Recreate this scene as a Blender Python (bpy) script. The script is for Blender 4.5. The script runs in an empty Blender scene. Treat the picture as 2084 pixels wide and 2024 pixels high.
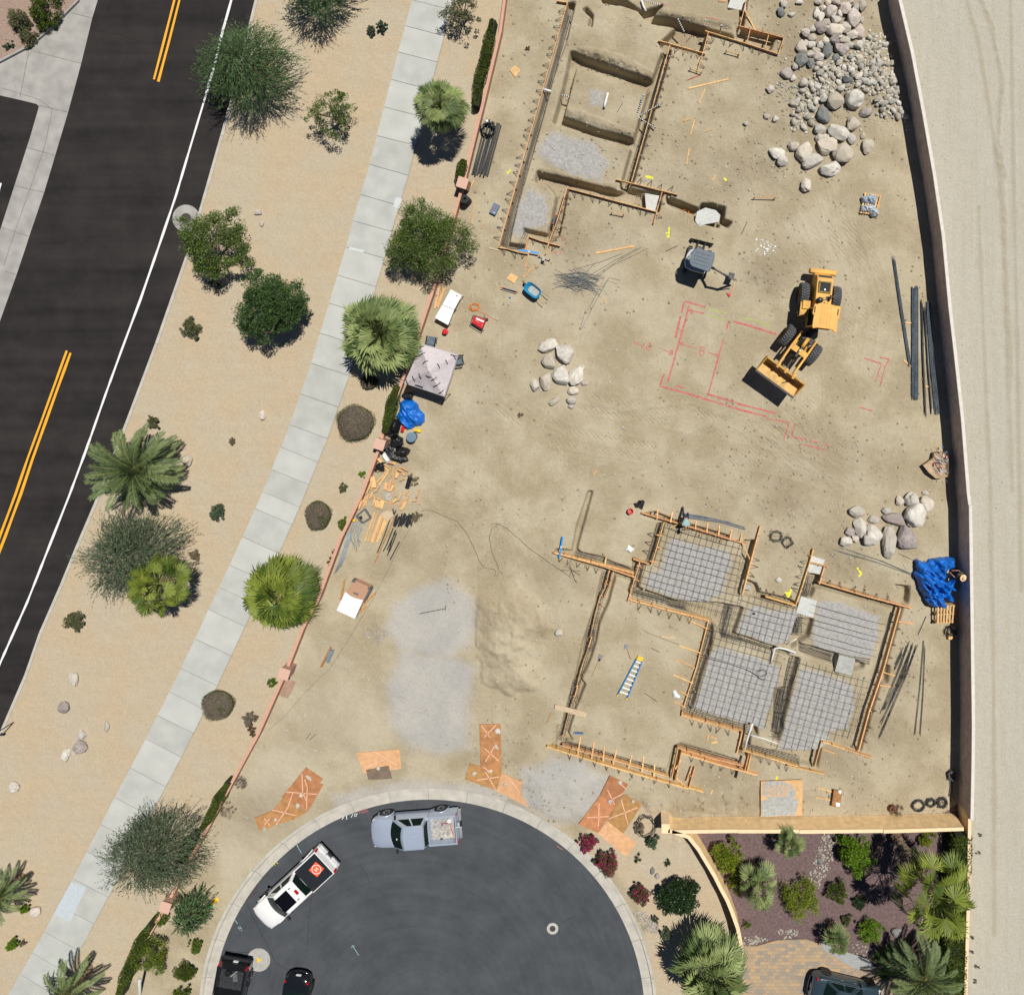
import bpy,math,random
import numpy as np
from mathutils import Vector,Matrix,noise as mnoise
from mathutils.geometry import tessellate_polygon
random.seed(7); np.random.seed(7)
S = bpy.context.scene
COL = S.collection
# --- camera,sky,sun,exposure
H = 51.0; NX,NY = 1290.0,700.0          # height of the drone above ground; the point straight below it
cam_d = bpy.data.cameras.new('camera'); cam = bpy.data.objects.new('camera', cam_d); COL.objects.link(cam)
cam.location = ((NX-1042)/30,(1012-NY)/30,H)
cam_d.sensor_width = 36; cam_d.sensor_fit = 'HORIZONTAL'
cam_d.lens = 36*H/(2084/30); cam_d.shift_x = (1042-NX)/2084; cam_d.shift_y = (NY-1012)/2084
cam_d.clip_end = 3000; cam_d.clip_start = 0.5
S.camera = cam
SUNV = Vector((0.335,0.375,1.0)).normalized()
elev = math.asin(SUNV.z); az = math.atan2(SUNV.x,SUNV.y)
W = bpy.data.worlds.new('World'); S.world = W; W.use_nodes = True
nt = W.node_tree; bg = nt.nodes['Background']
sky = nt.nodes.new('ShaderNodeTexSky'); sky.sky_type = 'NISHITA'; sky.sun_disc = False
sky.sun_elevation = elev; sky.sun_rotation = az; sky.altitude = 1500; sky.air_density = 0.75; sky.dust_density = 0.1; sky.ozone_density = 2.5
nt.links.new(sky.outputs[0],bg.inputs[0]); bg.inputs[1].default_value = 0.05
sd_ = bpy.data.lights.new('sun', 'SUN'); sd_.energy = 5.0; sd_.angle = math.radians(0.5); sd_.color = (1.0, 0.955, 0.88)
sun = bpy.data.objects.new('sun', sd_); COL.objects.link(sun)
sun.rotation_euler = (-SUNV).to_track_quat('-Z', 'Y').to_euler()
S.view_settings.view_transform = 'Standard'; S.view_settings.look = 'None'
S.view_settings.exposure = 0.0; S.view_settings.gamma = 1.0
# --- coordinates
CR = dict(a=(0,0,3.7635),b=(500,0,3.7635),c=(1000,0,3.7635),d=(1500,0,3.3562),e=(0,500,3.7635),f=(500,500,3.7635),
g=(1000,500,3.7635),h=(1500,500,3.3562),i=(0,1000,3.7635),j=(500,1000,3.7635),k=(1000,1000,3.7635),l=(1500,1000,3.3562),
m=(0,1500,3.633),n=(400,1550,3.7692),o=(900,1500,3.633),p=(1400,1500,2.8655),
q1=(1260,1010,8.909),q2=(1460,1100,8.167),q3=(1360,1220,8.167),q4=(1340,1400,7.0),q5=(1560,1180,5.009),q6=(1090,1440,5.297),
t1=(1120,0,3.92),t2=(1500,520,6.142),t3=(1360,460,11.9),t4=(740,1620,8.909),t5=(480,1700,8.655),t8=(990,430,10.02),
w1=(740,560,6.8),w2=(740,800,11.9),w3=(680,920,7.935),w4=(1800,880,10.578),w5=(1820,1100,8.655),w6=(1850,1540,11.9),
w7=(1380,1010,19.03),w8=(660,1160,15.87),z=(0,0,1.0))
def K(c,pts):
 ox,oy,s = CR[c]
 return [(ox+x/s,oy+y/s) for x,y in pts]
CX,CY = (NX-1042)/30,(1012-NY)/30
def G(x,y,z=0.0):
 gx,gy = (x-1042)/30,(1012-y)/30
 k = (H-z)/H
 return Vector((CX+(gx-CX)*k,CY+(gy-CY)*k,z))
def g2(x,y,z=0.0):
 v = G(x,y,z); return (v.x,v.y)
def kg(c,x,y,z=0.0):
 ox,oy,s = CR[c]; return G(ox+x/s,oy+y/s,z)
# --- materials
def newmat(name):
 m = bpy.data.materials.new(name); m.use_nodes = True
 return m, m.node_tree, m.node_tree.nodes['Principled BSDF']
def mat(name,col,rough=0.6,metal=0.0,var=0.12,scale=6.0,bump=0.0,bscale=40.0,rnd=0.0,spec=0.5,col2=None,coat=0.0,trans=0.0,alpha=1.0):
 m,t,b = newmat(name); N = t.nodes; L = t.links
 tc = N.new('ShaderNodeTexCoord'); n1 = N.new('ShaderNodeTexNoise'); n1.inputs['Scale'].default_value = scale; n1.inputs['Detail'].default_value = 6
 L.new(tc.outputs['Object'], n1.inputs['Vector'])
 r = N.new('ShaderNodeValToRGB'); r.color_ramp.elements[0].position = .32; r.color_ramp.elements[1].position = .68
 c2 = col2 if col2 else tuple(min(1,c*(1+var)) for c in col)
 c1 = col if col2 else tuple(c*(1-var) for c in col)
 r.color_ramp.elements[0].color = (*c1,1); r.color_ramp.elements[1].color = (*c2,1)
 L.new(n1.outputs[0],r.inputs[0]); out = r.outputs[0]
 if rnd:
  oi = N.new('ShaderNodeObjectInfo'); mr = N.new('ShaderNodeMapRange'); mr.inputs['To Min'].default_value = 1-rnd; mr.inputs['To Max'].default_value = 1+rnd
  L.new(oi.outputs['Random'], mr.inputs['Value'])
  hs = N.new('ShaderNodeHueSaturation'); L.new(out, hs.inputs['Color']); L.new(mr.outputs[0], hs.inputs['Value'])
  mr2 = N.new('ShaderNodeMapRange'); mr2.inputs['To Min'].default_value = .485; mr2.inputs['To Max'].default_value = .512
  mm = N.new('ShaderNodeMath'); mm.operation = 'FRACT'; mu = N.new('ShaderNodeMath'); mu.operation = 'MULTIPLY'; mu.inputs[1].default_value = 7.31
  L.new(oi.outputs['Random'], mu.inputs[0]); L.new(mu.outputs[0], mm.inputs[0]); L.new(mm.outputs[0], mr2.inputs['Value']); L.new(mr2.outputs[0], hs.inputs['Hue'])
  out = hs.outputs[0]
 L.new(out, b.inputs['Base Color'])
 b.inputs['Roughness'].default_value = rough; b.inputs['Metallic'].default_value = metal
 b.inputs['Specular IOR Level'].default_value = spec
 if coat: b.inputs['Coat Weight'].default_value = coat; b.inputs['Coat Roughness'].default_value = .05
 if trans: b.inputs['Transmission Weight'].default_value = trans
 if alpha < 1: b.inputs['Alpha'].default_value = alpha
 if bump:
  n2 = N.new('ShaderNodeTexNoise'); n2.inputs['Scale'].default_value = bscale; n2.inputs['Detail'].default_value = 5
  L.new(tc.outputs['Object'], n2.inputs['Vector'])
  bp = N.new('ShaderNodeBump'); bp.inputs['Strength'].default_value = min(1, bump); bp.inputs['Distance'].default_value = 0.03*max(1, bump)
  L.new(n2.outputs[0], bp.inputs['Height']); L.new(bp.outputs[0], b.inputs['Normal'])
 return m
def leafmat(name,c1,c2,rough=0.5,tl=0.25,c3=None):
 m,t,b = newmat(name); N = t.nodes; L = t.links
 a = N.new('ShaderNodeAttribute'); a.attribute_name = 'shade'
 r = N.new('ShaderNodeValToRGB'); r.color_ramp.elements[0].position = 0.0; r.color_ramp.elements[0].color = (*c1, 1)
 r.color_ramp.elements[1].position = 0.92 if c3 else 1.0; r.color_ramp.elements[1].color = (*c2,1)
 if c3:
  e = r.color_ramp.elements.new(0.96); e.color = (*c3,1)
 L.new(a.outputs['Fac'], r.inputs[0]); L.new(r.outputs[0], b.inputs['Base Color'])
 b.inputs['Roughness'].default_value = rough; b.inputs['Specular IOR Level'].default_value = .35
 tr = N.new('ShaderNodeBsdfTranslucent'); mx = N.new('ShaderNodeMixShader'); mx.inputs[0].default_value = tl
 L.new(r.outputs[0],tr.inputs[0]); L.new(b.outputs[0],mx.inputs[1]); L.new(tr.outputs[0],mx.inputs[2])
 L.new(mx.outputs[0], N['Material Output'].inputs[0])
 return m
# --- mesh helpers
def link(o): COL.objects.link(o); return o
class MB:
 def __init__(s): s.v = []; s.f = []; s.m = []; s.mi = 0
 def add(s,vs,fs):
  o = len(s.v); s.v += [tuple(x) for x in vs]; s.f += [tuple(o+i for i in f) for f in fs]; s.m += [s.mi]*len(fs); return s
 def box(s,c,d,rz=0.0,rx=0.0,ry=0.0):
  M = Matrix.Translation(c) @ Matrix.Rotation(rz, 4, 'Z') @ Matrix.Rotation(ry, 4, 'Y') @ Matrix.Rotation(rx, 4, 'X')
  hx,hy,hz = d[0]/2,d[1]/2,d[2]/2
  vs = [M @ Vector((x*hx,y*hy,z*hz)) for x in (-1,1) for y in (-1,1) for z in (-1,1)]
  return s.add(vs,[(0,1,3,2),(4,6,7,5),(0,4,5,1),(2,3,7,6),(0,2,6,4),(1,5,7,3)])
 def beam(s,p,q,w,h,up=(0,0,1)):
  p,q = Vector(p),Vector(q); d = (q-p)
  if d.length < 1e-5: return s
  d.normalize(); up = Vector(up)
  if abs(d.dot(up)) > .98: up = Vector((1,0,0))
  r = d.cross(up).normalized(); u = r.cross(d)
  vs = [a + r*(x*w/2) + u*(y*h/2) for a in (p,q) for x in (-1,1) for y in (-1,1)]
  return s.add(vs,[(0,1,3,2),(4,6,7,5),(0,4,5,1),(2,3,7,6),(0,2,6,4),(1,5,7,3)])
 def tube(s,pts,r,n=6,cap=True):
  pts = [Vector(p) for p in pts]; rs = r if isinstance(r,(list,tuple)) else [r]*len(pts)
  o = len(s.v); prev = None; k = len(pts)
  for i,p in enumerate(pts):
   d = (pts[min(i+1,k-1)]-pts[max(i-1,0)])
   d = d.normalized() if d.length > 1e-7 else Vector((0,0,1))
   if prev is None: a = d.orthogonal().normalized()
   else:
    a = prev - d*prev.dot(d); a = a.normalized() if a.length > 1e-6 else d.orthogonal().normalized()
   prev = a; b = d.cross(a)
   for j in range(n):
    t = 2*math.pi*j/n; s.v.append(tuple(p+(a*math.cos(t)+b*math.sin(t))*rs[i]))
  for i in range(k-1):
   for j in range(n):
    s.f.append((o+i*n+j,o+i*n+(j+1)%n,o+(i+1)*n+(j+1)%n,o+(i+1)*n+j)); s.m.append(s.mi)
  if cap:
   s.f.append(tuple(o+j for j in reversed(range(n)))); s.f.append(tuple(o+(k-1)*n+j for j in range(n))); s.m += [s.mi]*2
  return s
 def lathe(s, prof, n=20, c=(0,0,0), axis='z', close=False):
  o = len(s.v); k = len(prof)
  for r,h in prof:
   for j in range(n):
    t = 2*math.pi*j/n; x,y = r*math.cos(t),r*math.sin(t)
    p = (x, y, h) if axis == 'z' else ((x, h, y) if axis == 'y' else (h, x, y))
    s.v.append((p[0]+c[0],p[1]+c[1],p[2]+c[2]))
  for i in range(k-1 if not close else k):
   i2 = (i+1) % k
   for j in range(n):
    s.f.append((o+i*n+j,o+i*n+(j+1)%n,o+i2*n+(j+1)%n,o+i2*n+j)); s.m.append(s.mi)
  if not close:
   for i,rev in ((0,True),(k-1,False)):
    if prof[i][0] > 1e-4:
     ids = [o+i*n+j for j in range(n)]
     s.f.append(tuple(reversed(ids)) if rev else tuple(ids)); s.m.append(s.mi)
  return s
 def prism(s,poly,z0,z1,zs=None):
  n = len(poly); o = len(s.v)
  for x,y in poly: s.v.append((x,y,z0))
  for i,(x,y) in enumerate(poly): s.v.append((x,y,zs[i] if zs else z1))
  for i in range(n): j = (i+1) % n; s.f.append((o+i,o+j,o+n+j,o+n+i)); s.m.append(s.mi)
  tr = tessellate_polygon([[Vector((x,y,0)) for x,y in poly]])
  for t in tr:
   s.f.append(tuple(o+n+i for i in t)); s.f.append(tuple(o+i for i in reversed(t))); s.m += [s.mi]*2
  return s
 def sheet(s,poly,z):
  o = len(s.v)
  for x,y in poly: s.v.append((x,y,z))
  for t in tessellate_polygon([[Vector((x,y,0)) for x,y in poly]]): s.f.append(tuple(o+i for i in t)); s.m.append(s.mi)
  return s
 def loft(s,secs,cap=True,closed=True):
  n = len(secs[0]); o = len(s.v)
  for sec in secs: s.v += [tuple(p) for p in sec]
  for i in range(len(secs)-1):
   for j in range(n if closed else n-1):
    s.f.append((o+i*n+j,o+i*n+(j+1)%n,o+(i+1)*n+(j+1)%n,o+(i+1)*n+j)); s.m.append(s.mi)
  if cap:
   s.f.append(tuple(o+j for j in reversed(range(n)))); s.f.append(tuple(o+(len(secs)-1)*n+j for j in range(n))); s.m += [s.mi]*2
  return s
 def ribbon(s,pts,w,zf=None,lift=0.012,step=0.12):
  P = []
  for i in range(len(pts)-1):
   a,b = Vector(pts[i][:2]),Vector(pts[i+1][:2]); n = max(1,int((b-a).length/step))
   for k in range(n): P.append(a.lerp(b,k/n))
  P.append(Vector(pts[-1][:2])); o = len(s.v)
  for i,p in enumerate(P):
   d = P[min(i+1,len(P)-1)]-P[max(i-1,0)]; d = d.normalized() if d.length > 1e-6 else Vector((1,0))
   nn = Vector((-d.y,d.x))*w/2*(random.uniform(.75,1.2) if w < .2 else 1)
   for q in (p+nn,p-nn): s.v.append((q.x,q.y,(zf(q.x,q.y) if zf else 0)+lift))
  for i in range(len(P)-1): s.f.append((o+2*i,o+2*i+1,o+2*i+3,o+2*i+2)); s.m.append(s.mi)
  return s
 def build(s,name,mats,parent=None,world=True,smooth=False,bevel=0.0,at=None):
  me = bpy.data.meshes.new(name); me.from_pydata(s.v,[],s.f)
  if not isinstance(mats,(list,tuple)): mats = [mats]
  for m in mats: me.materials.append(m)
  if len(mats) > 1: me.polygons.foreach_set('material_index', s.m)
  if smooth: me.polygons.foreach_set('use_smooth', [True]*len(s.f))
  me.update(); o = link(bpy.data.objects.new(name,me))
  if smooth == 'auto':
   me.set_sharp_from_angle(angle=math.radians(38))
  if parent is not None:
   o.parent = parent
   if world: o.location = -Vector(parent.location)
  elif at is not None:
   at = Vector(at); me.transform(Matrix.Translation(-at)); o.location = at
  if bevel:
   bm = o.modifiers.new('bevel', 'BEVEL'); bm.width = bevel; bm.segments = 2; bm.limit_method = 'ANGLE'; bm.angle_limit = math.radians(35)
  return o
def npmesh(name,V,F,m,shade=None,parent=None,world=True,smooth=False):
 V = np.asarray(V,dtype=np.float32); F = np.asarray(F,dtype=np.int32); k = F.shape[1]
 me = bpy.data.meshes.new(name); me.vertices.add(len(V)); me.vertices.foreach_set('co', V.ravel())
 me.loops.add(F.size); me.loops.foreach_set('vertex_index', F.ravel())
 me.polygons.add(len(F)); me.polygons.foreach_set('loop_start', np.arange(0, F.size, k, dtype=np.int32))
 if smooth: me.polygons.foreach_set('use_smooth', np.ones(len(F), dtype=bool))
 me.update(calc_edges=True)
 if shade is not None:
  at = me.attributes.new('shade', 'FLOAT', 'POINT'); at.data.foreach_set('value', np.asarray(shade, dtype=np.float32))
 for mm in (m if isinstance(m,(list,tuple)) else [m]): me.materials.append(mm)
 o = link(bpy.data.objects.new(name,me))
 if parent is not None:
  o.parent = parent
  if world: o.location = -Vector(parent.location)
 return o
def tag(o,label=None,cat=None,group=None,kind=None):
 if label: o['label'] = label
 if cat: o['category'] = cat
 if group: o['group'] = group
 if kind: o['kind'] = kind
 return o
def thing(name,label,cat,loc=(0,0,0),rz=0.0,group=None):
 o = link(bpy.data.objects.new(name,None)); o.location = loc; o.rotation_euler = (0,0,rz); o.empty_display_size = .2
 return tag(o,label,cat,group)
def struct(name, mb, m, **k): return tag(mb.build(name, m, **k), kind='structure')
def dup(o,parent=None):
 c = o.copy(); COL.objects.link(c); c.parent = parent
 for ch in list(o.children): dup(ch,c)
 return c
ORD = ['first','second','third','fourth','fifth','sixth','seventh','eighth','ninth','tenth','eleventh','twelfth','thirteenth','fourteenth','fifteenth','sixteenth','seventeenth','eighteenth','nineteenth','twentieth']
def smooth01(x): x = np.clip(x,0,1); return x*x*(3-2*x)
def sdf(poly,X,Y):
 d = np.full(X.shape,1e9); ins = np.zeros(X.shape,dtype=bool); n = len(poly)
 for i in range(n):
  x0,y0 = poly[i]; x1,y1 = poly[(i+1) % n]; ex,ey = x1-x0,y1-y0
  t = np.clip(((X-x0)*ex+(Y-y0)*ey)/(ex*ex+ey*ey+1e-12),0,1)
  d = np.minimum(d,(X-x0-t*ex)**2+(Y-y0-t*ey)**2)
  c = ((y0 > Y) != (y1 > Y))
  with np.errstate(divide='ignore', invalid='ignore'):
   xi = (x1-x0)*(Y-y0)/((y1-y0) if y1 != y0 else 1e-12)+x0
  ins ^= (c & (X < xi))
 d = np.sqrt(d); return np.where(ins,-d,d)
def vnoise(X,Y,scale,seed,octs=4,stretch=(1,1),rot=0.0):
 rs = np.random.RandomState(seed); out = np.zeros(X.shape); amp = 1.0; tot = 0
 c,s_ = math.cos(rot),math.sin(rot); U = (X*c+Y*s_)*stretch[0]; Vv = (-X*s_+Y*c)*stretch[1]
 for o in range(octs):
  lat = rs.rand(256,256); u = U*scale*(2**o)+1000.3; v = Vv*scale*(2**o)+1000.7
  iu,iv = np.floor(u).astype(int),np.floor(v).astype(int); fu,fv = smooth01(u-iu),smooth01(v-iv)
  a = lat[iu % 256,iv % 256]; b = lat[(iu+1) % 256,iv % 256]; c_ = lat[iu % 256,(iv+1) % 256]; d = lat[(iu+1) % 256,(iv+1) % 256]
  out += amp*((a*(1-fu)+b*fu)*(1-fv)+(c_*(1-fu)+d*fu)*fv); tot += amp; amp *= .5
 return out/tot-0.5
# --- outlines of the place (photo pixels -> ground)
WL = [(1034,-40),(1020,64),(982,222),(942,377),(880,600),(832,744),(780,885),(739,1005),(694,1098),(649,1220),(617,1281),(578,1371),(527,1494),(473,1594),(429,1676),(385,1756),(340,1844),(294,1921),(225,2060)]
wallL = [g2(x,y,.65) for x,y in WL]
WR = [(1822,-40),(1829,0),(1854.6,110),(1878.4,238),(1899.3,358),(1917,480),(1930.6,625),(1941,715),(1956,852),(1968,1004),(1971,1027),(1974,1238),(1977,1477),(1976,1570),(1974,1667),(1972,1814),(1965,2060)]
wallR = [g2(x,y,1.77) for x,y in WR]
TW = [(1368,1692),(1502,1690),(1627,1690),(1798,1688),(1938,1683)]
wallT = [g2(x,y,1.5) for x,y in TW] + [wallR[14]]
CW = [(1368,1692),(1400,1708),(1420,1733),(1435,1758),(1452,1786),(1466,1814),(1478,1836),(1487,1858),(1499,1892),(1505,1921),(1507,1944)]
wallC = [g2(x,y,1.5) for x,y in CW]
CDC = g2(871,2069); CDR = 441/30
kerb = [(524,-40),(519,0),(474,186),(449,276),(412,406),(382.6,508),(353,593),(316,699),(288,774),(255,861),(196.6,1013),(159,1101),(122,1191),(80,1287),(50.5,1372),(0,1489),(-40,1580)]
wline = [(477,-30),(469,0),(449,72),(436,127.5),(414.5,202),(390.6,281.7),(356,398.6),(321,502),(284,609),(244.5,715),(212.6,803),(172.7,917),(139,1008),(98,1112),(53,1226),(0,1345),(-30,1412)]
gut = [(204,-30),(196.6,0),(186,34.5),(163.4,127.5),(136.8,226),(110,316),(87.7,390.6),(57,481),(50,503),(31.9,557),(0,646),(-40,760)]
swL = [(846,-30),(838.8,0),(810.9,106.3),(781.7,218),(752.4,335),(733.8,396),(704,503),(670,617),(633,739),(590,864),(534.5,1000),(520,1034),(467.6,1149),(425,1239),(369,1359),(297,1502),(234,1621),(148.6,1786),(90.8,1894),(16.5,2024),(-20,2088)]
def wpts(L): return [g2(x,y) for x,y in L]
# --- ground: one sheet,fine where the photograph looks,out to the horizon
step = 0.062
fx = np.arange(-36.5,36.5,step); fy = np.arange(-35.5,35.5,step)
out_ = [45,60,90,150,300,700]
xs = np.concatenate([[-o for o in reversed(out_)],fx,out_]); ys = np.concatenate([[-o for o in reversed(out_)],fy,out_])
XX, YY = np.meshgrid(xs, ys, indexing='ij'); Z = np.zeros(XX.shape)
def region(poly,pad=1.0):
 px = [p[0] for p in poly]; py = [p[1] for p in poly]
 i0,i1 = np.searchsorted(xs,[min(px)-pad,max(px)+pad]); j0,j1 = np.searchsorted(ys,[min(py)-pad,max(py)+pad])
 return slice(i0,i1),slice(j0,j1)
def pmask(poly,w=0.1,namp=0.0,nscale=1.5,seed=1,pad=1.5):
 r = region(poly,pad); X,Y = XX[r],YY[r]; d = sdf(poly,X,Y)
 if namp: d = d + vnoise(X,Y,nscale,seed,4)*2*namp
 return r,smooth01(0.5-d/(2*w))
n_big = vnoise(XX,YY,.12,11,3); n_mid = vnoise(XX,YY,.8,12,4); n_fin = vnoise(XX,YY,3.5,13,3)
siteP = wallL + [wallR[-1]] + list(reversed(wallR))
BIG = [(-60,60),(60,60),(60,-60),(-60,-60)]
A = {k: np.zeros(XX.shape) for k in ('fines', 'gravel', 'mulch', 'land', 'lane', 'damp', 'tread', 'pale')}
r_, m_ = pmask([(-800, 800)] + [(wallL[0][0], 800)] + wallL + [(wallL[-1][0]-2, -800), (-800, -800)], .05, pad=900); A['land'][r_] = m_
r_, m_ = pmask([(wallR[0][0], 800)] + wallR + [(wallR[-1][0], -800), (800, -800), (800, 800)], .05, pad=900); A['lane'][r_] = m_
gard = [wallC[0]] + wallT[1:] + [wallR[15],wallR[16]] + [g2(1512,2080),g2(1505,1960)] + list(reversed(wallC))
yardF = [g2(1352,1640),g2(1290,1640),g2(1180,1700),g2(1300,1830),g2(1330,1990),g2(1340,2080),g2(1512,2080)] + list(reversed([p for p in wallC]))
r_, m_ = pmask(gard, .05); A['mulch'][r_] = m_
r_, m_ = pmask(yardF, .25, .1); A['land'][r_] = np.maximum(A['land'][r_], m_)
site = 1-np.maximum(np.maximum(A['land'], A['lane']), A['mulch'])
Z += site*(0.05*n_mid + 0.03*n_fin + .10*n_big) + (1-site)*(0.012*n_mid+.01*n_fin)
for (px,py,r,amp) in [(1560,330,60,.10),(1540,560,40,.10),(1490,360,50,.08),(1720,1130,60,.08),(1760,1480,60,.10),(1600,1020,70,.07),(1480,1650,80,.14),(1380,1670,60,.12),(1060,1620,60,.05),(1180,310,60,.05),(1640,180,70,.10),(1150,500,60,.05),(1000,1540,50,.05),(520,1650,60,.05)]:
 gx,gy = g2(px,py); R = r/30; rr = (slice(*np.searchsorted(xs,[gx-2*R,gx+2*R])),slice(*np.searchsorted(ys,[gy-2*R,gy+2*R])))
 q = np.exp(-((XX[rr]-gx)**2+(YY[rr]-gy)**2)/(R*R)); Z[rr] += q*amp*2*vnoise(XX[rr], YY[rr], 2.2, int(px), 4); A['damp'][rr] = np.maximum(A['damp'][rr], q*.55)
# --- trenches (pixels of top edges) : polygon,depth
def trench(c,pts,depth=.5,w=.045,namp=.04,damp=.35):
 depth *= 1.55
 poly = [g2(x,y) for x,y in K(c,pts)]; r,m = pmask(poly,w,namp,1.6,int(abs(pts[0][0]))+3)
 Z[r] = np.where(m > 0, np.minimum(Z[r], Z[r]*(1-m)-depth*m), Z[r]); A['damp'][r] = np.maximum(A['damp'][r], m*damp)
def mound(c,pts,h,slope=1.0,namp=.1,chan=None,edge=.15,rough=.06):
 if c in 'ct1' and slope < .5: chan = 'damp'; h *= 1.35; rough = .5
 poly = [g2(x,y) for x,y in K(c,pts)]; r = region(poly,1.0); X,Y = XX[r],YY[r]
 d = -sdf(poly,X,Y) + vnoise(X,Y,1.2,int(abs(pts[0][1]))+9,4)*2*namp
 zz = h*(1-np.exp(-np.clip(d,0,99)/slope)); Z[r] += zz*(1+rough*4*vnoise(X,Y,2.5,77,3)+1.1*vnoise(X,Y,.45,78,2))
 if chan:
  m = smooth01(d/edge)*(.75 if chan == 'damp' else 1); A[chan][r] = np.maximum(A[chan][r], m)
trench('c', [(585,25),(640,20),(575,300),(470,600),(390,900),(290,1250),(200,1560),(125,1890),(70,1880),(300,1100),(520,330)], .45, namp=.02)
trench('c', [(1340,385),(1375,390),(1085,1400),(1035,1460),(985,1440),(1075,1120),(1200,700),(1300,420)], .55, namp=.02)
trench('c', [(608,395),(640,400),(720,440),(900,500),(1080,560),(1240,610),(1190,700),(1060,640),(880,590),(650,500),(560,860),(540,900),(470,940),(480,900),(540,700)], .6)
trench('c', [(545,880),(560,900),(800,985),(1080,1060),(1120,1110),(1070,1130),(990,1120),(920,1080),(700,1010),(520,960),(470,930)], .6)
trench('c', [(350,1315),(450,1340),(700,1400),(980,1470),(1060,1450),(1300,1530),(1280,1620),(950,1530),(700,1470),(590,1440),(520,1800),(440,1860),(430,1810),(500,1500),(420,1400),(330,1390)], .55)
trench('c', [(245,1750),(440,1800),(430,1850),(250,1800)], .4)
trench('c', [(120,1860),(260,1880),(240,1904),(110,1904)], .4)
trench('c', [(840,-20),(1000,-20),(1150,90),(1250,60),(1310,40),(1240,120),(1420,160),(1640,215),(1830,270),(1860,300),(1650,245),(1600,420),(1370,350),(1330,420),(1290,330),(1420,210),(1190,170),(1130,80),(1000,40),(860,20)], .6)
trench('c', [(1400,240),(1440,260),(1400,320),(1560,360),(1560,430),(1360,340)], .45)
trench('c', [(1820,-20),(1960,-20),(1930,200),(1850,310),(1900,240),(1905,60),(1810,70)], .5)
trench('d', [(0,190),(60,200),(200,230),(270,250),(230,340),(60,290),(0,270)], .4)
trench('c', [(700,75),(760,130),(740,200),(770,210),(780,120),(730,60)], .35)
trench('c', [(1340,1500),(1480,1555),(1590,1600),(1610,1560),(1690,1560),(1790,1590),(1780,1680),(1845,1700),(1810,1745),(1745,1700),(1740,1740),(1560,1690),(1560,1640),(1400,1590),(1345,1550)], .6)
trench('c', [(1020,1430),(1320,1490),(1290,1540),(1010,1470)], .3)
trench('q1', [(400,330),(820,470),(1980,800),(2010,720),(1000,430),(640,280)], .30, namp=.02)
trench('q1', [(700,500),(830,480),(600,1230),(500,1180)], .35, namp=.03)
trench('q1', [(250,1120),(560,1230),(430,1260),(330,1650),(560,1740),(1300,1980),(1250,2040),(150,1730),(250,1480)], .38, namp=.03)
trench('k', [(490,440),(650,460),(870,520),(1080,600),(1110,700),(480,480)], .3)
trench('k', [(740,0),(775,0),(655,440),(690,470),(870,510),(860,540),(610,470),(655,250)], .28, namp=.02)
trench('k', [(850,600),(960,620),(900,840),(830,1000),(800,1150),(760,1280),(690,1440),(720,1480),(650,1650),(590,1850),(620,1904),(510,1904),(560,1700),(640,1430),(700,1150),(790,880)], .32, namp=.03)
trench('q3', [(640,380),(760,370),(700,800),(560,1200),(400,1797),(270,1797),(470,1150)], .38)
trench('q3', [(860,60),(1130,120),(1240,140),(1100,560),(1500,700),(2000,860),(2000,930),(1400,740),(900,620),(700,330),(620,330),(0,90),(0,20)], .38, namp=.03)
trench('q4', [(330,240),(480,310),(1100,500),(1400,560),(1420,680),(1200,640),(330,400)], .38)
trench('q4', [(1660,0),(1790,0),(1770,600),(1690,740),(1620,700),(1650,350)], .4)
trench('q4', [(1180,640),(1320,600),(1300,820),(2000,1000),(2000,1110),(1120,930)], .36)
trench('q4', [(220,830),(330,790),(1100,1020),(1230,1160),(300,920),(230,1310),(100,1250)], .3)
trench('q6', [(230,200),(340,200),(330,370),(1440,690),(1430,750),(120,430),(220,380)], .28, namp=.02)
trench('q2', [(450,0),(620,0),(400,920),(290,900)], .36)
trench('q2', [(480,650),(640,720),(700,860),(1200,980),(1350,1060),(1280,1110),(300,880)], .35)
trench('q2', [(1480,560),(1700,560),(1560,940),(1380,920)], .35)
trench('q2', [(1330,1290),(1590,1310),(1520,1600),(1220,1797),(1190,1700)], .4)
trench('q5', [(440,20),(560,20),(1400,270),(1360,310),(560,90),(450,80)], .3)
trench('q5', [(1300,290),(1390,290),(960,1740),(860,1700),(1030,1100)], .32, namp=.02)
trench('q5', [(330,650),(520,700),(720,760),(1000,860),(980,900),(700,960),(680,850),(350,740)], .35)
trench('q5', [(240,780),(330,800),(120,1640),(60,1620)], .4)
trench('q5', [(1210,870),(1260,880),(1230,1050),(1170,1060)], .35)
trench('q5', [(1300,50),(1460,70),(1440,250),(1380,250),(1370,110)], .4)
trench('q5', [(450,1740),(560,1680),(520,1904),(0,1800),(0,1740)], .35)
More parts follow.
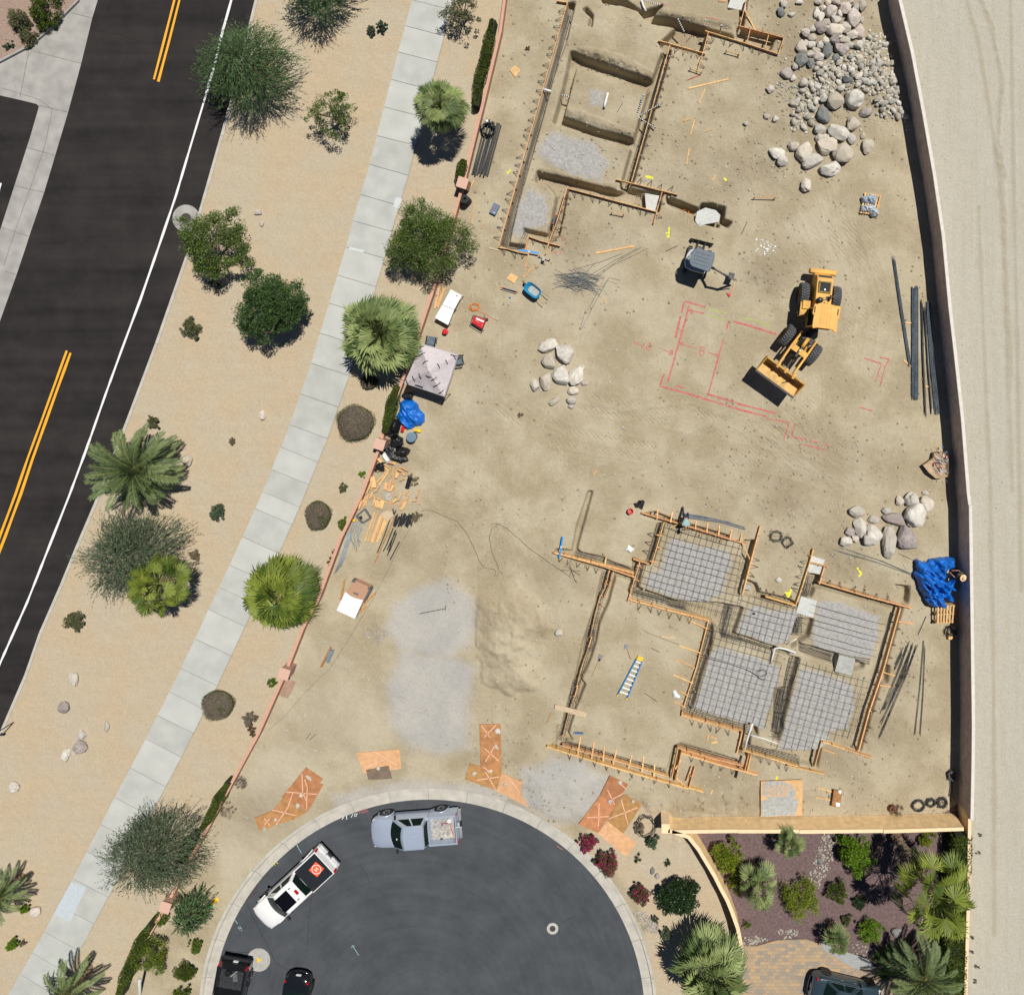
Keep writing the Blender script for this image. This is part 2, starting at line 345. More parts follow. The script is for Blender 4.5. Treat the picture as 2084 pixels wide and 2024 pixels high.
for c, pts in (('q1', [(980,770),(1950,960),(2010,1120),(1900,1700),(1600,1940),(1400,1960),(1000,1840),(520,1650),(500,1480),(560,1380),(740,1370),(860,900)]),
   ('q2', [(560,1090),(1330,1190),(1230,1690),(900,1720),(560,1600),(370,1500),(400,1330)]),
   ('q3', [(830,790),(1400,950),(1840,1120),(1800,1400),(1700,1797),(1560,2130),(1000,1980),(400,1790),(520,1480),(680,900)]),
   ('q5', [(530,200),(780,240),(1150,380),(1130,600),(1060,790),(780,760),(500,680),(470,560)]),
   ('q5', [(340,915),(560,950),(740,1000),(890,1080),(880,1300),(820,1500),(640,1540),(560,1640),(430,1760),(130,1740),(240,1300)]),
   ('c', [(480,1020),(780,1100),(900,1260),(830,1380),(600,1330),(360,1200),(370,1110)]),
   ('c', [(290,1460),(420,1500),(440,1720),(300,1740),(190,1815),(150,1770),(210,1570)]),
   ('j', [(1180,1190),(1620,1270),(1760,1350),(1720,1500),(1700,1650),(1710,1960),(1500,2000),(1250,1950),(1110,1750),(1080,1480),(1170,1330)]),
   ('j', [(1330,720),(1560,690),(1740,820),(1780,1010),(1720,1200),(1480,1300),(1180,1200),(1090,1050),(1120,880)]),
   ('o', [(600,230),(830,150),(1000,170),(1230,280),(1200,420),(1070,600),(840,650),(620,510),(560,460),(590,350)]),
   ('n', [(1060,270),(1200,210),(1600,150),(1950,170),(2200,190),(2400,260),(2400,320),(1957,225),(1700,225),(1400,260),(1090,340)]),
   ('c', [(760,690),(860,700),(860,810),(770,800)])):
 poly = [g2(x, y) for x, y in K(c, pts)]; r, m = pmask(poly, (.12 if c[0] in 'q' else .28), .22, 1.6, int(pts[0][0]))
 if c in 'jon': r, m = pmask(poly, .55, .35, 1.0, int(pts[0][0])); A['fines'][r] = np.maximum(A['fines'][r], m)
 else: A['gravel'][r] = np.maximum(A['gravel'][r], m)
 Z[r] += .03*m
mound('j', [(1330,720),(1560,690),(1740,820),(1780,1010),(1720,1200),(1480,1300),(1180,1200),(1090,1050),(1120,880)], .75, 1.6, rough=.02)
mound('j', [(1260,1230),(1600,1300),(1690,1500),(1680,1900),(1350,1900),(1180,1750),(1150,1480)], .35, 1.2, rough=.03)
mound('o', [(620,250),(1000,180),(1210,290),(1050,590),(830,630),(640,490)], .3, 1.0)
mound('z', [(975,1215),(1020,1190),(1060,1210),(1115,1260),(1110,1330),(1095,1400),(1040,1420),(985,1390),(965,1330),(962,1270)], .62, 1.8, .5, rough=.13)
mound('z', [(1010,1180),(1040,1175),(1120,1230),(1140,1290),(1080,1290),(1030,1240)], .22, .9, .3, rough=.12)
mound('d', [(500,430),(700,380),(860,270),(1000,230),(1080,500),(1130,790),(960,800),(800,640),(560,720),(500,850),(380,880),(390,680)], .32, .8, .3, rough=.3)
mound('o', [(1480,450),(1957,380),(2300,420),(2300,520),(1957,560),(1500,560)], .25, .6, .2, rough=.2)
mound('c', [(640,350),(820,380),(1010,430),(1260,560),(1210,610),(1060,560),(860,490),(690,420)], .3, .4, .08, rough=.25)
mound('c', [(570,820),(700,850),(900,930),(1110,1010),(1080,1050),(850,985),(560,890)], .25, .35, .08, rough=.25)
mound('c', [(350,1270),(600,1330),(850,1400),(980,1400),(960,1470),(700,1400),(350,1310)], .22, .35, .08, rough=.25)
mound('c', [(1260,60),(1500,100),(1840,160),(1850,230),(1600,200),(1250,110)], .3, .35, .08, rough=.25)
mound('c', [(770,60),(1140,110),(1300,190),(1330,230),(1240,560),(690,400),(580,330),(600,200)], .10, .5, .08, rough=.05)
for (c, x, y, rx, ry, ch, a) in [('z',1660,130,110,170,'damp',.8),('z',1560,560,50,30,'damp',.9),('z',1450,1420,60,40,'damp',.3),('z',1640,950,200,70,'damp',.35),('z',1700,1540,80,60,'damp',.4),('z',1000,750,70,50,'damp',.3),
        ('z',1210,560,80,60,'pale',.6),('z',1700,560,50,60,'pale',.7),('z',1650,470,70,30,'pale',.5),('z',1100,640,60,50,'pale',.5),('z',1260,330,40,30,'pale',.5),('z',980,820,60,60,'pale',.4),('z',700,1450,120,70,'pale',.7),('z',560,1600,80,80,'pale',.8),('z',480,1720,50,70,'pale',.8),('z',640,1350,70,60,'pale',.4),('z',1120,760,90,60,'pale',.3),('z',860,1130,80,60,'damp',.25),('z',1045,1640,80,30,'pale',.3),('z',1420,650,60,60,'pale',.35),('z',1520,830,90,60,'damp',.2),('z',1300,300,70,50,'damp',.35),('z',1380,370,70,30,'damp',.5),('z',1470,330,60,40,'damp',.4),('z',1090,460,40,30,'damp',.35),('z',1240,470,50,30,'damp',.35),('z',1440,1330,30,20,'damp',.3),('z',1180,640,60,30,'pale',.4),('z',1060,1520,50,40,'damp',.35),('z',1640,1120,60,40,'damp',.35),('z',1590,1080,60,40,'damp',.3),('z',1850,1380,40,80,'damp',.3),('z',1740,1640,70,20,'damp',.35),('z',980,1100,60,60,'damp',.2),('z',880,1500,40,20,'damp',.3),('z',1130,1180,50,60,'damp',.3)]:
 gx,gy = g2(x,y); RX,RY = rx/30,ry/30
 rr = (slice(*np.searchsorted(xs,[gx-2.2*RX,gx+2.2*RX])),slice(*np.searchsorted(ys,[gy-2.2*RY,gy+2.2*RY])))
 q = np.exp(-(((XX[rr]-gx)/RX)**2+((YY[rr]-gy)/RY)**2)*(1.0+1.6*vnoise(XX[rr],YY[rr],.6,int(x+y),4))); A[ch][rr] = np.maximum(A[ch][rr],q*a)
RUTS = [[(1500,1000),(1560,900),(1640,830),(1700,760),(1730,660),(1735,560),(1700,480)],[(1560,1010),(1600,950),(1690,870),(1760,800),(1800,690)],[(1180,830),(1300,850),(1450,880),(1560,900),(1680,960)],[(1600,440),(1640,520),(1640,600)],[(1240,850),(1400,830),(1500,860),(1600,930),(1700,1010)],
  [(1750,420),(1740,520),(1780,640),(1760,760)],[(1480,940),(1600,960),(1720,1000),(1790,960)],[(1640,990),(1700,930),(1740,850),(1720,780)],[(1660,340),(1680,420),(1700,520)],[(1000,830),(1130,900),(1300,930)],[(1540,780),(1600,830),(1640,900),(1660,990)]]
for ln in RUTS:
 P = [g2(x,y) for x,y in ln]
 for off in (-.0,1.9):
  Q = [(a+off*.5,b+off*.4) for a,b in P]; poly = Q+[(x+.01,y+.01) for x,y in reversed(Q)]
  r = region(Q,.8); d = np.abs(sdf(poly,XX[r],YY[r])); q = smooth01(1-d/.32)*smooth01(.45+2.2*vnoise(XX[r],YY[r],.5,44,3))
  A['tread'][r] = np.maximum(A['tread'][r], q); Z[r] -= .025*q-.02*smooth01(1-np.abs(d-.36)/.1)
for ln,off in (([(2056,-20),(2062,300),(2070,700),(2078,1200)],.012),([(1992,420),(2002,700),(2016,1000),(2022,1400),(2024,1900)],.01),([(2035,300),(2046,520),(2058,760)],.02),([(1962,-20),(1990,80),(2010,200),(2030,330),(2040,420),(2050,700),(2060,1000)],.02),([(1990,-20),(2020,60),(2040,170),(2030,300),(2045,360)],.05)):
 P = [g2(x,y) for x,y in ln]; poly = P+[(x+.01,y) for x,y in reversed(P)]; r = region(P,.8)
 d = np.abs(sdf(poly, XX[r], YY[r])+.2*vnoise(XX[r], YY[r], 1.0, 51, 3)); Z[r] += (off*smooth01(1-d/.3))*(1+3*vnoise(XX[r], YY[r], 2.5, 52, 3)); A['damp'][r] = np.maximum(A['damp'][r], .45*smooth01(1-d/.25))
roadP = wpts(kerb) + [g2(-40,1580)] + [g2(-400,1580),g2(-400,-400),g2(524,-400)]
r,m = pmask(roadP,.03); Z[r] = Z[r]*(1-m)-.30*m
rr = (XX-CDC[0])**2+(YY-CDC[1])**2 < (CDR+.72)**2; Z[rr] = -.30
swP = wpts(swL); 
def offset(P,w):
 out = []
 for i,p in enumerate(P):
  a,b = P[max(i-1,0)],P[min(i+1,len(P)-1)]; dx,dy = b[0]-a[0],b[1]-a[1]; l = math.hypot(dx,dy)
  out.append((p[0]-dy/l*w,p[1]+dx/l*w))
 return out
swR = offset(swP,2.72)
r,m = pmask(swP+list(reversed(offset(swP,2.68))),.02); Z[r] = np.where(m > .5,-.12,np.minimum(Z[r],.02))
drive = [g2(x, y) for x, y in K('p', [(305,1215),(400,1215),(520,1180),(690,1175),(800,1215),(900,1240),(1050,1290),(1150,1400),(1400,1560),(250,1560)])]
r,m = pmask(drive,.02); Z[r] = np.where(m > .5,-.12,Z[r])
def hz(x,y):
 i = int(np.searchsorted(xs,x))-1; j = int(np.searchsorted(ys,y))-1
 i = min(max(i,0),len(xs)-2); j = min(max(j,0),len(ys)-2)
 u = (x-xs[i])/(xs[i+1]-xs[i]); v = (y-ys[j])/(ys[j+1]-ys[j])
 return float((Z[i,j]*(1-u)+Z[i+1,j]*u)*(1-v)+(Z[i,j+1]*(1-u)+Z[i+1,j+1]*u)*v)
def gp(px,py,dz=0.0):
 v = G(px,py,0); z = hz(v.x,v.y); v = G(px,py,z); v.z = hz(v.x,v.y)+dz; return v
Zs = Z.copy(); Zs[1:-1,1:-1] = (4*Z[1:-1,1:-1]+2*(Z[:-2,1:-1]+Z[2:,1:-1]+Z[1:-1,:-2]+Z[1:-1,2:])+Z[:-2,:-2]+Z[2:,2:]+Z[:-2,2:]+Z[2:,:-2])/16; Z = Zs
nX,nY = len(xs),len(ys)
V = np.stack([XX,YY,Z],-1).reshape(-1,3)
ii = (np.arange(nX-1)[:, None]*nY+np.arange(nY-1)[None, :]).ravel()
F = np.stack([ii,ii+nY,ii+nY+1,ii+1],1)
gm, t, b = newmat('desert_soil'); N = t.nodes; L = t.links
tc = N.new('ShaderNodeTexCoord')
def nz(scale, det=5, rough=.6, vec=None, kind='ShaderNodeTexNoise'):
 n = N.new(kind); n.inputs['Scale'].default_value = scale
 if kind == 'ShaderNodeTexNoise': n.inputs['Detail'].default_value = det; n.inputs['Roughness'].default_value = rough
 L.new(vec or tc.outputs['Object'], n.inputs['Vector']); return n
def ramp(src,a,b_,ca,cb):
 r = N.new('ShaderNodeValToRGB'); r.color_ramp.elements[0].position = a; r.color_ramp.elements[1].position = b_
 r.color_ramp.elements[0].color = (*ca,1); r.color_ramp.elements[1].color = (*cb,1); L.new(src,r.inputs[0]); return r.outputs[0]
def mix(f, a, b_, mode='MIX'):
 m = N.new('ShaderNodeMix'); m.data_type = 'RGBA'; m.blend_type = mode
 if isinstance(f,(int,float)): m.inputs[0].default_value = f
 else: L.new(f,m.inputs[0])
 for k,x in ((6,a),(7,b_)):
  if isinstance(x,tuple): m.inputs[k].default_value = (*x,1)
  else: L.new(x,m.inputs[k])
 return m.outputs[2]
def att(n): a = N.new('ShaderNodeAttribute'); a.attribute_name = n; return a.outputs['Fac']
big,mid,fin = nz(.16,4),nz(1.3,8,.62),nz(14,6,.7)
mp = N.new('ShaderNodeMapping'); mp.inputs['Rotation'].default_value = (0, 0, math.radians(14)); mp.inputs['Scale'].default_value = (.12, 1.6, 1)
L.new(tc.outputs['Object'], mp.inputs['Vector'])
leaf_l = nz(.35,5,.55)
rake = nz(1.1,7,.6,mp.outputs[0])
c_site = mix(.55,ramp(mid.outputs[0],.35,.68,(.335,.282,.185),(.455,.395,.275)),ramp(big.outputs[0],.35,.65,(.355,.30,.20),(.435,.375,.26)))
c_site = mix(.36,c_site,ramp(fin.outputs[0],.33,.7,(.22,.18,.115),(.55,.49,.36)))
c_land = mix(.36,ramp(mid.outputs[0],.32,.7,(.40,.325,.218),(.50,.43,.312)),ramp(rake.outputs[0],.35,.66,(.39,.315,.21),(.51,.44,.325)))
c_land = mix(.42,c_land,ramp(leaf_l.outputs[0],.38,.62,(.53,.375,.215),(.46,.42,.33)))
c_land = mix(.25,c_land,ramp(fin.outputs[0],.3,.7,(.28,.22,.15),(.60,.53,.41)))
mp2 = N.new('ShaderNodeMapping'); mp2.inputs['Scale'].default_value = (1.6, .08, 1); mp2.inputs['Rotation'].default_value = (0, 0, math.radians(-3)); L.new(tc.outputs['Object'], mp2.inputs['Vector'])
lanen = nz(1.6,6,.6,mp2.outputs[0])
c_lane = mix(.45,ramp(mid.outputs[0],.3,.7,(.385,.365,.295),(.47,.45,.385)),ramp(lanen.outputs[0],.36,.64,(.39,.345,.25),(.50,.475,.41)))
c_lane = mix(.35,c_lane,ramp(fin.outputs[0],.32,.7,(.28,.26,.21),(.58,.55,.47)))
gv = nz(24, kind='ShaderNodeTexVoronoi'); gvf = nz(55, 4, .7)
c_grav = mix(.45, ramp(gvf.outputs[0], .3, .7, (.17,.165,.155), (.56,.55,.53)), mix(.75, gv.outputs['Color'], (.34,.33,.315)))
c_grav = mix(.5,c_grav,ramp(mid.outputs[0],.3,.7,(.31,.30,.285),(.40,.39,.37)))
c_mul = mix(.5,ramp(gvf.outputs[0],.32,.68,(.07,.042,.042),(.22,.155,.155)),ramp(mid.outputs[0],.3,.7,(.12,.078,.078),(.185,.13,.13)))
grain = nz(5.5,4,.8)
c_site = mix(.34,c_site,ramp(grain.outputs[0],.36,.66,(.235,.19,.12),(.54,.475,.345)))
c_land = mix(.22,c_land,ramp(grain.outputs[0],.36,.66,(.30,.235,.155),(.60,.52,.39)))
c_lane = mix(.25,c_lane,ramp(grain.outputs[0],.36,.66,(.30,.28,.225),(.58,.555,.48)))
c_grav = mix(.36,c_grav,ramp(grain.outputs[0],.38,.64,(.19,.185,.175),(.56,.55,.53)))
c_mul = mix(.4,c_mul,ramp(grain.outputs[0],.38,.64,(.07,.045,.045),(.27,.20,.19)))
c_site = mix(.40,c_site,ramp(leaf_l.outputs[0],.41,.60,(.30,.24,.15),(.51,.45,.325)))
col = mix(att('pale'), c_site, mix(.5, c_site, (.50,.455,.36)))
dk = N.new('ShaderNodeMath'); dk.operation = 'MULTIPLY'; L.new(att('damp'), dk.inputs[0]); dk.inputs[1].default_value = .6
col = mix(dk.outputs[0],col,(.22,.18,.125))
col = mix(att('land'), col, c_land); dl = N.new('ShaderNodeMath'); dl.operation = 'MULTIPLY'; L.new(att('damp'), dl.inputs[0]); dl.inputs[1].default_value = 1.0; c_lane = mix(dl.outputs[0], c_lane, (.30,.255,.175)); col = mix(att('lane'), col, c_lane); col = mix(att('mulch'), col, c_mul); col = mix(att('gravel'), col, c_grav); c_fine = mix(.5, ramp(mid.outputs[0], .3, .7, (.35,.335,.30), (.45,.435,.40)), ramp(grain.outputs[0], .35, .66, (.32,.31,.285), (.50,.485,.45))); c_fine = mix(.35, c_fine, ramp(leaf_l.outputs[0], .4, .6, (.33,.32,.305), (.47,.44,.385))); col = mix(att('fines'), col, c_fine)
L.new(col, b.inputs['Base Color']); b.inputs['Roughness'].default_value = .95; b.inputs['Specular IOR Level'].default_value = .1
peb = nz(7, kind='ShaderNodeTexVoronoi')
hmix = N.new('ShaderNodeMath'); hmix.operation = 'MULTIPLY_ADD'; L.new(fin.outputs[0], hmix.inputs[0]); hmix.inputs[1].default_value = .5; L.new(mid.outputs[0], hmix.inputs[2])
bp1 = N.new('ShaderNodeBump'); bp1.inputs['Strength'].default_value = .75; bp1.inputs['Distance'].default_value = .09; L.new(hmix.outputs[0], bp1.inputs['Height'])
wv = N.new('ShaderNodeTexWave'); wv.inputs['Scale'].default_value = 1.9; wv.inputs['Distortion'].default_value = 3.5; wv.inputs['Detail Scale'].default_value = 1.4; wv.bands_direction = 'DIAGONAL'; L.new(tc.outputs['Object'], wv.inputs['Vector'])
wm = N.new('ShaderNodeMath'); wm.operation = 'MULTIPLY'; L.new(wv.outputs['Fac'], wm.inputs[0]); L.new(att('tread'), wm.inputs[1])
bp2 = N.new('ShaderNodeBump'); bp2.inputs['Strength'].default_value = .5; bp2.inputs['Distance'].default_value = .05; L.new(wm.outputs[0], bp2.inputs['Height']); L.new(bp1.outputs[0], bp2.inputs['Normal'])
gg = N.new('ShaderNodeMath'); gg.operation = 'MULTIPLY'; L.new(gvf.outputs[0], gg.inputs[0]); gg.inputs[1].default_value = 1.0
bp3 = N.new('ShaderNodeBump'); bp3.inputs['Distance'].default_value = .03; bp3.inputs['Strength'].default_value = .5; L.new(gg.outputs[0], bp3.inputs['Height']); L.new(bp2.outputs[0], bp3.inputs['Normal'])
L.new(bp3.outputs[0], b.inputs['Normal'])
ground = npmesh('ground', V, F, gm, smooth=True); ground['kind'] = 'structure'
for k_,arr in A.items():
 at_ = ground.data.attributes.new(k_, 'FLOAT', 'POINT'); at_.data.foreach_set('value', arr.astype(np.float32).ravel())
# --- streets
def asphalt(name,c1,c2,streak_rot=0,st=(.05,1.2),ring=None):
 m, t, b = newmat(name); N = t.nodes; L = t.links; tc = N.new('ShaderNodeTexCoord')
 mp = N.new('ShaderNodeMapping'); mp.inputs['Rotation'].default_value = (0, 0, streak_rot); mp.inputs['Scale'].default_value = (st[0], st[1], 1); L.new(tc.outputs['Object'], mp.inputs['Vector'])
 n1 = N.new('ShaderNodeTexNoise'); n1.inputs['Scale'].default_value = 1.2; n1.inputs['Detail'].default_value = 5; L.new(mp.outputs[0], n1.inputs['Vector'])
 n2 = N.new('ShaderNodeTexNoise'); n2.inputs['Scale'].default_value = 60; n2.inputs['Detail'].default_value = 3; L.new(tc.outputs['Object'], n2.inputs['Vector'])
 n3 = N.new('ShaderNodeTexNoise'); n3.inputs['Scale'].default_value = .5; n3.inputs['Detail'].default_value = 8; n3.inputs['Roughness'].default_value = .65; L.new(tc.outputs['Object'], n3.inputs['Vector'])
 src = n1.outputs[0]
 if ring:
  sp = N.new('ShaderNodeVectorMath'); sp.operation = 'DISTANCE'; sp.inputs[1].default_value = (ring[0], ring[1], 0); L.new(tc.outputs['Object'], sp.inputs[0])
  cm = N.new('ShaderNodeCombineXYZ'); L.new(sp.outputs['Value'], cm.inputs[0])
  sx = N.new('ShaderNodeVectorMath'); sx.operation = 'MULTIPLY'; sx.inputs[1].default_value = (.16, .16, 0); L.new(tc.outputs['Object'], sx.inputs[0])
  ad = N.new('ShaderNodeVectorMath'); L.new(cm.outputs[0], ad.inputs[0]); L.new(sx.outputs[0], ad.inputs[1])
  n4 = N.new('ShaderNodeTexNoise'); n4.inputs['Scale'].default_value = 2.6; n4.inputs['Detail'].default_value = 8; n4.inputs['Roughness'].default_value = .7; L.new(ad.outputs[0], n4.inputs['Vector']); src = n4.outputs[0]
 def mx(f,a,b_):
  q = N.new('ShaderNodeMix'); q.data_type = 'FLOAT'; q.inputs[0].default_value = f; L.new(a, q.inputs[2]); L.new(b_, q.inputs[3]); return q.outputs[0]
 f = mx(.62 if ring else .5,src,n3.outputs[0]); f = mx(.28,f,n2.outputs[0])
 r = N.new('ShaderNodeValToRGB'); r.color_ramp.elements[0].position = .36; r.color_ramp.elements[1].position = .62; r.color_ramp.elements[0].color = (*c1, 1); r.color_ramp.elements[1].color = (*c2, 1)
 L.new(f, r.inputs[0]); L.new(r.outputs[0], b.inputs['Base Color']); b.inputs['Roughness'].default_value = .9; b.inputs['Specular IOR Level'].default_value = .15
 bp = N.new('ShaderNodeBump'); bp.inputs['Strength'].default_value = .4; bp.inputs['Distance'].default_value = .01; L.new(n2.outputs[0], bp.inputs['Height']); L.new(bp.outputs[0], b.inputs['Normal'])
 return m
M = {}
M['asph'] = asphalt('new_asphalt', (.0135,.0125,.0135), (.0380,.0335,.0320), math.radians(-73), (.05, .9))
M['asph2'] = asphalt('worn_asphalt', (.044,.049,.056), (.082,.089,.098), ring=CDC)
M['conc'] = mat('sidewalk_concrete', (.42,.432,.408), .85, var=.09, scale=.9, bump=.15, bscale=60, spec=.2)
M['conc2'] = mat('gutter_concrete', (.33,.32,.30), .85, var=.16, scale=1.1, bump=.2, bscale=50, spec=.2)
M['conc3'] = mat('kerb_concrete', (.44,.42,.37), .85, var=.12, scale=1.6, bump=.2, bscale=50, spec=.2)
M['conc4'] = mat('fresh_concrete', (.36,.37,.35), .85, var=.18, scale=5, bump=.3, bscale=40, spec=.2)
M['joint'] = mat('joint_dirt', (.16,.145,.12), .95)
M['yellow'] = mat('yellow_road_paint', (.80,.37,.018), .6, var=.08, scale=9)
M['white'] = mat('white_road_paint', (.72,.74,.74), .6, var=.08, scale=9)
struct('road', MB().sheet(wpts([(204,-30)]+gut[1:-1]+[(-40,760),(-40,1560)]+list(reversed(kerb))), -.10), M['asph'])
mb = MB(); gl = wpts(gut)
conc_l = [g2(x,y) for x,y in [(160,-30),(157,0),(130,27),(96,60),(61,90),(0,122),(-40,138)]]
side = [g2(x,y) for x,y in [(-40,184),(0,194),(40,203),(72,211),(77,216),(60,275),(30,368),(0,461),(-40,580)]]
mb.sheet(gl + [g2(-40,580)] + list(reversed(side)) + list(reversed(conc_l)),-.096)
struct('gutter', mb, M['conc2'])
mb = MB()
for a_,b_ in (((143,25),(186,36)),((65,103),(163,128)),((77,214),(137,228)),((56,106),(38,198)),((52,299),(110,316)),((30,378),(87,391)),((0,462),(57,481)),((9,552),(30,558))):
 mb.ribbon([g2(*a_),g2(*b_)],.035,lift=-.092)
for ln in ([(0,178),(40,190),(80,203),(104,222),(100,245),(88,300),(60,380),(30,465),(5,540)],):
 mb.ribbon(wpts(ln),.03,lift=-.092)
tag(mb.build('gutter_joint', M['joint']), kind='structure')
struct('side_street', MB().sheet([g2(-300,184)]+side[1:]+[g2(-300,580)], -.092), M['asph'])
mb = MB(); mb.ribbon(wpts([(0,372),(-14,420)]), .12, lift=-.086); tag(mb.build('road_marking', M['white']), kind='structure')
island = [g2(-40,-40)]+[g2(155,-40)]+conc_l[1:]+[g2(-60,138)]
struct('island_soil', MB().prism(island, -.15, .03), mat('island_gravel', (.30,.215,.17), .95, var=.3, scale=20, bump=.6, bscale=30))
def strip(name,P,w,z0,z1,m,side=1,joints=0, **kw):
 Q = offset(P,w*side); mb = MB()
 for i in range(len(P)-1):
  n = 1; mb.prism([P[i],P[i+1],Q[i+1],Q[i]],z0,z1)
 return mb
ik = strip('', conc_l, .14, -.12, .06, None, 1); tag(ik.build('kerb', M['conc2']), kind='structure')
def dense(P,st):
 out = []; 
 for i in range(len(P)-1):
  a,b = P[i],P[i+1]; n = max(1,round(math.dist(a,b)/st))
  out += [(a[0]+(b[0]-a[0])*k/n,a[1]+(b[1]-a[1])*k/n) for k in range(n)]
 return out+[P[-1]]
kb = MB(); KP = dense(wpts(kerb),3.0)
KP2 = offset(KP,.20)
for i in range(len(KP)-1):
 a,b_,c_,d_ = KP[i],KP[i+1],KP2[i+1],KP2[i]
 f = .006
 kb.prism([a,(b_[0]+(a[0]-b_[0])*f,b_[1]+(a[1]-b_[1])*f),(c_[0]+(d_[0]-c_[0])*f,c_[1]+(d_[1]-c_[1])*f),d_],-.12,.045)
tag(kb.build('kerb', M['conc3']), kind='structure')
mb = MB().ribbon(dense(wpts(wline), 1), .145, lift=-.094, step=.5); tag(mb.build('road_marking', M['white']), kind='structure')
for P,sd in (([(354,-20),(352.9,0),(332,82),(311.4,160.8)],0),([(364,-20),(363.2,0),(342,84),(320.2,165.3)],0),([(133.7,713.4),(108,785),(82.4,856),(55,930),(29.2,1006),(0,1084),(-20,1140)],1),([(141.5,717.9),(117,785),(91.7,856),(64,934),(39.9,1006),(9,1090),(-20,1165)],1)):
 mb = MB().ribbon(wpts(P), .17, lift=-.094, step=1.0); tag(mb.build('road_marking', M['yellow']), kind='structure')
mb = MB()
for ln in ([(150,230),(200,262),(262,290),(330,318)],[(118,395),(180,405),(262,402)],[(60,560),(120,575),(190,612)],[(186,60),(240,68),(300,92)],[(262,190),(290,260),(300,320)],[(30,760),(90,770),(150,800)],[(330,230),(380,210),(420,196)]): mb.ribbon(wpts([(x+random.uniform(-3,3),y+random.uniform(-3,3)) for x,y in ln]),.03,lift=-.0945,step=.3)
tag(mb.build('road_crack', mat('crack_tar', (.006,.006,.007), .8)), kind='structure')
sw = MB(); D = dense(swP,1.92); DR = offset(D,2.72); 
for i in range(len(D)-1):
 def L_(p,q,f): return (p[0]+(q[0]-p[0])*f,p[1]+(q[1]-p[1])*f)
 f = .008; sw.mi = random.choice((0,0,1,2)); sw.prism([L_(D[i],D[i+1],f),L_(D[i],D[i+1],1-f),L_(DR[i],DR[i+1],1-f),L_(DR[i],DR[i+1],f)],-.12,.035)
tag(sw.build('sidewalk', [M['conc'], mat('sidewalk_concrete_pale', (.445,.452,.425), .85, var=.08, scale=.7, bump=.15, bscale=60), mat('sidewalk_concrete_dull', (.405,.412,.385), .85, var=.10, scale=.8, bump=.15, bscale=60)]), kind='structure')
mb = MB().sheet([p for p in swP]+list(reversed(swR)), .005); tag(mb.build('sidewalk_joint', M['joint']), kind='structure')
pm = mat('patched_concrete', (.52,.56,.58), .8, var=.05)
for q in ([(806,402),(818,404),(814,425),(801,421)],[(712,503),(742,509),(739,514),(710,507)]):
 tag(MB().sheet([g2(x, y) for x, y in q], .040).build('sidewalk_patch', pm), kind='structure')
tag(MB().sheet([g2(x, y) for x, y in K('m', [(530,1065),(640,1105),(520,1360),(400,1300)])], .040).build('sidewalk_patch', mat('patched_concrete_blue', (.44,.49,.53), .8, var=.07)), kind='structure')
def circ(r,n=120,a0=0,a1=2*math.pi): return [(CDC[0]+r*math.cos(a0+(a1-a0)*i/n),CDC[1]+r*math.sin(a0+(a1-a0)*i/n)) for i in range(n+1)]
A0,A1 = math.radians(-60),math.radians(240)
struct('street', MB().sheet(circ(CDR+.02, 160)[:-1], -.10), M['asph2'])
kb = MB(); n = 30
for i in range(n):
 a,b_ = A0+(A1-A0)*i/n,A0+(A1-A0)*(i+1)/n-.0012; k = 5
 def arc(r,z): return [(CDC[0]+r*math.cos(a+(b_-a)*j/k),CDC[1]+r*math.sin(a+(b_-a)*j/k),z) for j in range(k+1)]
 kb.loft([arc(CDR,-.13),arc(CDR,-.094),arc(CDR+.60,-.075),arc(CDR+.66,.045),arc(CDR+.86,.05),arc(CDR+.86,-.15)],cap=False,closed=False)
tag(kb.build('kerb', M['conc3']), kind='structure')
struct('gutter_bed', MB().loft([[(x, y, -.16) for x, y in circ(CDR-.1, 120)], [(x, y, -.16) for x, y in circ(CDR+.84, 120)]], cap=False, closed=False), M['joint'])
mb = MB()
for ln in ([(635,1815),(628,1860),(626,1900),(622,1940)],[(434,1934),(480,1938),(505,1940)],[(730,1760),(745,1780),(752,1800)],[(850,1630),(848,1654)],[(1140,1880),(1170,1865)],[(500,1840),(560,1960),(640,2010)]):
 mb.ribbon(wpts(ln),.035,lift=-.094,step=.3)
tag(mb.build('street_crack', mat('tar', (.03,.03,.032), .7)), kind='structure')
tag(MB().sheet([g2(x, y) for x, y in K('n', [(385,960),(470,880),(460,1010),(440,1030),(330,1100)])], -.094).build('street_patch', mat('old_asphalt_patch', (.055,.052,.050), .9, var=.15)), kind='structure')
pv, t, b = newmat('driveway_pavers'); N = t.nodes; L = t.links; tc = N.new('ShaderNodeTexCoord')
br = N.new('ShaderNodeTexBrick'); br.inputs['Scale'].default_value = 1.0; br.inputs['Brick Width'].default_value = .34; br.inputs['Row Height'].default_value = .24; br.inputs['Mortar Size'].default_value = .006
br.inputs['Color1'].default_value = (.43,.30,.17,1); br.inputs['Color2'].default_value = (.25,.225,.195,1); br.inputs['Mortar'].default_value = (.18,.15,.11,1); br.inputs['Bias'].default_value = -.05
L.new(tc.outputs['Object'], br.inputs['Vector']); L.new(br.outputs[0], b.inputs['Base Color']); b.inputs['Roughness'].default_value = .9
struct('driveway', MB().prism(drive, -.1, .03), pv)
gb = MB(); bord = [g2(x, y) for x, y in K('p', [(760,1190),(900,1240),(1050,1290),(1100,1345),(1000,1345),(960,1340),(800,1240)])]
struct('driveway_border', MB().prism(bord, .0, .036), mat('grey_pavers', (.30,.31,.31), .9, var=.12, scale=8))
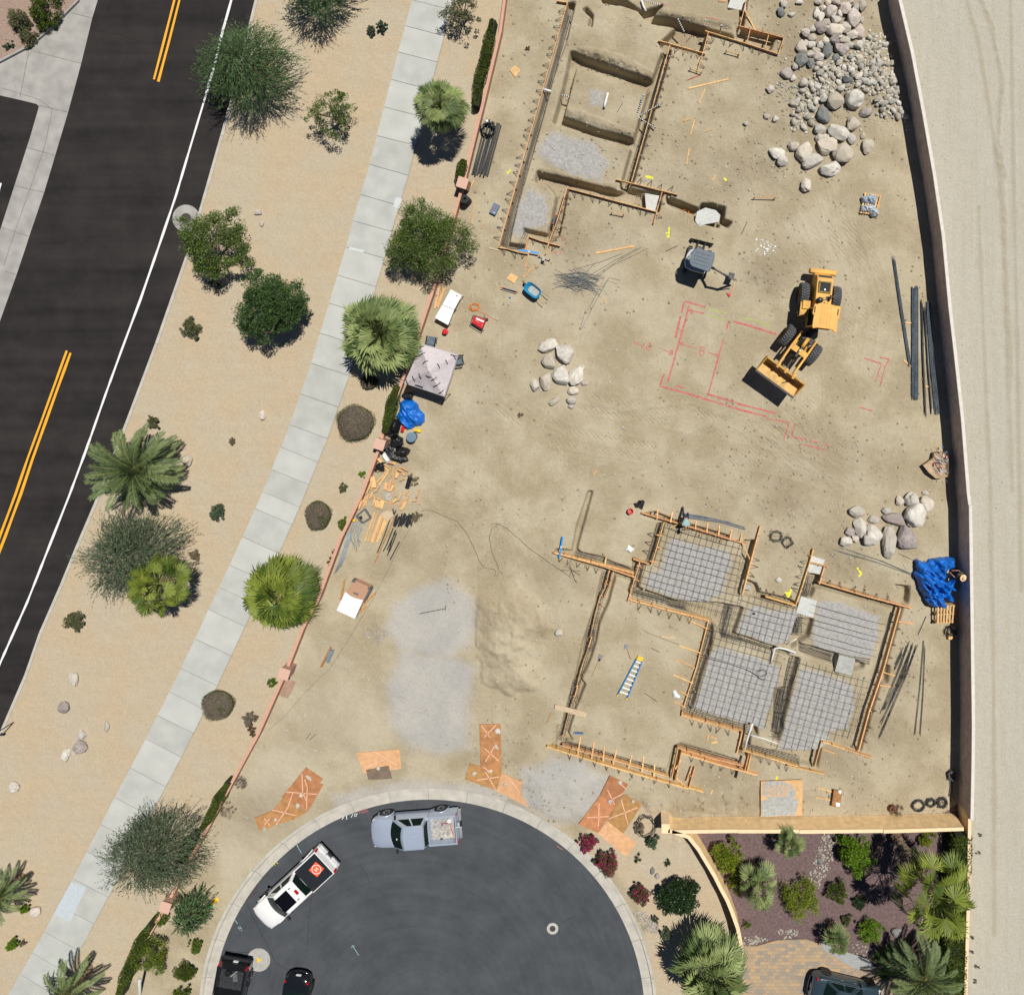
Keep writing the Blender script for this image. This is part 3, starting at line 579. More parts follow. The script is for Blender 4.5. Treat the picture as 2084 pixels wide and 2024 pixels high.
# --- walls
def blockmat(name,c1,c2,mortar,bw=.41,rh=.2,bias=0):
 m, t, b = newmat(name); N = t.nodes; L = t.links; tc = N.new('ShaderNodeUVMap'); tc.uv_map = 'UVMap'
 br = N.new('ShaderNodeTexBrick'); br.inputs['Scale'].default_value = 1.0; br.inputs['Brick Width'].default_value = bw; br.inputs['Row Height'].default_value = rh; br.inputs['Mortar Size'].default_value = .008; br.inputs['Bias'].default_value = bias
 br.inputs['Color1'].default_value = (*c1,1); br.inputs['Color2'].default_value = (*c2,1); br.inputs['Mortar'].default_value = (*mortar,1)
 L.new(tc.outputs[0], br.inputs['Vector'])
 to = N.new('ShaderNodeTexCoord'); n = N.new('ShaderNodeTexNoise'); n.inputs['Scale'].default_value = 2.5; n.inputs['Detail'].default_value = 7; L.new(to.outputs['Object'], n.inputs['Vector'])
 r = N.new('ShaderNodeValToRGB'); r.color_ramp.elements[0].color = (.8,.8,.8,1); r.color_ramp.elements[1].color = (1.12,1.1,1.08,1); r.color_ramp.elements[0].position = .3; r.color_ramp.elements[1].position = .7; L.new(n.outputs[0], r.inputs[0])
 q = N.new('ShaderNodeMix'); q.data_type = 'RGBA'; q.blend_type = 'MULTIPLY'; q.inputs[0].default_value = 1; L.new(br.outputs[0], q.inputs[6]); L.new(r.outputs[0], q.inputs[7])
 L.new(q.outputs[2], b.inputs['Base Color']); b.inputs['Roughness'].default_value = .9; b.inputs['Specular IOR Level'].default_value = .15
 bp = N.new('ShaderNodeBump'); bp.inputs['Strength'].default_value = .6; bp.inputs['Distance'].default_value = .01; bp.invert = True; L.new(br.outputs['Fac'], bp.inputs['Height']); L.new(bp.outputs[0], b.inputs['Normal'])
 return m
def wall_run(name,P,w,z0,z1,m,parent,cap=None,capw=0,caph=0,side=1,zs=None):
 n = len(P); nr = []
 for i in range(n):
  d = []
  for a,b in ((i-1,i),(i,i+1)):
   if a >= 0 and b < n:
    dx,dy = P[b][0]-P[a][0],P[b][1]-P[a][1]; l = math.hypot(dx,dy); d.append((-dy/l,dx/l))
  if len(d) == 2:
   mx,my = d[0][0]+d[1][0],d[0][1]+d[1][1]; l = math.hypot(mx,my); mx,my = mx/l,my/l; c = mx*d[0][0]+my*d[0][1]; nr.append((mx/c,my/c))
  else: nr.append(d[0])
 s = [0]
 for i in range(1,n): s.append(s[-1]+math.dist(P[i],P[i-1]))
 def body(nm,o0,o1,a,b,mt):
  V,Fq,UV = [],[],[]
  for i in range(n-1):
   ha = b if zs is None else zs[i]+(b-z1); hb = ha
   lo,hi = a if zs is None or a == z0 else zs[i]+(a-z1),ha
   p = [(P[i][0]+nr[i][0]*o0*side,P[i][1]+nr[i][1]*o0*side),(P[i+1][0]+nr[i+1][0]*o0*side,P[i+1][1]+nr[i+1][1]*o0*side),
    (P[i+1][0]+nr[i+1][0]*o1*side,P[i+1][1]+nr[i+1][1]*o1*side),(P[i][0]+nr[i][0]*o1*side,P[i][1]+nr[i][1]*o1*side)]
   o = len(V); V += [(x,y,z) for z in (lo,hi) for x,y in p]
   fl = [((0,1,5,4),s[i],s[i+1]),((2,3,7,6),s[i+1],s[i])]
   for f,u0,u1 in fl: Fq.append(tuple(o+k for k in f)); UV += [(u0,lo),(u1,lo),(u1,hi),(u0,hi)]
   Fq.append((o+4,o+5,o+6,o+7)); UV += [(s[i],0.05),(s[i+1],.05),(s[i+1],.15),(s[i],.15)]
   if i == 0 or zs is not None: Fq.append((o+3,o+0,o+4,o+7)); UV += [(0,lo),(.2,lo),(.2,hi),(0,hi)]
   if i == n-2 or zs is not None: Fq.append((o+1,o+2,o+6,o+5)); UV += [(0,lo),(.2,lo),(.2,hi),(0,hi)]
  me = bpy.data.meshes.new(nm); me.from_pydata(V,[],Fq); me.materials.append(mt)
  ul = me.uv_layers.new(name='UVMap'); 
  for k,uv in enumerate(UV): ul.data[k].uv = uv
  o = link(bpy.data.objects.new(nm,me)); o.parent = parent; return o
 body(name,0,w,z0,z1,m)
 if cap: body('cap', -capw, w+capw, z1, z1+caph, cap)
M['wallE'] = blockmat('grey_pink_block', (.52,.43,.39), (.45,.37,.335), (.30,.25,.22))
M['capE'] = mat('pale_block_cap', (.62,.585,.53), .85, var=.08, scale=3)
tE = thing('block_wall', 'long grey-brown concrete block wall between the building site and the pale dirt lane', 'wall')
wall_run('wall_face', wallR[:11], .20, -.7, 1.67, M['wallE'], tE, M['capE'], .005, .10, side=1)
tE2 = thing('block_wall', 'grey-brown block wall beside the lane south of the step in its cap, behind the blue tarpaulin', 'wall')
W2 = [(x+.02,y) for x,y in wallR[10:15]]
wall_run('wall_face', W2, .20, -.7, 1.72, M['wallE'], tE2, M['capE'], .005, .10, side=1)
M['tanw'] = blockmat('tan_slump_block', (.93,.68,.37), (.90,.64,.34), (.62,.43,.22), .41, .105)
M['tancap'] = mat('tan_stucco_cap', (.80,.60,.37), .85, var=.06, scale=4)
tE3 = thing('garden_wall', 'low tan wall covered by a clipped hedge on the edge of the palm garden and the lane', 'wall')
wall_run('wall_face', [(x+.02, y) for x, y in wallR[14:]], .2, -.4, 1.4, M['tanw'], tE3, M['tancap'], .004, .08, side=1)
tT = thing('garden_wall', 'tan slump block wall with stepped cap between the site and the palm garden', 'wall')
wt = wallT[:4]+[(wallT[4][0]+.75,wallT[4][1])]
wall_run('wall_face', wt, .2, -.6, 1.38, M['tanw'], tT, M['tancap'], .015, .07, side=-1, zs=[1.30, 1.34, 1.39, 1.45])
tC = thing('garden_wall', 'curved tan block wall sweeping from the wall corner down to the paver driveway', 'wall')
wc = [(wallC[0][0]-.28,wallC[0][1]-.10)]+wallC[1:]
wall_run('wall_face', wc, .2, -.5, 1.30, M['tanw'], tC, M['tancap'], .02, .07, side=1)
p = MB(); q0 = wallC[0]; p.box((q0[0]-.42, q0[1]+.12, .62), (.55, .6, 1.5), 0); p.build('end_post', M['tancap'], tT, world=False)
M['pink'] = mat('pink_stucco', (.36,.215,.165), .9, var=.1, scale=5, bump=.3, bscale=60)
M['pinkcap'] = mat('pink_wall_cap', (.55,.30,.21), .85, var=.08, scale=5)
M['pinkp'] = mat('pink_pillar_cap', (.58,.37,.285), .85, var=.06, scale=9, bump=.2, bscale=90)
pil = [(941,372),(772,904),(578,1371),(336,1846)]; pz = [1.15,1.15,1.1,1.1]
PL = []
segs = [wallL[0:4],wallL[3:8],wallL[7:12],wallL[11:17],wallL[16:]]
pc = [g2(x,y,z) for (x,y),z in zip(pil,pz)]
bp_ = [wallL[:3]+[pc[0]],[pc[0]]+wallL[4:7]+[pc[1]],[pc[1]]+wallL[7:11]+[pc[2]],[pc[2]]+wallL[12:16]+[pc[3]],[pc[3]]+wallL[17:]]
wl = ['northernmost run of the pink garden wall, from the photo top to the first pillar', 'pink garden wall run beside the white canopy tent, between the first two pillars', 'pink garden wall run behind the scrap lumber heap and gang box', 'narrow pink garden wall run climbing north from the wispy tree to the third pillar', 'southernmost run of pink wall among yellow flowering shrubs']
for P_,lb in zip(bp_,wl):
 t_ = thing('garden_wall', lb, 'wall'); P_ = [P_[0]]+P_[1:]
 wall_run('wall_face', P_, .17, -.4, .53, M['pink'], t_, M['pinkcap'], .012, .06, side=-1)
pn = ['pink square wall pillar just below the stack of black pipes', 'pink square wall pillar beside the black trash bags', 'pink square wall pillar above the brown mat on the soil', 'pink square wall pillar half hidden under the wispy grey-green tree']
for (x,y),z,lb in zip(pc,pz,pn):
 t_ = thing('wall_pillar', lb, 'pillar', (x, y, 0), math.radians(-18), 'pillars of the pink wall')
 MB().box((0, 0, z/2-.25), (.60, .60, z+.46-.0)).build('shaft', M['pink'], t_, world=False)
 MB().box((0, 0, z+.0), (.72, .72, .07)).build('cap', M['pinkp'], t_, world=False, bevel=.01)
# --- rocks
def rockmesh(seed,sub=3,flat=.75,rough=.28,facets=7):
 import bmesh
 rs = random.Random(seed); bm = bmesh.new(); bmesh.ops.create_icosphere(bm,subdivisions=sub,radius=1)
 pl = []
 for i in range(facets):
  n = Vector((rs.gauss(0,1),rs.gauss(0,1),rs.gauss(0,1))).normalized(); pl.append((n,rs.uniform(.70,.94)))
 off = Vector((seed*3.1,seed*1.7,0))
 for v in bm.verts:
  p = v.co.copy(); p *= 1+rough*mnoise.noise(p*1.1+off)+rough*.35*mnoise.noise(p*3+off)+rough*.13*mnoise.noise(p*8+off)
  for n,d in pl:
   s = p.dot(n)
   if s > d: p -= n*(s-d)*.88
  v.co = Vector((p.x,p.y,p.z*flat))
 me = bpy.data.meshes.new('boulder'); bm.to_mesh(me); bm.free()
 me.polygons.foreach_set('use_smooth', [True]*len(me.polygons)); me.set_sharp_from_angle(angle=math.radians(32)); 
 co = np.empty(len(me.vertices)*3, dtype=np.float32); me.vertices.foreach_get('co', co); co = co.reshape(-1, 3)
 mn, mx = co[:, :2].min(0), co[:, :2].max(0); co[:, :2] = (co[:, :2]-(mn+mx)/2)/((mx-mn)/2); me.vertices.foreach_set('co', co.ravel()); me.update()
 return me
def rockmat(name,c1,c2,stain=(.40,.34,.27),rnd=.18):
 m, t, b = newmat(name); N = t.nodes; L = t.links; tc = N.new('ShaderNodeTexCoord'); oi = N.new('ShaderNodeObjectInfo')
 sp = N.new('ShaderNodeVectorMath'); sp.operation = 'MULTIPLY_ADD'; cb = N.new('ShaderNodeCombineXYZ')
 mu = N.new('ShaderNodeMath'); mu.operation = 'MULTIPLY'; mu.inputs[1].default_value = 50; L.new(oi.outputs['Random'], mu.inputs[0])
 for k in range(3): L.new(mu.outputs[0],cb.inputs[k])
 sp.inputs[1].default_value = (1,1,1); L.new(tc.outputs['Object'], sp.inputs[0]); L.new(cb.outputs[0], sp.inputs[2])
 n1 = N.new('ShaderNodeTexNoise'); n1.inputs['Scale'].default_value = 2.2; n1.inputs['Detail'].default_value = 8; n1.inputs['Roughness'].default_value = .65; L.new(sp.outputs[0], n1.inputs['Vector'])
 n2 = N.new('ShaderNodeTexNoise'); n2.inputs['Scale'].default_value = 12; n2.inputs['Detail'].default_value = 6; n2.inputs['Roughness'].default_value = .7; L.new(sp.outputs[0], n2.inputs['Vector'])
 r = N.new('ShaderNodeValToRGB'); r.color_ramp.elements[0].position = .34; r.color_ramp.elements[1].position = .66; r.color_ramp.elements[0].color = (*c1,1); r.color_ramp.elements[1].color = (*c2,1); L.new(n1.outputs[0], r.inputs[0])
 r2 = N.new('ShaderNodeValToRGB'); r2.color_ramp.elements[0].position = .35; r2.color_ramp.elements[1].position = .65; r2.color_ramp.elements[0].color = (.62,.62,.62,1); r2.color_ramp.elements[1].color = (1.2,1.19,1.17,1); L.new(n2.outputs[0], r2.inputs[0])
 q = N.new('ShaderNodeMix'); q.data_type = 'RGBA'; q.blend_type = 'MULTIPLY'; q.inputs[0].default_value = .8; L.new(r.outputs[0], q.inputs[6]); L.new(r2.outputs[0], q.inputs[7])
 st = N.new('ShaderNodeMix'); st.data_type = 'RGBA'; mr = N.new('ShaderNodeMapRange'); mr.inputs['From Min'].default_value = .3; mr.inputs['From Max'].default_value = 1.0; mr.inputs['To Max'].default_value = .6; L.new(oi.outputs['Random'], mr.inputs['Value']); L.new(mr.outputs[0], st.inputs[0])
 L.new(q.outputs[2],st.inputs[6]); st.inputs[7].default_value = (*stain,1)
 hs = N.new('ShaderNodeHueSaturation'); L.new(st.outputs[2], hs.inputs['Color']); f = N.new('ShaderNodeMath'); f.operation = 'FRACT'; g = N.new('ShaderNodeMath'); g.operation = 'MULTIPLY'; g.inputs[1].default_value = 13.7; L.new(oi.outputs['Random'], g.inputs[0]); L.new(g.outputs[0], f.inputs[0])
 mr3 = N.new('ShaderNodeMapRange'); mr3.inputs['To Min'].default_value = 1-rnd; mr3.inputs['To Max'].default_value = 1+rnd; L.new(f.outputs[0], mr3.inputs['Value']); L.new(mr3.outputs[0], hs.inputs['Value'])
 L.new(hs.outputs[0], b.inputs['Base Color']); b.inputs['Roughness'].default_value = .9; b.inputs['Specular IOR Level'].default_value = .2
 bp = N.new('ShaderNodeBump'); bp.inputs['Strength'].default_value = .7; bp.inputs['Distance'].default_value = .06; L.new(n2.outputs[0], bp.inputs['Height']); L.new(bp.outputs[0], b.inputs['Normal'])
 return m
M['rock'] = rockmat('granite_boulder', (.47,.44,.39), (.68,.65,.59), (.50,.42,.31))
M['rockp'] = rockmat('purple_grey_boulder', (.25,.21,.205), (.50,.46,.43), (.36,.30,.27))
M['rockg'] = rockmat('dark_grey_boulder', (.17,.18,.18), (.28,.29,.28), (.2,.2,.19))
M['rockr'] = rockmat('pinkish_boulder', (.47,.40,.36), (.64,.59,.54), (.52,.43,.36))
M['river'] = rockmat('river_stone', (.26,.235,.20), (.42,.39,.34), (.30,.22,.15), .3)
M['pebble'] = rockmat('pale_cobble', (.42,.40,.35), (.64,.62,.56), (.44,.37,.27), .28)
RM = [rockmesh(i+1,4,random.uniform(.6,.85),random.uniform(.22,.45),random.randint(8,14)) for i in range(16)]
SM = [rockmesh(i+40,2,random.uniform(.55,.8),random.uniform(.2,.4),4) for i in range(8)]
def setm(me,m): me = me.copy(); me.materials.append(m); return me
RMm = {k: [setm(me, M[k]) for me in RM] for k in ('rock', 'rockp', 'rockg', 'rockr')}
SMm = [setm(me, M['pebble']) for me in SM]
rcount = 0
def rock(c, x, y, rx, ry, label, group, m='rock', rz=None, small=False, name='boulder', hfac=.8, sink=.25, lift=0.0, cat='boulder'):
 global rcount; rcount += 1
 s = CR[c][2]; ox,oy,_ = CR[c]; a,b = rx/s/30,ry/s/30; h = min(a,b)*hfac
 v = gp(ox+x/s,oy+y/s)
 o = link(bpy.data.objects.new(name,(random.choice(SMm) if small else RMm[m][(rcount*5+int(x)) % 16])))
 zz = h*(.8 if not small else .6); lean = G(ox+x/s,oy+y/s,v.z+zz*.5)
 fl = random.choice((1,-1)); o.rotation_euler = (0,0,(0 if rz is None else rz)+(math.pi if random.random() < .5 else 0))
 o.scale = (a,b*fl if False else b,max(h,.02)*1.25); o.location = (lean.x,lean.y,v.z+h*(.75-sink)+lift)
 return tag(o,label,cat,group)
def cluster(c,L_,where,group,mm={}):
 order = sorted(range(len(L_)),key=lambda i: L_[i][1]); rank = {i: k for k,i in enumerate(order)}
 big = max(range(len(L_)),key=lambda i: L_[i][2]*L_[i][3])
 for i,r in enumerate(L_):
  k = rank[i]; m = r[4] if len(r) > 4 else 'rock'
  w = {'rock': 'pale grey', 'rockp': 'purplish', 'rockg': 'dark grey', 'rockr': 'pink-tinged'}[m]
  sh = 'long' if max(r[2], r[3]) > 1.6*min(r[2], r[3]) else 'rounded'
  pos = 'topmost' if k == 0 else ('lowest' if k == len(L_)-1 else ORD[k]+' from the top')
  rz = r[5] if len(r) > 5 else None
  rock(c, r[0], r[1], r[2], r[3], f'{w} {sh} boulder, {pos} in the {where}', group, m, rz)
cluster('g', [(435,765,80,55,'rock',.15),(565,830,70,74),(440,882,58,66),(418,1035,48,75),(333,1065,36,50,'rock',.3),(655,990,62,84,'rock',-.5),(532,990,70,80),(480,1190,46,28,'rock',.4),(628,1108,44,36),(615,1182,38,36),(715,1053,32,18,'rockr'),(612,1228,25,18),(690,935,34,30)], 'cluster east of the tent', 'boulders in the cluster east of the canopy tent')
cluster('l', [(1285,8,22,16),(1110,62,28,36,'rock',.2),(1190,50,52,48),(1298,85,52,56),(815,135,54,42),(1022,134,36,28),(1215,155,76,84),(1070,185,80,46,'rockp',-.2),(935,188,46,30),(840,248,42,72,'rock',.25),(772,272,36,30,'rockp'),(925,292,68,74),(745,340,44,36),(808,322,26,26),(1155,312,66,84,'rockp'),(1035,342,50,118,'rock',-.05),(1190,215,30,26)], 'group above the big blue tarpaulin', 'boulders north-west of the big blue tarpaulin')
cluster('d', [(670,690,58,62,'rock'),(800,680,65,65),(880,765,48,35,'rockp'),(585,785,46,64,'rockg',.5),(795,845,48,48),(565,885,40,38),(690,905,76,52,'rock',-.4),(580,950,50,35),(625,990,70,58,'rock',.5),(725,1045,78,70),(780,950,28,38),(860,925,18,25),(890,1000,40,56,'rock',-.3),(455,1040,58,72),(385,1000,40,32),(505,1095,74,50,'rock',.5),(635,1155,76,50,'rock',.2),(270,1050,58,40,'rock',-.3),(310,1100,38,36),(470,1265,38,48)], 'large spill ending the rock pile', 'large boulders at the foot of the rock pile')
pile = [(320,30,22,25),(300,85,24,30,'rockg',.4),(375,100,25,16,'rock',.4),(425,18,25,14),(555,15,22,20),(545,90,22,36),(638,82,42,40,'rockr'),(675,15,30,24,'rockr'),(735,58,36,42,'rockr'),(775,10,26,18,'rockr'),(810,55,24,30),(850,45,32,35),(795,125,42,62,'rockr'),(675,140,36,30),(610,150,28,22),(850,140,18,28),(570,120,22,36),(590,60,22,22,'rockr'),(570,190,44,38,'rockp'),(668,210,62,40,'rock',-.1),(740,190,34,38),(832,215,36,46,'rockr'),(785,240,40,30),(465,228,26,30,'rockr'),(512,258,32,26),(600,278,28,24),(662,275,34,32,'rockp'),(735,275,36,22),(770,310,38,20),(825,312,30,28),(435,325,34,46),(500,310,30,22),(565,310,22,25),(614,350,34,52,'rockg'),(675,395,26,24,'rockg'),(712,340,50,38,'rockp'),(440,415,42,46,'rockg'),(500,370,30,22),(555,392,36,28,'rockr'),(502,432,25,32,'rockg'),(570,440,30,22,'rockp'),(395,455,20,25,'rockr'),(335,500,40,35,'rockr'),(225,612,28,25,'rockr'),(385,535,18,22),(455,565,28,30,'rockr'),(545,595,24,24),(832,520,34,24),(755,550,36,26,'rockg',-.4),(1065,560,20,28),(590,665,26,32),(385,710,30,22),(205,795,20,18),(265,812,20,20),(60,845,18,15),(620,20,20,22),(700,100,20,28),(640,110,22,18),(540,350,26,22),(700,250,22,18),(470,300,24,22),(520,200,24,22)]
bands = {}
for r in pile: bands.setdefault(min(6,int(r[1]//95)),[]).append(r)
bn = ["rock pile's top band", "rock pile's second band", "rock pile's third band", "rock pile's fourth band", "rock pile's fifth band", "rock pile's sixth band", "rock pile's sparse last band"]
for b_,L_ in bands.items():
 L_.sort(key=lambda r: r[0])
 for k,r in enumerate(L_):
  m = r[4] if len(r) > 4 else 'rock'; w = {'rock': 'pale', 'rockp': 'purplish', 'rockg': 'dark grey', 'rockr': 'red-marked pinkish'}[m]
  rock('d', r[0], r[1], r[2]*1.08, r[3]*1.08, f'{w} boulder, {ORD[min(k, 19)]} from the left in the {bn[b_]}', 'boulders of the rock pile', m, r[5] if len(r) > 5 else random.uniform(-.3, .3), lift=random.uniform(0, .12))
for c, x, y, a, b_, m, lb in [('i',570,1437,32,52,'rock','pale veined rock between the street and the walk, north-west of the dark cracked one'),('i',495,1650,38,48,'rockp','grey-brown rock on the sand below the pale veined rock'),('i',820,1800,20,42,'rock','flat greenish-grey slab lying alone beside the walk'),('i',625,1860,38,34,'rock','white and brown rock just above the two largest rocks by the walk'),
 ('m',595,68,50,46,'rockp','large grey rock with brown face below the white and brown rock'),('m',487,133,30,52,'rock','upright oblong grey rock left of the large grey rock with brown face'),('m',105,365,38,38,'rock','lone rounded rock near the left edge of the sand strip'),('m',262,1290,40,40,'rockr','buff rock beside the small round bush at the left edge'),
 ('e',1433,1643,42,48,'rock','round grey rock touching the date palm fronds'),('b',93,1625,30,22,'rock','white angular rock on the sand west of the walk'),('b',123,1715,18,22,'rock','small grey rock just below the white angular rock'),('f',128,1296,26,38,'rockr','brown rock on the sand left of the walk'),
 ('k',520,1080,30,32,'rock','buff round boulder on bare soil east of the sand heap'),('m',595,5,30,14,'rock','flat rock tucked above the large grey rock with brown face'),('e',1650,0,1,1,'rock',None),
 ('g',1005,1390,12,10,'rock','small pale stone south-east of the boulder cluster'),('l',285,600,24,18,'rock','flat grey concrete chunk between the form boards'),('o',1555,985,18,28,'rockg','dark upright rock behind the bougainvillea'),('o',1590,1022,18,18,'rockp','brown rock next to the dark upright rock'),
 ('p',1215,1135,30,26,'rockg','blue-grey rock beside the bright round bush in the garden'),('p',1190,620,16,10,'rock','white stones by the leaning palm trunk'),('p',770,720,16,18,'rockg','dark river boulder in the garden stone band'),('p',1770,1140,1,1,'rock',None)]:
 if lb: rock(c, x, y, a, b_, lb, None, m, random.uniform(-.2, .2), name='rock', cat='rock')
for k, (c, x, y, a, b_) in enumerate([('n',865,118,30,12),('n',805,253,14,14),('n',780,333,16,20),('n',608,437,14,16),('n',525,505,16,18),('n',1395,40,18,14),('n',1220,20,1,1),('o',403,68,12,24),('o',237,263,22,16),('o',357,243,10,22),('o',470,343,16,14),('o',1313,330,18,18),('o',1237,470,18,18),('o',1408,470,14,12),('k',50,1830,26,22)]):
 if a > 2: rock(c, x, y, a, b_, 'small pale rock weighing down a plywood sheet by the street', 'rocks weighing down the plywood sheets', 'rock', random.uniform(0, 3), lift=.05, name='rock', cat='rock')
def inpoly(x,y,P):
 ins = False
 for i in range(len(P)):
  (x0,y0),(x1,y1) = P[i],P[i-1]
  if (y0 > y) != (y1 > y) and x < (x1-x0)*(y-y0)/(y1-y0)+x0: ins = not ins
 return ins
cobP = [(500,430),(700,380),(800,350),(860,270),(960,220),(1020,260),(1060,400),(1090,560),(1120,700),(1150,800),(1080,820),(960,810),(930,640),(800,600),(640,640),(560,720),(520,850),(460,870),(370,900),(360,840),(380,680),(440,600),(540,480)]
rs = random.Random(5)
def rubble(name,pts,lo,hi,label,m=None):
 V,F = [],[]; src = []
 for me in SM[:5]:
  co = np.empty(len(me.vertices)*3, dtype=np.float32); me.vertices.foreach_get('co', co); fc = np.array([p.vertices[:] for p in me.polygons], dtype=np.int32); src.append((co.reshape(-1, 3), fc))
 o = 0
 for (x,y,z) in pts:
  co,fc = src[rs.randrange(5)]; a = lo+(hi-lo)*rs.random()**2.2; t = rs.uniform(0,6.3); c_,s_ = math.cos(t),math.sin(t); q = co*np.array([a,a*rs.uniform(.6,1),a*rs.uniform(.55,.8)],dtype=np.float32)
  q = np.stack([q[:, 0]*c_-q[:, 1]*s_,q[:, 0]*s_+q[:, 1]*c_,q[:, 2]],1)+np.array([x,y,z+a*.25]); V.append(q); F.append(fc+o); o += len(co)
 ob = npmesh(name, np.concatenate(V), np.concatenate(F), m or M['pebble'], smooth=True); return tag(ob, label, 'stones', kind='stuff')
n = 0
while n < 285:
 x,y = rs.uniform(350,1160),rs.uniform(210,910)
 if inpoly(x,y,cobP):
  a = 8+rs.random()**1.5*17
  rock('d', x, y, a*rs.uniform(.9, 1.4), a*.85, 'fist to head sized pale cobble heaped by the eastern wall', 'cobbles of the rock pile', 'rock', rs.uniform(-1.5, 1.5), small=True, name='cobble', cat='cobble', hfac=1.0, lift=rs.random()*.08); n += 1
pts = []
while len(pts) < 1500:
 x,y = rs.uniform(330,1200),rs.uniform(200,930)
 if inpoly(x, y, cobP) or rs.random() < .06: v = kg('d', x, y); pts.append((v.x, v.y, hz(v.x, v.y)))
rubble('rubble', pts, .025, .11, 'small rubble filling between the cobbles of the rock pile')
pts = []
while len(pts) < 3400:
 px,py = rs.uniform(430,1960),rs.uniform(0,1670); v = G(px,py)
 i = int(np.searchsorted(xs,v.x)); j = int(np.searchsorted(ys,v.y))
 if Z[i, j] < -.2 or A['land'][i, j] > .5 or A['lane'][i, j] > .5: continue
 dens = .22 + A['damp'][i, j]*.9 + (.5 if (px > 1700 and py > 1050) or (py > 1440 and px < 1100) else 0) + (.35 if 1300 < px < 1650 and 200 < py < 480 else 0)
 if rs.random() < dens: pts.append((v.x,v.y,Z[i,j]))
rubble('scattered_stones', pts, .02, .085, 'small pale stones scattered over the bare soil of the site')
pts = []
while len(pts) < 3600:
 px,py = rs.uniform(900,1950),rs.uniform(0,1670); v = G(px,py); i = int(np.searchsorted(xs,v.x)); j = int(np.searchsorted(ys,v.y))
 if A['land'][i, j] > .5 or A['lane'][i, j] > .5 or A['gravel'][i, j] > .3: continue
 if rs.random() < .10+A['damp'][i, j]*1.3: pts.append((v.x, v.y, Z[i, j]))
M['clod'] = rockmat('soil_clod', (.25,.205,.135), (.37,.315,.22), (.30,.25,.17), .2)
rubble('soil_clods', pts, .03, .10, 'crumbled soil clods around the footing trenches', M['clod'])
pts = []
for c, P, nn in (('p', [(700,820),(740,700),(790,560),(880,550),(860,640),(830,760),(760,880)], 260), ('o', [(1410,1280),(1500,1290),(1600,1390),(1590,1450),(1490,1430)], 220), ('p', [(300,1170),(380,1150),(470,1180),(440,1200),(320,1215)], 90), ('p', [(510,1120),(640,1120),(640,1150),(560,1180)], 60), ('p', [(960,1200),(1110,1230),(1060,1290),(960,1270)], 50),
    ('j', [(880,1080),(990,1000),(1090,1080),(1010,1190)], 90), ('d', [(260,560),(460,560),(420,700),(260,700)], 70)):
 px = [q[0] for q in P]; py = [q[1] for q in P]; k = 0
 while k < nn:
  x,y = rs.uniform(min(px),max(px)),rs.uniform(min(py),max(py))
  if inpoly(x,y,P): v = kg(c,x,y); pts.append((v.x,v.y,hz(v.x,v.y))); k += 1
rubble('river_rock', pts, .04, .11, 'river rocks edging the planted beds', M['river'])
# --- vegetation
def rnd_unit(n):
 v = np.random.normal(size=(n,3)); return v/np.linalg.norm(v,axis=1,keepdims=True)
def leaves(C,size,aspect=.5,D=None,droop=0,flat=.0):
 n = len(C); D = rnd_unit(n) if D is None else D/np.linalg.norm(D,axis=1,keepdims=True)
 U = rnd_unit(n); U[:, 2] *= 1-flat; Wd = np.cross(D,U); Wd /= np.linalg.norm(Wd,axis=1,keepdims=True)+1e-9
 s = (size*np.random.uniform(.6,1.3,n))[:, None]
 V = np.stack([C-D*s*.5,C+Wd*s*aspect*.5,C+D*s*.5,C-Wd*s*aspect*.5],1).reshape(-1,3)
 F = np.arange(n*4).reshape(-1,4); return V,F
def stems(mb,base,tips,r0,r1,bend=.15):
 for tp in tips:
  a,b = Vector(base),Vector(tp); mid = a.lerp(b,.5)+Vector((random.uniform(-1,1),random.uniform(-1,1),random.uniform(0,1)))*(b-a).length*bend
  mb.tube([a,a.lerp(mid,.6),mid,b.lerp(mid,.4),b],[r0,r0*.8,r0*.6,r1*1.3,r1],5)
M['bark'] = mat('tree_bark', (.20,.155,.11), .95, var=.25, scale=9, bump=.8, bscale=25)
M['palmbark'] = mat('palm_bark', (.26,.19,.125), .95, var=.35, scale=14, bump=1.0, bscale=22)
M['lf_wisp'] = leafmat('palo_verde_twigs', (.038,.085,.035), (.135,.215,.075))
M['lf_wisp2'] = leafmat('grey_green_twigs', (.048,.080,.042), (.15,.19,.105))
M['lf_mesq'] = leafmat('mesquite_leaves', (.040,.085,.016), (.15,.215,.042))
M['lf_mesq2'] = leafmat('dark_mesquite_leaves', (.025,.065,.018), (.09,.16,.04))
M['lf_fan'] = leafmat('fan_palm_fronds', (.050,.095,.022), (.36,.42,.16), rough=.6, tl=.2)
M['lf_fan2'] = leafmat('bright_fan_palm_fronds', (.035,.075,.008), (.29,.34,.05), rough=.55, tl=.2)
M['lf_date'] = leafmat('date_palm_fronds', (.060,.11,.045), (.25,.30,.125), rough=.55)
M['lf_shrub'] = leafmat('shrub_leaves', (.07,.085,.035), (.19,.20,.09))
M['lf_gsh'] = leafmat('grey_green_shrub', (.055,.09,.05), (.13,.18,.10))
M['lf_citrus'] = leafmat('citrus_leaves', (.07,.125,.008), (.29,.34,.022), c3=(.70,.36,.02))
M['lf_dkgreen'] = leafmat('dark_glossy_leaves', (.010,.028,.009), (.038,.072,.022), rough=.35, tl=.1)
M['lf_green'] = leafmat('bright_leaves', (.06,.14,.006), (.22,.34,.022))
M['lf_hedge'] = leafmat('hedge_leaves', (.035,.06,.008), (.11,.15,.015), c3=None)
M['lf_boug'] = leafmat('bougainvillea', (.055,.085,.02), (.13,.15,.05))
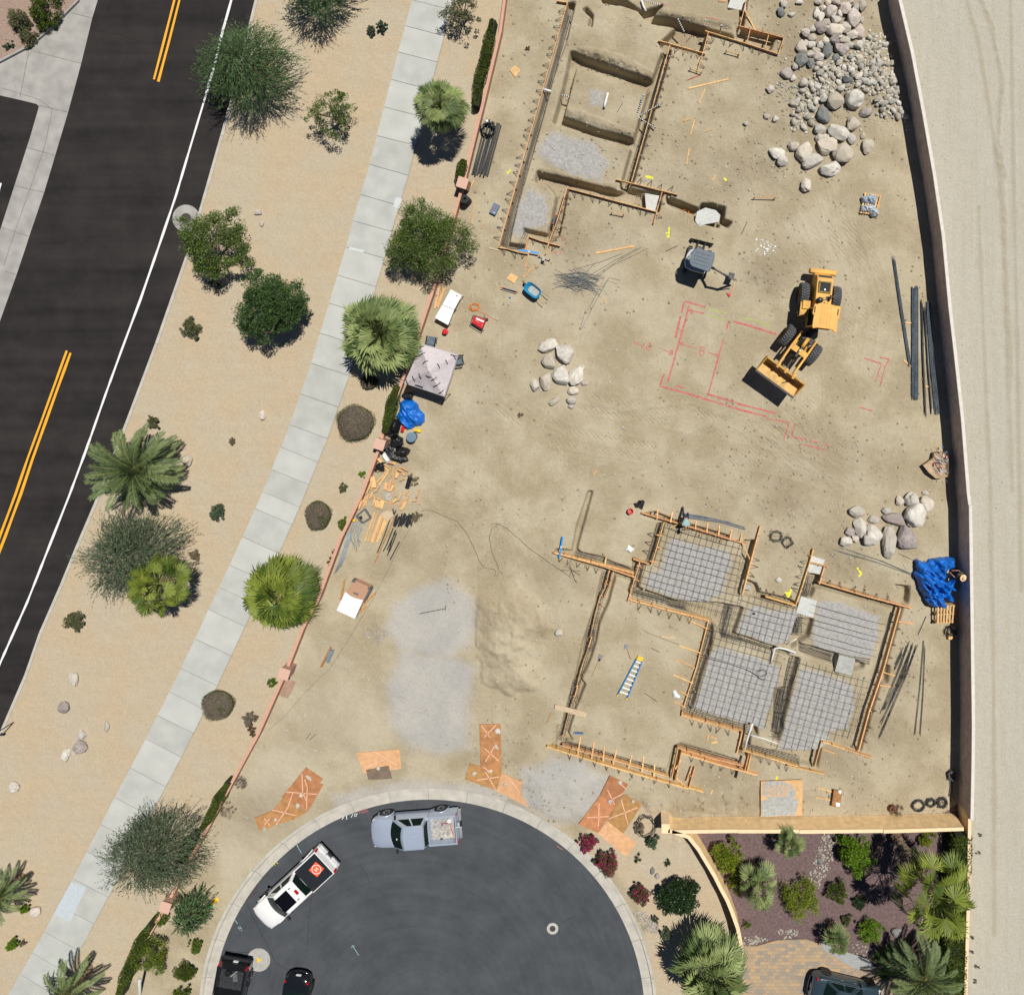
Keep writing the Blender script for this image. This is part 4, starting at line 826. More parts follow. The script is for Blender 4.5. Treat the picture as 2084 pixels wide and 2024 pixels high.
M['lf_mag'] = leafmat('magenta_bracts', (.22,.008,.055), (.50,.035,.15), tl=.3)
M['lf_dry'] = leafmat('dry_twigs', (.13,.10,.06), (.30,.25,.16))
M['lf_mound'] = leafmat('clipped_dry_shrub', (.12,.10,.072), (.32,.27,.20))
M['lf_lant'] = leafmat('lantana_leaves', (.045,.085,.010), (.15,.21,.020), c3=(.78,.52,.01))
def crown_anchor(px,py,zc):
 v = G(px,py,zc); return v
def lobes(n): return [(random.uniform(0,6.283),random.uniform(.5,1.0),random.uniform(.22,.5)) for _ in range(n)]
def lobr(L,a): return .68+.46*max(l[1]*max(0,1-(abs((a-l[0]+math.pi) % (2*math.pi)-math.pi)/l[2])**2) for l in L)
def wispy(px, py, rpx, zc, label, m='lf_wisp', n=1000, name='desert_tree', group=None, dens=1.0):
 R = rpx/30*(H-zc)/H; c = crown_anchor(px,py,zc*.62); h = zc
 t = thing(name, label, 'tree', (c.x, c.y, hz(c.x, c.y)), 0, group)
 Cs,Ds,Sh = [],[],[]
 lob = lobes(9)
 N_ = int(n*dens*1.25)
 for i in range(N_):
  a = random.uniform(0,2*math.pi); Rm = R*lobr(lob,a)
  f = random.random()**.7*.80; el = random.uniform(.15,1.0)
  r0 = Rm*f; z0 = h*(.95*(1-(f**2)*.75))*el+.15*h
  sp = .5-.35*f; d = np.array([math.cos(a+random.gauss(0,sp)),math.sin(a+random.gauss(0,sp)),random.uniform(-.15,.55)])
  ln = random.uniform(.4,1.25)*R*.36; p = np.array([r0*math.cos(a),r0*math.sin(a),z0]); ns = 15
  sway = np.random.normal(0,.12,3); sh = random.uniform(0,1)
  for s in range(ns):
   d = d+np.array([0,0,-.055])+sway*.18; d /= np.linalg.norm(d); p = p+d*ln/ns
   Cs.append(p+np.random.normal(0,.010+.012*R/3,3)); Ds.append(d+np.random.normal(0,.28,3)); Sh.append(min(1,max(0,sh*.6+random.random()*.4)))
 Cs,Ds = np.array(Cs),np.array(Ds); V,F = leaves(Cs,.15,.27,Ds)
 npmesh('crown', V, F, M[m], np.repeat(Sh, 4), t, world=False)
 mb = MB(); mb.tube([(0,0,-.1),(.03,.02,h*.18),(0,0,h*.35)],[.13,.11,.09],8)
 stems(mb,(0,0,h*.3),[(R*.7*math.cos(a)*random.uniform(.6,1.05),R*.7*math.sin(a)*random.uniform(.6,1.05),h*random.uniform(.5,.85)) for a in np.linspace(0,6.28,15)[:-1]],.06,.012)
 mb.build('trunk', M['bark'], t, world=False, smooth=True); return t
def bushy(px, py, rpx, zc, label, m='lf_mesq', clumps=60, per=110, leaf=.13, name='mesquite_tree', cat='tree', squash=.8, trunk=True, group=None, asp=.45, ry=None, gap=.0, fl=None, rot=0):
 R = rpx/30*(H-zc*.6)/H; Ry = (ry/30*(H-zc*.6)/H) if ry else R; c = crown_anchor(px,py,zc*.55); h = zc
 t = thing(name,label,cat,(c.x,c.y,hz(c.x,c.y)),0,group); Cs,Sh,Ds = [],[],[]; lob = lobes(7)
 cr,sr = math.cos(rot),math.sin(rot)
 for i in range(clumps):
  a = random.uniform(0,2*math.pi); f = random.random()**.5*.86; zf = random.uniform(.35,1) if f < .6 else random.uniform(.2,.7)
  lr = lobr(lob,a)*(.98 if R > 1.3 else .95); x0,y0 = R*f*lr*math.cos(a),Ry*f*lr*math.sin(a); cc = np.array([x0*cr-y0*sr,x0*sr+y0*cr,h*(.25+.65*zf*math.sqrt(max(0,1-f*f*.8)))])
  rad = min(R,Ry)*random.uniform(.10,.26)*(1.15-.5*f); P = rnd_unit(per)*rad*np.random.uniform(.2,1,(per,1))**.5*np.array([1,1,squash]); s0 = random.random()
  Cs.append(cc+P); Ds.append(P+np.random.normal(0,rad*.5,P.shape)+np.array([cc[0],cc[1],0])*.12); Sh.append(np.clip(s0*.45+np.random.random(per)*.55,0,1))
 Cs,Ds,Sh = np.concatenate(Cs),np.concatenate(Ds),np.concatenate(Sh)
 Cs[:, 2] = np.maximum(Cs[:, 2],.03)
 V, F = leaves(Cs, leaf, asp, Ds); npmesh('crown' if trunk else 'foliage', V, F, M[m], np.repeat(Sh, 4), t, world=False)
 if fl:
  k = np.random.choice(len(Cs), int(len(Cs)*fl[1])); C2 = Cs[k]*np.array([1.03, 1.03, 1.06])+np.array([0, 0, .02]); V, F = leaves(C2, fl[2], .8); npmesh('flowers', V, F, M[fl[0]], np.repeat(np.random.random(len(C2)), 4), t, world=False)
 mb = MB(); tips = [(R*.6*math.cos(a)*random.uniform(.5,1.1),Ry*.6*math.sin(a)*random.uniform(.5,1.1),h*random.uniform(.5,.85)) for a in np.linspace(0,6.28,10)[:-1]]
 if trunk: mb.tube([(0,0,-.1),(.02,.03,h*.2),(0,0,h*.36)], [.12,.10,.08], 8); stems(mb, (0, 0, h*.3), tips, .05, .012); mb.build('trunk', M['bark'], t, world=False, smooth=True)
 else: stems(mb, (0, 0, 0), tips, .022*min(1.5, R), .006); mb.build('stems', M['bark'], t, world=False)
 return t
def fanpalm(px, py, rpx, zc, label, m='lf_fan', nf=42, base=None, blade=.42, group=None, lean=None, petk=.55):
 R = rpx/30*(H-zc)/H; c = G(px,py,zc); b = Vector(base) if base else Vector((c.x,c.y,0)); b.z = hz(b.x,b.y)
 t = thing('fan_palm', label, 'palm tree', b, 0, group); top = Vector((c.x-b.x, c.y-b.y, zc-b.z-.3))
 V,F,Sh = [],[],[]; pet = MB()
 for i in range(nf):
  az = i*2.39996+random.uniform(-.2,.2); f = (i+.5)/nf; el = math.radians(82-105*f**.85+random.uniform(-9,9)); Lp = R*(petk-.13+.22*f)*random.uniform(.85,1.1)
  d = Vector((math.cos(az)*math.cos(el),math.sin(az)*math.cos(el),math.sin(el))); side = Vector((-math.sin(az),math.cos(az),0)); up = side.cross(d)*-1
  up = d.cross(side)*-1 if d.cross(side).z < 0 else d.cross(side)
  hub = top+d*Lp; pet.tube([top+d*.05,top+d*Lp*.5+Vector((0,0,.03)),hub],[.025,.018,.012],4,cap=False)
  tilt = random.uniform(-.9,.35)-.3*f; roll = random.uniform(-.7,.7); dd = (d*math.cos(tilt)+up*math.sin(tilt)).normalized(); uu = (up*math.cos(tilt)-d*math.sin(tilt)).normalized(); sv = (side*math.cos(roll)+uu*math.sin(roll)).normalized()
  nl = 30; s0 = random.random()*.75; BL = R*blade*random.uniform(.9,1.12)
  for j in range(nl):
   th = math.radians(-112+224*j/(nl-1)); q = (dd*math.cos(th)+sv*math.sin(th)).normalized(); l = BL*(1-.22*abs(th)/1.95)*random.uniform(.9,1.08); w = l*.045
   wd = q.cross(uu).normalized()
   fold = uu*(.03 if j % 2 else -.03)+Vector((random.uniform(-1,1),random.uniform(-1,1),random.uniform(-1,1)))*.03*l
   p0 = hub; p1 = hub+q*l*.62+fold; p2 = hub+q*l*random.uniform(.82,1.05)-Vector((0,0,1))*l*(.10+.25*random.random())
   o = len(V); V += [p0,p1+wd*w,p2,p1-wd*w]; F.append((o,o+1,o+2,o+3)); sh = min(1,max(0,s0+random.uniform(-.12,.2))); Sh += [sh,sh,sh,sh]
 npmesh('fronds', [tuple(v) for v in V], F, M[m], Sh, t, world=False)
 pet.build('leaf_stalks', M['stalk'], t, world=False)
 tr = MB(); n = max(6,int(zc*3)); pts = [Vector((0,0,-.15)).lerp(top,k/n)+Vector((random.uniform(-1,1),random.uniform(-1,1),0))*.012 for k in range(n+1)]
 tr.tube(pts,[(.30-.08*k/n)*(1.0+.10*(k % 2)) for k in range(n+1)],12)
 for k in range(int(zc*34)):
  f = random.random(); p = Vector((0,0,0)).lerp(top,f); a = random.uniform(0,6.28); r = (.29-.08*f)
  o = Vector((math.cos(a),math.sin(a),0)); tr.beam(p+o*r*.9,p+o*(r+.09)+Vector((0,0,.12)),.07,.025)
 tr.build('trunk', M['palmbark'], t, world=False); return t
def datepalm(px, py, rpx, zc, label, nf=54, base=None, group=None, fruit=True, m='lf_date'):
 R = rpx/30*(H-zc)/H; c = G(px,py,zc); b = Vector(base) if base else Vector((c.x,c.y,0)); b.z = hz(b.x,b.y)
 t = thing('date_palm', label, 'palm tree', b, 0, group); top = Vector((c.x-b.x, c.y-b.y, zc-b.z-.2)); V, F, Sh = [], [], []; ra = MB()
 for i in range(nf):
  az = i*2.39996+random.uniform(-.25,.25); f = (i+.5)/nf; el = math.radians(80-88*f**.8+random.uniform(-8,8)); Lf = R*1.0*random.uniform(.82,1.06); n = 16
  d = Vector((math.cos(az)*math.cos(el),math.sin(az)*math.cos(el),math.sin(el))); side = Vector((-math.sin(az),math.cos(az),0)); p = top.copy(); pts = [p.copy()]; s0 = random.random()*.5+.15
  for s in range(n):
   d = (d+Vector((0,0,-.085*(1-.35*(1-f))))).normalized(); p = p+d*Lf/n; pts.append(p.copy()); up = d.cross(side); up = up if up.z > 0 else -up
   if s < 2: continue
   u = s/n; ll = .48*math.sin(math.pi*min(1,(u*.82+.16)))**.6*R/3*1.0
   for rep in range(3):
    pp = p-d*(Lf/n)*(rep/3)
    for sd in (-1,1):
     q = (d*.62+side*sd*.85+up*random.uniform(.0,.5)).normalized(); l = ll*random.uniform(.85,1.1); wd = q.cross(up).normalized()*.030*R/3
     o = len(V); tip = pp+q*l-Vector((0,0,.10*l)); mid = pp+q*l*.45; V += [pp,mid+wd,tip,mid-wd]; F.append((o,o+1,o+2,o+3)); sh = min(1,max(0,s0+random.uniform(-.15,.3))); Sh += [sh]*4
  ra.tube(pts[::3]+[pts[-1]],.012,4,cap=False)
 npmesh('fronds', [tuple(v) for v in V], F, M[m], Sh, t, world=False); ra.build('leaf_stalks', M['stalk'], t, world=False)
 tr = MB(); tr.tube([Vector((0,0,-.15)).lerp(top,k/5) for k in range(6)],[.26,.24,.25,.24,.25,.22],12)
 for k in range(60):
  f = random.random(); a = random.uniform(0,6.28); o = Vector((math.cos(a),math.sin(a),0)); p = top*f; tr.beam(p+o*.22,p+o*.36+Vector((0,0,.12)),.09,.03)
 tr.build('trunk', M['palmbark'], t, world=False)
 if fruit:
  fb = MB()
  for k in range(5):
   a = random.uniform(0,6.28); o = Vector((math.cos(a),math.sin(a),-.1)); 
   for q in range(9): fb.tube([top+o*.15,top+o*.4+Vector((0,0,.08)),top+o*(.6+random.random()*.15)+Vector((random.uniform(-.2,.2),random.uniform(-.2,.2),-.15))],.012,4)
  fb.build('fruit_stalks', M['orange_st'], t, world=False)
 return t
M['stalk'] = mat('palm_stalk', (.30,.33,.09), .6); M['orange_st'] = mat('orange_fruit_stalk', (.55,.26,.03), .7)
wispy(499, 128, 104, 4.6, 'large feathery palo verde overhanging the white road line at the top', n=1500)
wispy(640, -48, 84, 4.6, 'feathery tree cut by the top edge of the photo, left of the walk', n=900)
wispy(262, 1130, 108, 3.6, 'wide feathery tree behind the bright fan palm near the road', 'lf_wisp2', 1300)
wispy(302, 1742, 106, 3.6, 'grey-green wispy tree leaning over the walk at lower left', 'lf_wisp2', 1250)
wispy(386, 1862, 46, 2.0, 'small dark feathery shrub tree between pink wall and cul-de-sac kerb', n=420)
bushy(425, 490, 90, 4.4, 'olive mesquite with airy split crown over the manhole by the road', clumps=125, per=120)
bushy(553, 620, 92, 4.8, 'dense dark green mesquite left of the walk', 'lf_mesq2', clumps=170, per=150)
bushy(866, 486, 106, 4.2, 'bright olive acacia bulging over the pink wall above the white table', 'lf_mesq', clumps=170, per=140, leaf=.15, asp=.3)
bushy(672, 232, 58, 3.2, 'thin young mesquite standing alone on the sand strip', 'lf_mesq', clumps=60, per=80, leaf=.11)
bushy(940, 22, 52, 2.6, 'pale leggy shrub tree at the top beside the pink wall', 'lf_shrub', clumps=50, per=60, leaf=.12, name='shrub_tree')
fanpalm(893, 212, 60, 3.9, 'pale green fan palm beside the walk near the top of the photo', nf=46, blade=.46)
fanpalm(772, 678, 90, 3.2, 'biggest pale green fan palm, left of the white canopy tent', nf=60, blade=.48)
fanpalm(567, 1208, 82, 2.9, 'glossy bright green fan palm left of the pink wall and gang box', 'lf_fan2', nf=50, blade=.46)
fanpalm(316, 1192, 76, 3.4, 'yellow-green fan palm growing through the wispy tree', 'lf_fan2', nf=34, blade=.36)
fanpalm(1448, 1985, 82, 3.0, 'pale fan palm at the bottom edge beside the paver driveway', nf=48, blade=.5)
fanpalm(1612, 1722, 34, 2.0, 'small fan palm in the purple gravel under the tan wall', nf=16, blade=.6, petk=.45)
fanpalm(1546, 1812, 46, 2.2, 'airy young fan palm between the citrus shrubs', nf=18, blade=.55)
fanpalm(1708, 1922, 34, 1.8, 'small fan palm at the edge of the paver driveway', nf=14, blade=.6, petk=.4)
fanpalm(1906, 1828, 92, 5.0, 'tall garden fan palm with bare leaning trunk at the lane edge', 'lf_fan2', nf=30, base=G(1817, 1690), blade=.40, petk=.62)
datepalm(272, 956, 95, 2.9, 'blue-green date palm hanging over the road kerb', nf=66)
datepalm(-8, 1832, 58, 2.2, 'date palm cut by the left edge of the photo', fruit=False, nf=30)
datepalm(128, 2030, 68, 2.4, 'date palm cut by the bottom edge left of the walk', fruit=False, nf=34)
datepalm(1882, 1998, 84, 2.6, 'date palm with orange fruit stalks in the garden corner', nf=46)
def shrub(px, py, r, h, label, m='lf_shrub', **k):
 k.setdefault('name', 'shrub'); k.setdefault('cat', 'shrub'); k.setdefault('clumps', max(14, int(r*2.0))); k.setdefault('per', 85); k.setdefault('leaf', .09)
 return bushy(px,py,r,h,label,m,trunk=False, **k)
shrub(776, 51, 14, .8, 'right-hand tuft of the small grey-green shrub pair by the walk', 'lf_gsh'); shrub(756, 60, 12, .7, 'left-hand tuft of the small grey-green shrub pair by the walk', 'lf_gsh')
shrub(387, 665, 28, .9, 'rounded olive shrub alone near the road kerb', clumps=46); shrub(311, 858, 17, .8, 'small olive shrub at the tip of the date palm')
shrub(473, 898, 9, .3, 'tiny brown tuft on the sand', 'lf_dry'); shrub(442, 1041, 20, .8, 'dark grey-green compact shrub left of the walk', 'lf_gsh', ry=25)
shrub(151, 1263, 28, .9, 'greyish shrub by the road kerb with red specks', 'lf_shrub', clumps=40); shrub(396, 1130, 14, .5, 'dry pinkish brown tussock beside the fan palm', 'lf_dry', leaf=.12)
shrub(736.5, 963.5, 10, .5, 'little round green bush against the pink wall', 'lf_green'); shrub(699, 992, 12, .4, 'sparse olive tuft left of the pink wall'); shrub(699, 1066, 14, .6, 'leafy green seedling beside the conduit pipes', 'lf_lant', ry=18)
shrub(677, 1132, 9, .6, 'narrow bougainvillea sprig along the pink wall', 'lf_boug', ry=32, rot=.42*-1, fl=('lf_mag', .10, .07)); shrub(552, 1388, 13, .5, 'small green bush below the third pillar', 'lf_lant')
shrub(508, 1464, 19, .5, 'grey-brown low shrub touching the pink wall', 'lf_mound'); shrub(512, 1486, 10, .6, 'leggy magenta-flecked shrub on the pink wall', 'lf_boug', ry=20, fl=('lf_mag', .1, .06))
shrub(49, 1849, 14, .7, 'upper of the two little round bushes near the left edge', 'lf_green'); shrub(24, 1922, 16, .8, 'lower of the two little round bushes near the left edge', 'lf_green')
shrub(45, 1919, 8, .4, 'brown twiggy tuft by the lower little round bush', 'lf_dry'); shrub(437, 577, 17, .6, 'spiky pale agave-like tuft under the olive mesquite', 'lf_wisp2', leaf=.24, asp=.16, clumps=14)
shrub(848, 1053, 15, .4, 'dry olive weed clump beside the black block stack', 'lf_dry', clumps=22); shrub(842, 975, 18, .3, 'dry brown weed on the soil near the scrap lumber', 'lf_dry', clumps=12, per=40)
shrub(1060, 845, 10, .15, 'dead brown weed south of the boulder cluster', 'lf_dry', clumps=7); shrub(1075, 240-140, 9, .12, 'brown weed clump by the top form boards', 'lf_dry', clumps=6)
shrub(880, 1585-60, 8, .2, 'grey-green weed near the street', 'lf_gsh', clumps=5) if False else None
shrub(545, 1503, 22, .25, 'pale blue-green ground weed at the end of the pink wall', 'lf_gsh', clumps=18, per=30) if False else None
shrub(488, 1590, 22, .5, 'grey leafless brush against the pink wall near the plywood', 'lf_mound', clumps=20, per=50, leaf=.12, asp=.12); shrub(462, 1650, 24, .4, 'second grey leafless brush along the pink wall', 'lf_mound', clumps=16, per=40, leaf=.12, asp=.12)
shrub(1196, 1714, 25, 1.0, 'smallest magenta bougainvillea, beside the kerb and plywood', 'lf_boug', fl=('lf_mag', .55, .085), clumps=45, per=80, name='bougainvillea', group='bougainvilleas by the kerb')
shrub(1237, 1757, 34, 1.2, 'largest bougainvillea with scattered magenta bracts', 'lf_boug', fl=('lf_mag', .22, .085), clumps=75, per=90, name='bougainvillea', group='bougainvilleas by the kerb')
shrub(1303, 1820, 27, 1.1, 'bougainvillea next to the dark bush, magenta on its left side', 'lf_boug', fl=('lf_mag', .18, .085), clumps=55, per=80, name='bougainvillea', group='bougainvilleas by the kerb')
shrub(1380, 1826, 49, 1.7, 'big dark green glossy bush behind the curved tan wall', 'lf_dkgreen', clumps=150, per=130, leaf=.10, asp=.6, ry=54)
shrub(1329, 1712, 20, .9, 'olive green bush near the wall corner and wire coil', 'lf_gsh', clumps=30); shrub(1302, 1684, 20, .5, 'thin olive weeds inside the loose wire coil', 'lf_dry', clumps=14)
shrub(1356, 1899, 17, .7, 'dull green round bush below the big dark bush', 'lf_gsh', clumps=24); shrub(1334, 1868, 12, .5, 'greyish low bush beside the river rocks', 'lf_gsh', clumps=12)
shrub(1297, 1747, 12, .3, 'dry spiky tuft right of the largest bougainvillea', 'lf_dkgreen', leaf=.26, asp=.08, clumps=5, per=40); shrub(1362, 1755, 11, .3, 'dry spiky tuft above the big dark bush', 'lf_dkgreen', leaf=.26, asp=.08, clumps=5, per=40)
shrub(1481, 1742, 42, 1.3, 'round shrub dotted with orange blooms under the tan wall', 'lf_citrus', clumps=85, per=80, leaf=.10); shrub(1495, 1792, 22, 1.1, 'yellow-green shrub directly below the orange dotted one', 'lf_citrus', clumps=34, ry=36)
shrub(1628, 1830, 52, 1.6, 'large citrus shrub speckled with orange fruit in mid garden', 'lf_citrus', clumps=105, per=70, ry=52); shrub(1742, 1740, 50, 1.8, 'bright green leafy tree right of the stone band', 'lf_green', clumps=105, per=90, leaf=.12)
shrub(1704, 1814, 30, 1.1, 'dark green shrub under the bright green leafy tree', 'lf_hedge', clumps=45); shrub(1776, 1893, 34, 1.1, 'bright round bush beside the blue-grey rock', 'lf_green', clumps=60)
shrub(1888, 1709, 22, .8, 'orange-tipped grassy bush near the garden corner', 'lf_citrus', clumps=26, leaf=.14, asp=.2); shrub(1724, 1873, 14, .5, 'small yellow-green tuft in the purple gravel', 'lf_shrub'); shrub(1522, 1882, 16, .5, 'sparse green sprigs by the white stones', 'lf_lant', clumps=10, per=40)
shrub(1812, 1962, 42, 1.5, 'dark palm-like bush above the parked sedan', 'lf_mesq2', clumps=50, per=70, leaf=.2, asp=.16); shrub(1745, 1835, 22, .5, 'dark spiky bush in the shade of the bright tree', 'lf_dkgreen', clumps=20, leaf=.2, asp=.12)
shrub(306, 1948, 44, 1.5, 'green bush with yellow flowers across the pink wall', 'lf_lant', clumps=90, per=80, ry=48); shrub(375, 1980, 26, 1.0, 'round clipped green bush behind the black pickup', 'lf_hedge', clumps=90, per=110, leaf=.07)
shrub(396, 1925, 20, .7, 'low lantana with yellow dots beside the kerb', 'lf_lant', clumps=26); shrub(370, 2022, 22, .8, 'lantana clump at the bottom edge below the round clipped bush', 'lf_lant', clumps=30); shrub(330, 1870, 22, .8, 'yellow-flecked bush between wispy tree and lantana', 'lf_lant', clumps=26)
shrub(78, 18, 44, 1.5, 'olive green bush at the top left island kerb', 'lf_hedge', clumps=75, per=80, leaf=.11); shrub(30, 40, 34, 1.2, 'dull brownish bush in the top left island', 'lf_shrub', clumps=50); shrub(48, 70, 30, .9, 'brown-green low bush at the tip of the top left island', 'lf_shrub', clumps=40); shrub(10, 88, 18, .7, 'grey bush by the island kerb at the left edge', 'lf_gsh', clumps=20)
def hedge(P, w, h, label, m='lf_hedge', n=6000, z0=.02, leaf=.075, fl=None, taper=True, name='hedge'):
 P3 = [G(x, y, h*.8) for x, y in P]; c = P3[len(P3)//2]; t = thing(name, label, 'hedge', (c.x, c.y, 0)); seg = [(P3[i], P3[i+1]) for i in range(len(P3)-1)]; ln = [(b-a).length for a, b in seg]; tot = sum(ln); C = []
 for k in range(n):
  s = random.random()*tot; acc = 0
  for (a,b),l in zip(seg,ln):
   if s <= acc+l: break
   acc += l
  p = a.lerp(b,(s-acc)/l); d = (b-a).normalized(); nn = Vector((-d.y,d.x,0)); u = s/tot; ww = w*(min(1,.25+3*u,.25+3*(1-u)) if taper else 1)*(1+.25*mnoise.noise(Vector((s*1.2,0,len(P)))))
  r = random.random()
  if r < .6: q = p+nn*ww*random.uniform(-.5,.5); q.z = h*random.uniform(.9,1.03)
  else: q = p+nn*ww*.5*random.choice((-1,1))*random.uniform(.9,1.04); q.z = h*random.random()
  C.append((q.x-c.x,q.y-c.y,max(z0,q.z)))
 C = np.array(C); V, F = leaves(C, leaf, .7); npmesh('foliage', V, F, M[m], np.repeat(np.random.random(len(C))*.7+.2*np.sin(C[:, 1]*3)+.15, 4), t, world=False)
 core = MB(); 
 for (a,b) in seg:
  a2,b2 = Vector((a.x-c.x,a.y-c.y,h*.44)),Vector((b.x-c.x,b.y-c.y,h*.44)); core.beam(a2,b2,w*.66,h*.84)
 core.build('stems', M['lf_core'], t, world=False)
 if fl:
  k = np.random.choice(len(C), int(len(C)*fl)); V, F = leaves(C[k]+np.array([-.02, 0, .03]), .05, .8); npmesh('flowers', V, F, M['lf_mag'], np.repeat(np.random.random(len(k)), 4), t, world=False)
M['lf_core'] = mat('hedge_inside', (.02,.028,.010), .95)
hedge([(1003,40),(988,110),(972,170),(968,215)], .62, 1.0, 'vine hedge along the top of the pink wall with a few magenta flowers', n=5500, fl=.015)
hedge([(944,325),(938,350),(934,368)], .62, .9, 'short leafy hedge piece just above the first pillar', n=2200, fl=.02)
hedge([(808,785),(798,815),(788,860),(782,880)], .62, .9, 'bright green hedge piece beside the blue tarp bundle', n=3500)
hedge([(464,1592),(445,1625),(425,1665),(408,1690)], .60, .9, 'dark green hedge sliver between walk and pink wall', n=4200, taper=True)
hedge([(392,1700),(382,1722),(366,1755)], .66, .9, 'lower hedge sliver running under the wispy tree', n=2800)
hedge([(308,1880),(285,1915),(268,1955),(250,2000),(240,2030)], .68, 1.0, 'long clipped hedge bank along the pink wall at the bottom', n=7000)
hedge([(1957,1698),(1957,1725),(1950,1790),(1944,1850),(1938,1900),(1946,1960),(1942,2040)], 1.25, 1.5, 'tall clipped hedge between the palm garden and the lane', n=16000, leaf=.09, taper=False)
def clipmound(px,py,rx,ry,h,label,rot=0):
 c = G(px, py, h*.6); t = thing('clipped_shrub', label, 'shrub', (c.x, c.y, 0), rot, 'clipped dry shrubs along the walk'); n = 9000; a = np.random.uniform(0, 6.283, n); f = np.sqrt(np.random.random(n)); RX, RY = rx/30, ry/30
 wob = 1+.05*np.sin(3*a+1)+.04*np.sin(5*a); z = h*np.sqrt(np.clip(1-f**4,0,1))*(.92+.08*np.random.random(n)); C = np.stack([RX*f*wob*np.cos(a),RY*f*wob*np.sin(a),z],1); e = f > .88; C[e,2] = np.random.random(e.sum())*h*.7
 D = rnd_unit(n); D[:, 2] = np.abs(D[:, 2])+.4; V, F = leaves(C, .085, .3, D); o = npmesh('foliage', V, F, [M['lf_mound'], M['lf_hedge']], np.repeat(np.random.random(n), 4), t, world=False)
 gr = (f > .90) | ((np.sin(a*2+2)+np.sin(C[:, 0]*4)+np.random.normal(0, .5, n)) > 1.75); o.data.polygons.foreach_set('material_index', gr.astype(np.int32))
 core = MB(); prof = [(.02,h*.93),(.5*.9,h*.9),(.8*.92,h*.74),(.93,h*.4),(.92,0)]; core.lathe([(r,z_) for r,z_ in prof],28); core.v = [(x*RX*.97,y*RY*.97,z_) for x,y,z_ in core.v]
 core.build('stems', mat('clipped_branches', (.14,.115,.085), .95, var=.35, scale=12), t, world=False, smooth=True)
clipmound(721, 861, 39, 38, .75, 'largest clipped brown shrub dome with green rim, next to the walk')
clipmound(645, 1050, 26, 30, .7, 'middle clipped brown shrub dome, egg shaped, beside the pink wall')
clipmound(440, 1437, 33, 30, .7, 'southernmost clipped brown shrub dome touching the walk edge')
clipmound(750, 778, 17, 14, .4, 'low clipped brown shrub in the shade of the biggest fan palm')
# --- building site: materials
M['form'] = mat('form_lumber', (.66,.39,.165), .8, var=.22, scale=7, rnd=.12, bump=.2, bscale=30)
M['lum'] = mat('fresh_lumber', (.62,.385,.165), .8, var=.2, scale=8, rnd=.18)
M['lum2'] = mat('dark_lumber', (.36,.185,.065), .8, var=.25, scale=8, rnd=.15)
M['pale'] = mat('weathered_plank', (.50,.39,.26), .85, var=.12, scale=6)
M['ply'] = mat('plywood', (.40,.20,.075), .8, var=.2, scale=3, rnd=.12); M['ply2'] = mat('pale_plywood', (.58,.36,.17), .8, var=.12, scale=3, rnd=.08)
M['plyd'] = mat('dirty_plywood', (.17,.125,.09), .85, var=.2, scale=4)
M['chalk'] = mat('pink_chalk', (.72,.42,.29), .85, var=.2, scale=20)
M['steel'] = mat('rebar_steel', (.034,.037,.044), .6, var=.35, scale=6); M['steelb'] = mat('blue_grey_rebar', (.085,.105,.125), .5, var=.3, scale=5)
M['stake'] = mat('steel_form_stake', (.04,.038,.036), .7)
M['blk'] = mat('black_plastic', (.012,.013,.015), .38, var=.2, scale=12); M['blkm'] = mat('matte_black', (.018,.018,.02), .8)
M['pipe'] = mat('black_pipe', (.018,.021,.025), .5, rnd=.25)
M['wht'] = mat('white_plastic', (.78,.79,.79), .4, var=.03); M['pvc'] = mat('white_pvc', (.70,.71,.70), .35, var=.05)
M['grey'] = mat('grey_conduit', (.27,.31,.34), .45, rnd=.15); M['dgrey'] = mat('dark_grey_plastic', (.10,.105,.11), .6)
M['bag'] = mat('black_bag_film', (.010,.011,.013), .28, var=.3, scale=12, bump=3.5, bscale=5.5)
M['tarp'] = mat('blue_tarpaulin', (.004,.13,.52), .42, var=.35, scale=3, bump=4.5, bscale=3.4); M['blue'] = mat('blue_plastic', (.012,.20,.50), .45, var=.1)
M['red'] = mat('red_paint', (.52,.012,.018), .4, var=.1); M['rpaint'] = mat('red_marking_paint', (.46,.06,.075), .9, scale=7, col2=(.50,.22,.17)); M['gpaint'] = mat('green_marking_paint', (.33,.46,.07), .85, var=.3, scale=9); M['ypaint'] = mat('yellow_marking_paint', (.66,.64,.05), .85, var=.3, scale=9)
M['yel'] = mat('yellow_plastic', (.78,.50,.03), .45); M['ora'] = mat('orange_plastic', (.75,.20,.02), .5)
M['rubber'] = mat('tyre_rubber', (.022,.023,.026), .75, var=.25, scale=8, bump=.3, bscale=40); M['tread'] = mat('dusty_tread', (.085,.09,.095), .85, var=.25, scale=8)
M['alu'] = mat('aluminium', (.55,.56,.57), .35, metal=.7); M['chrome'] = mat('chrome', (.62,.63,.65), .18, metal=.9)
M['glass'] = mat('dark_car_glass', (.006,.014,.012), .2, var=.1, spec=.04); M['skin'] = mat('skin', (.36,.18,.11), .6); M['denim'] = mat('navy_jeans', (.018,.022,.045), .85, var=.3, scale=18); M['shirt'] = mat('pale_teal_shirt', (.27,.42,.42), .8, var=.08, scale=12); M['olive'] = mat('olive_shirt', (.065,.07,.035), .85, var=.2, scale=14); M['straw'] = mat('straw_hat', (.46,.315,.20), .8, var=.12, scale=30, bump=.4, bscale=90); M['straw2'] = mat('pale_sun_hat', (.70,.49,.29), .8, var=.06)
M['boot'] = mat('tan_work_boot', (.30,.20,.10), .8)
def at3(c,x,y,z): v = kg(c,x,y,z); return v
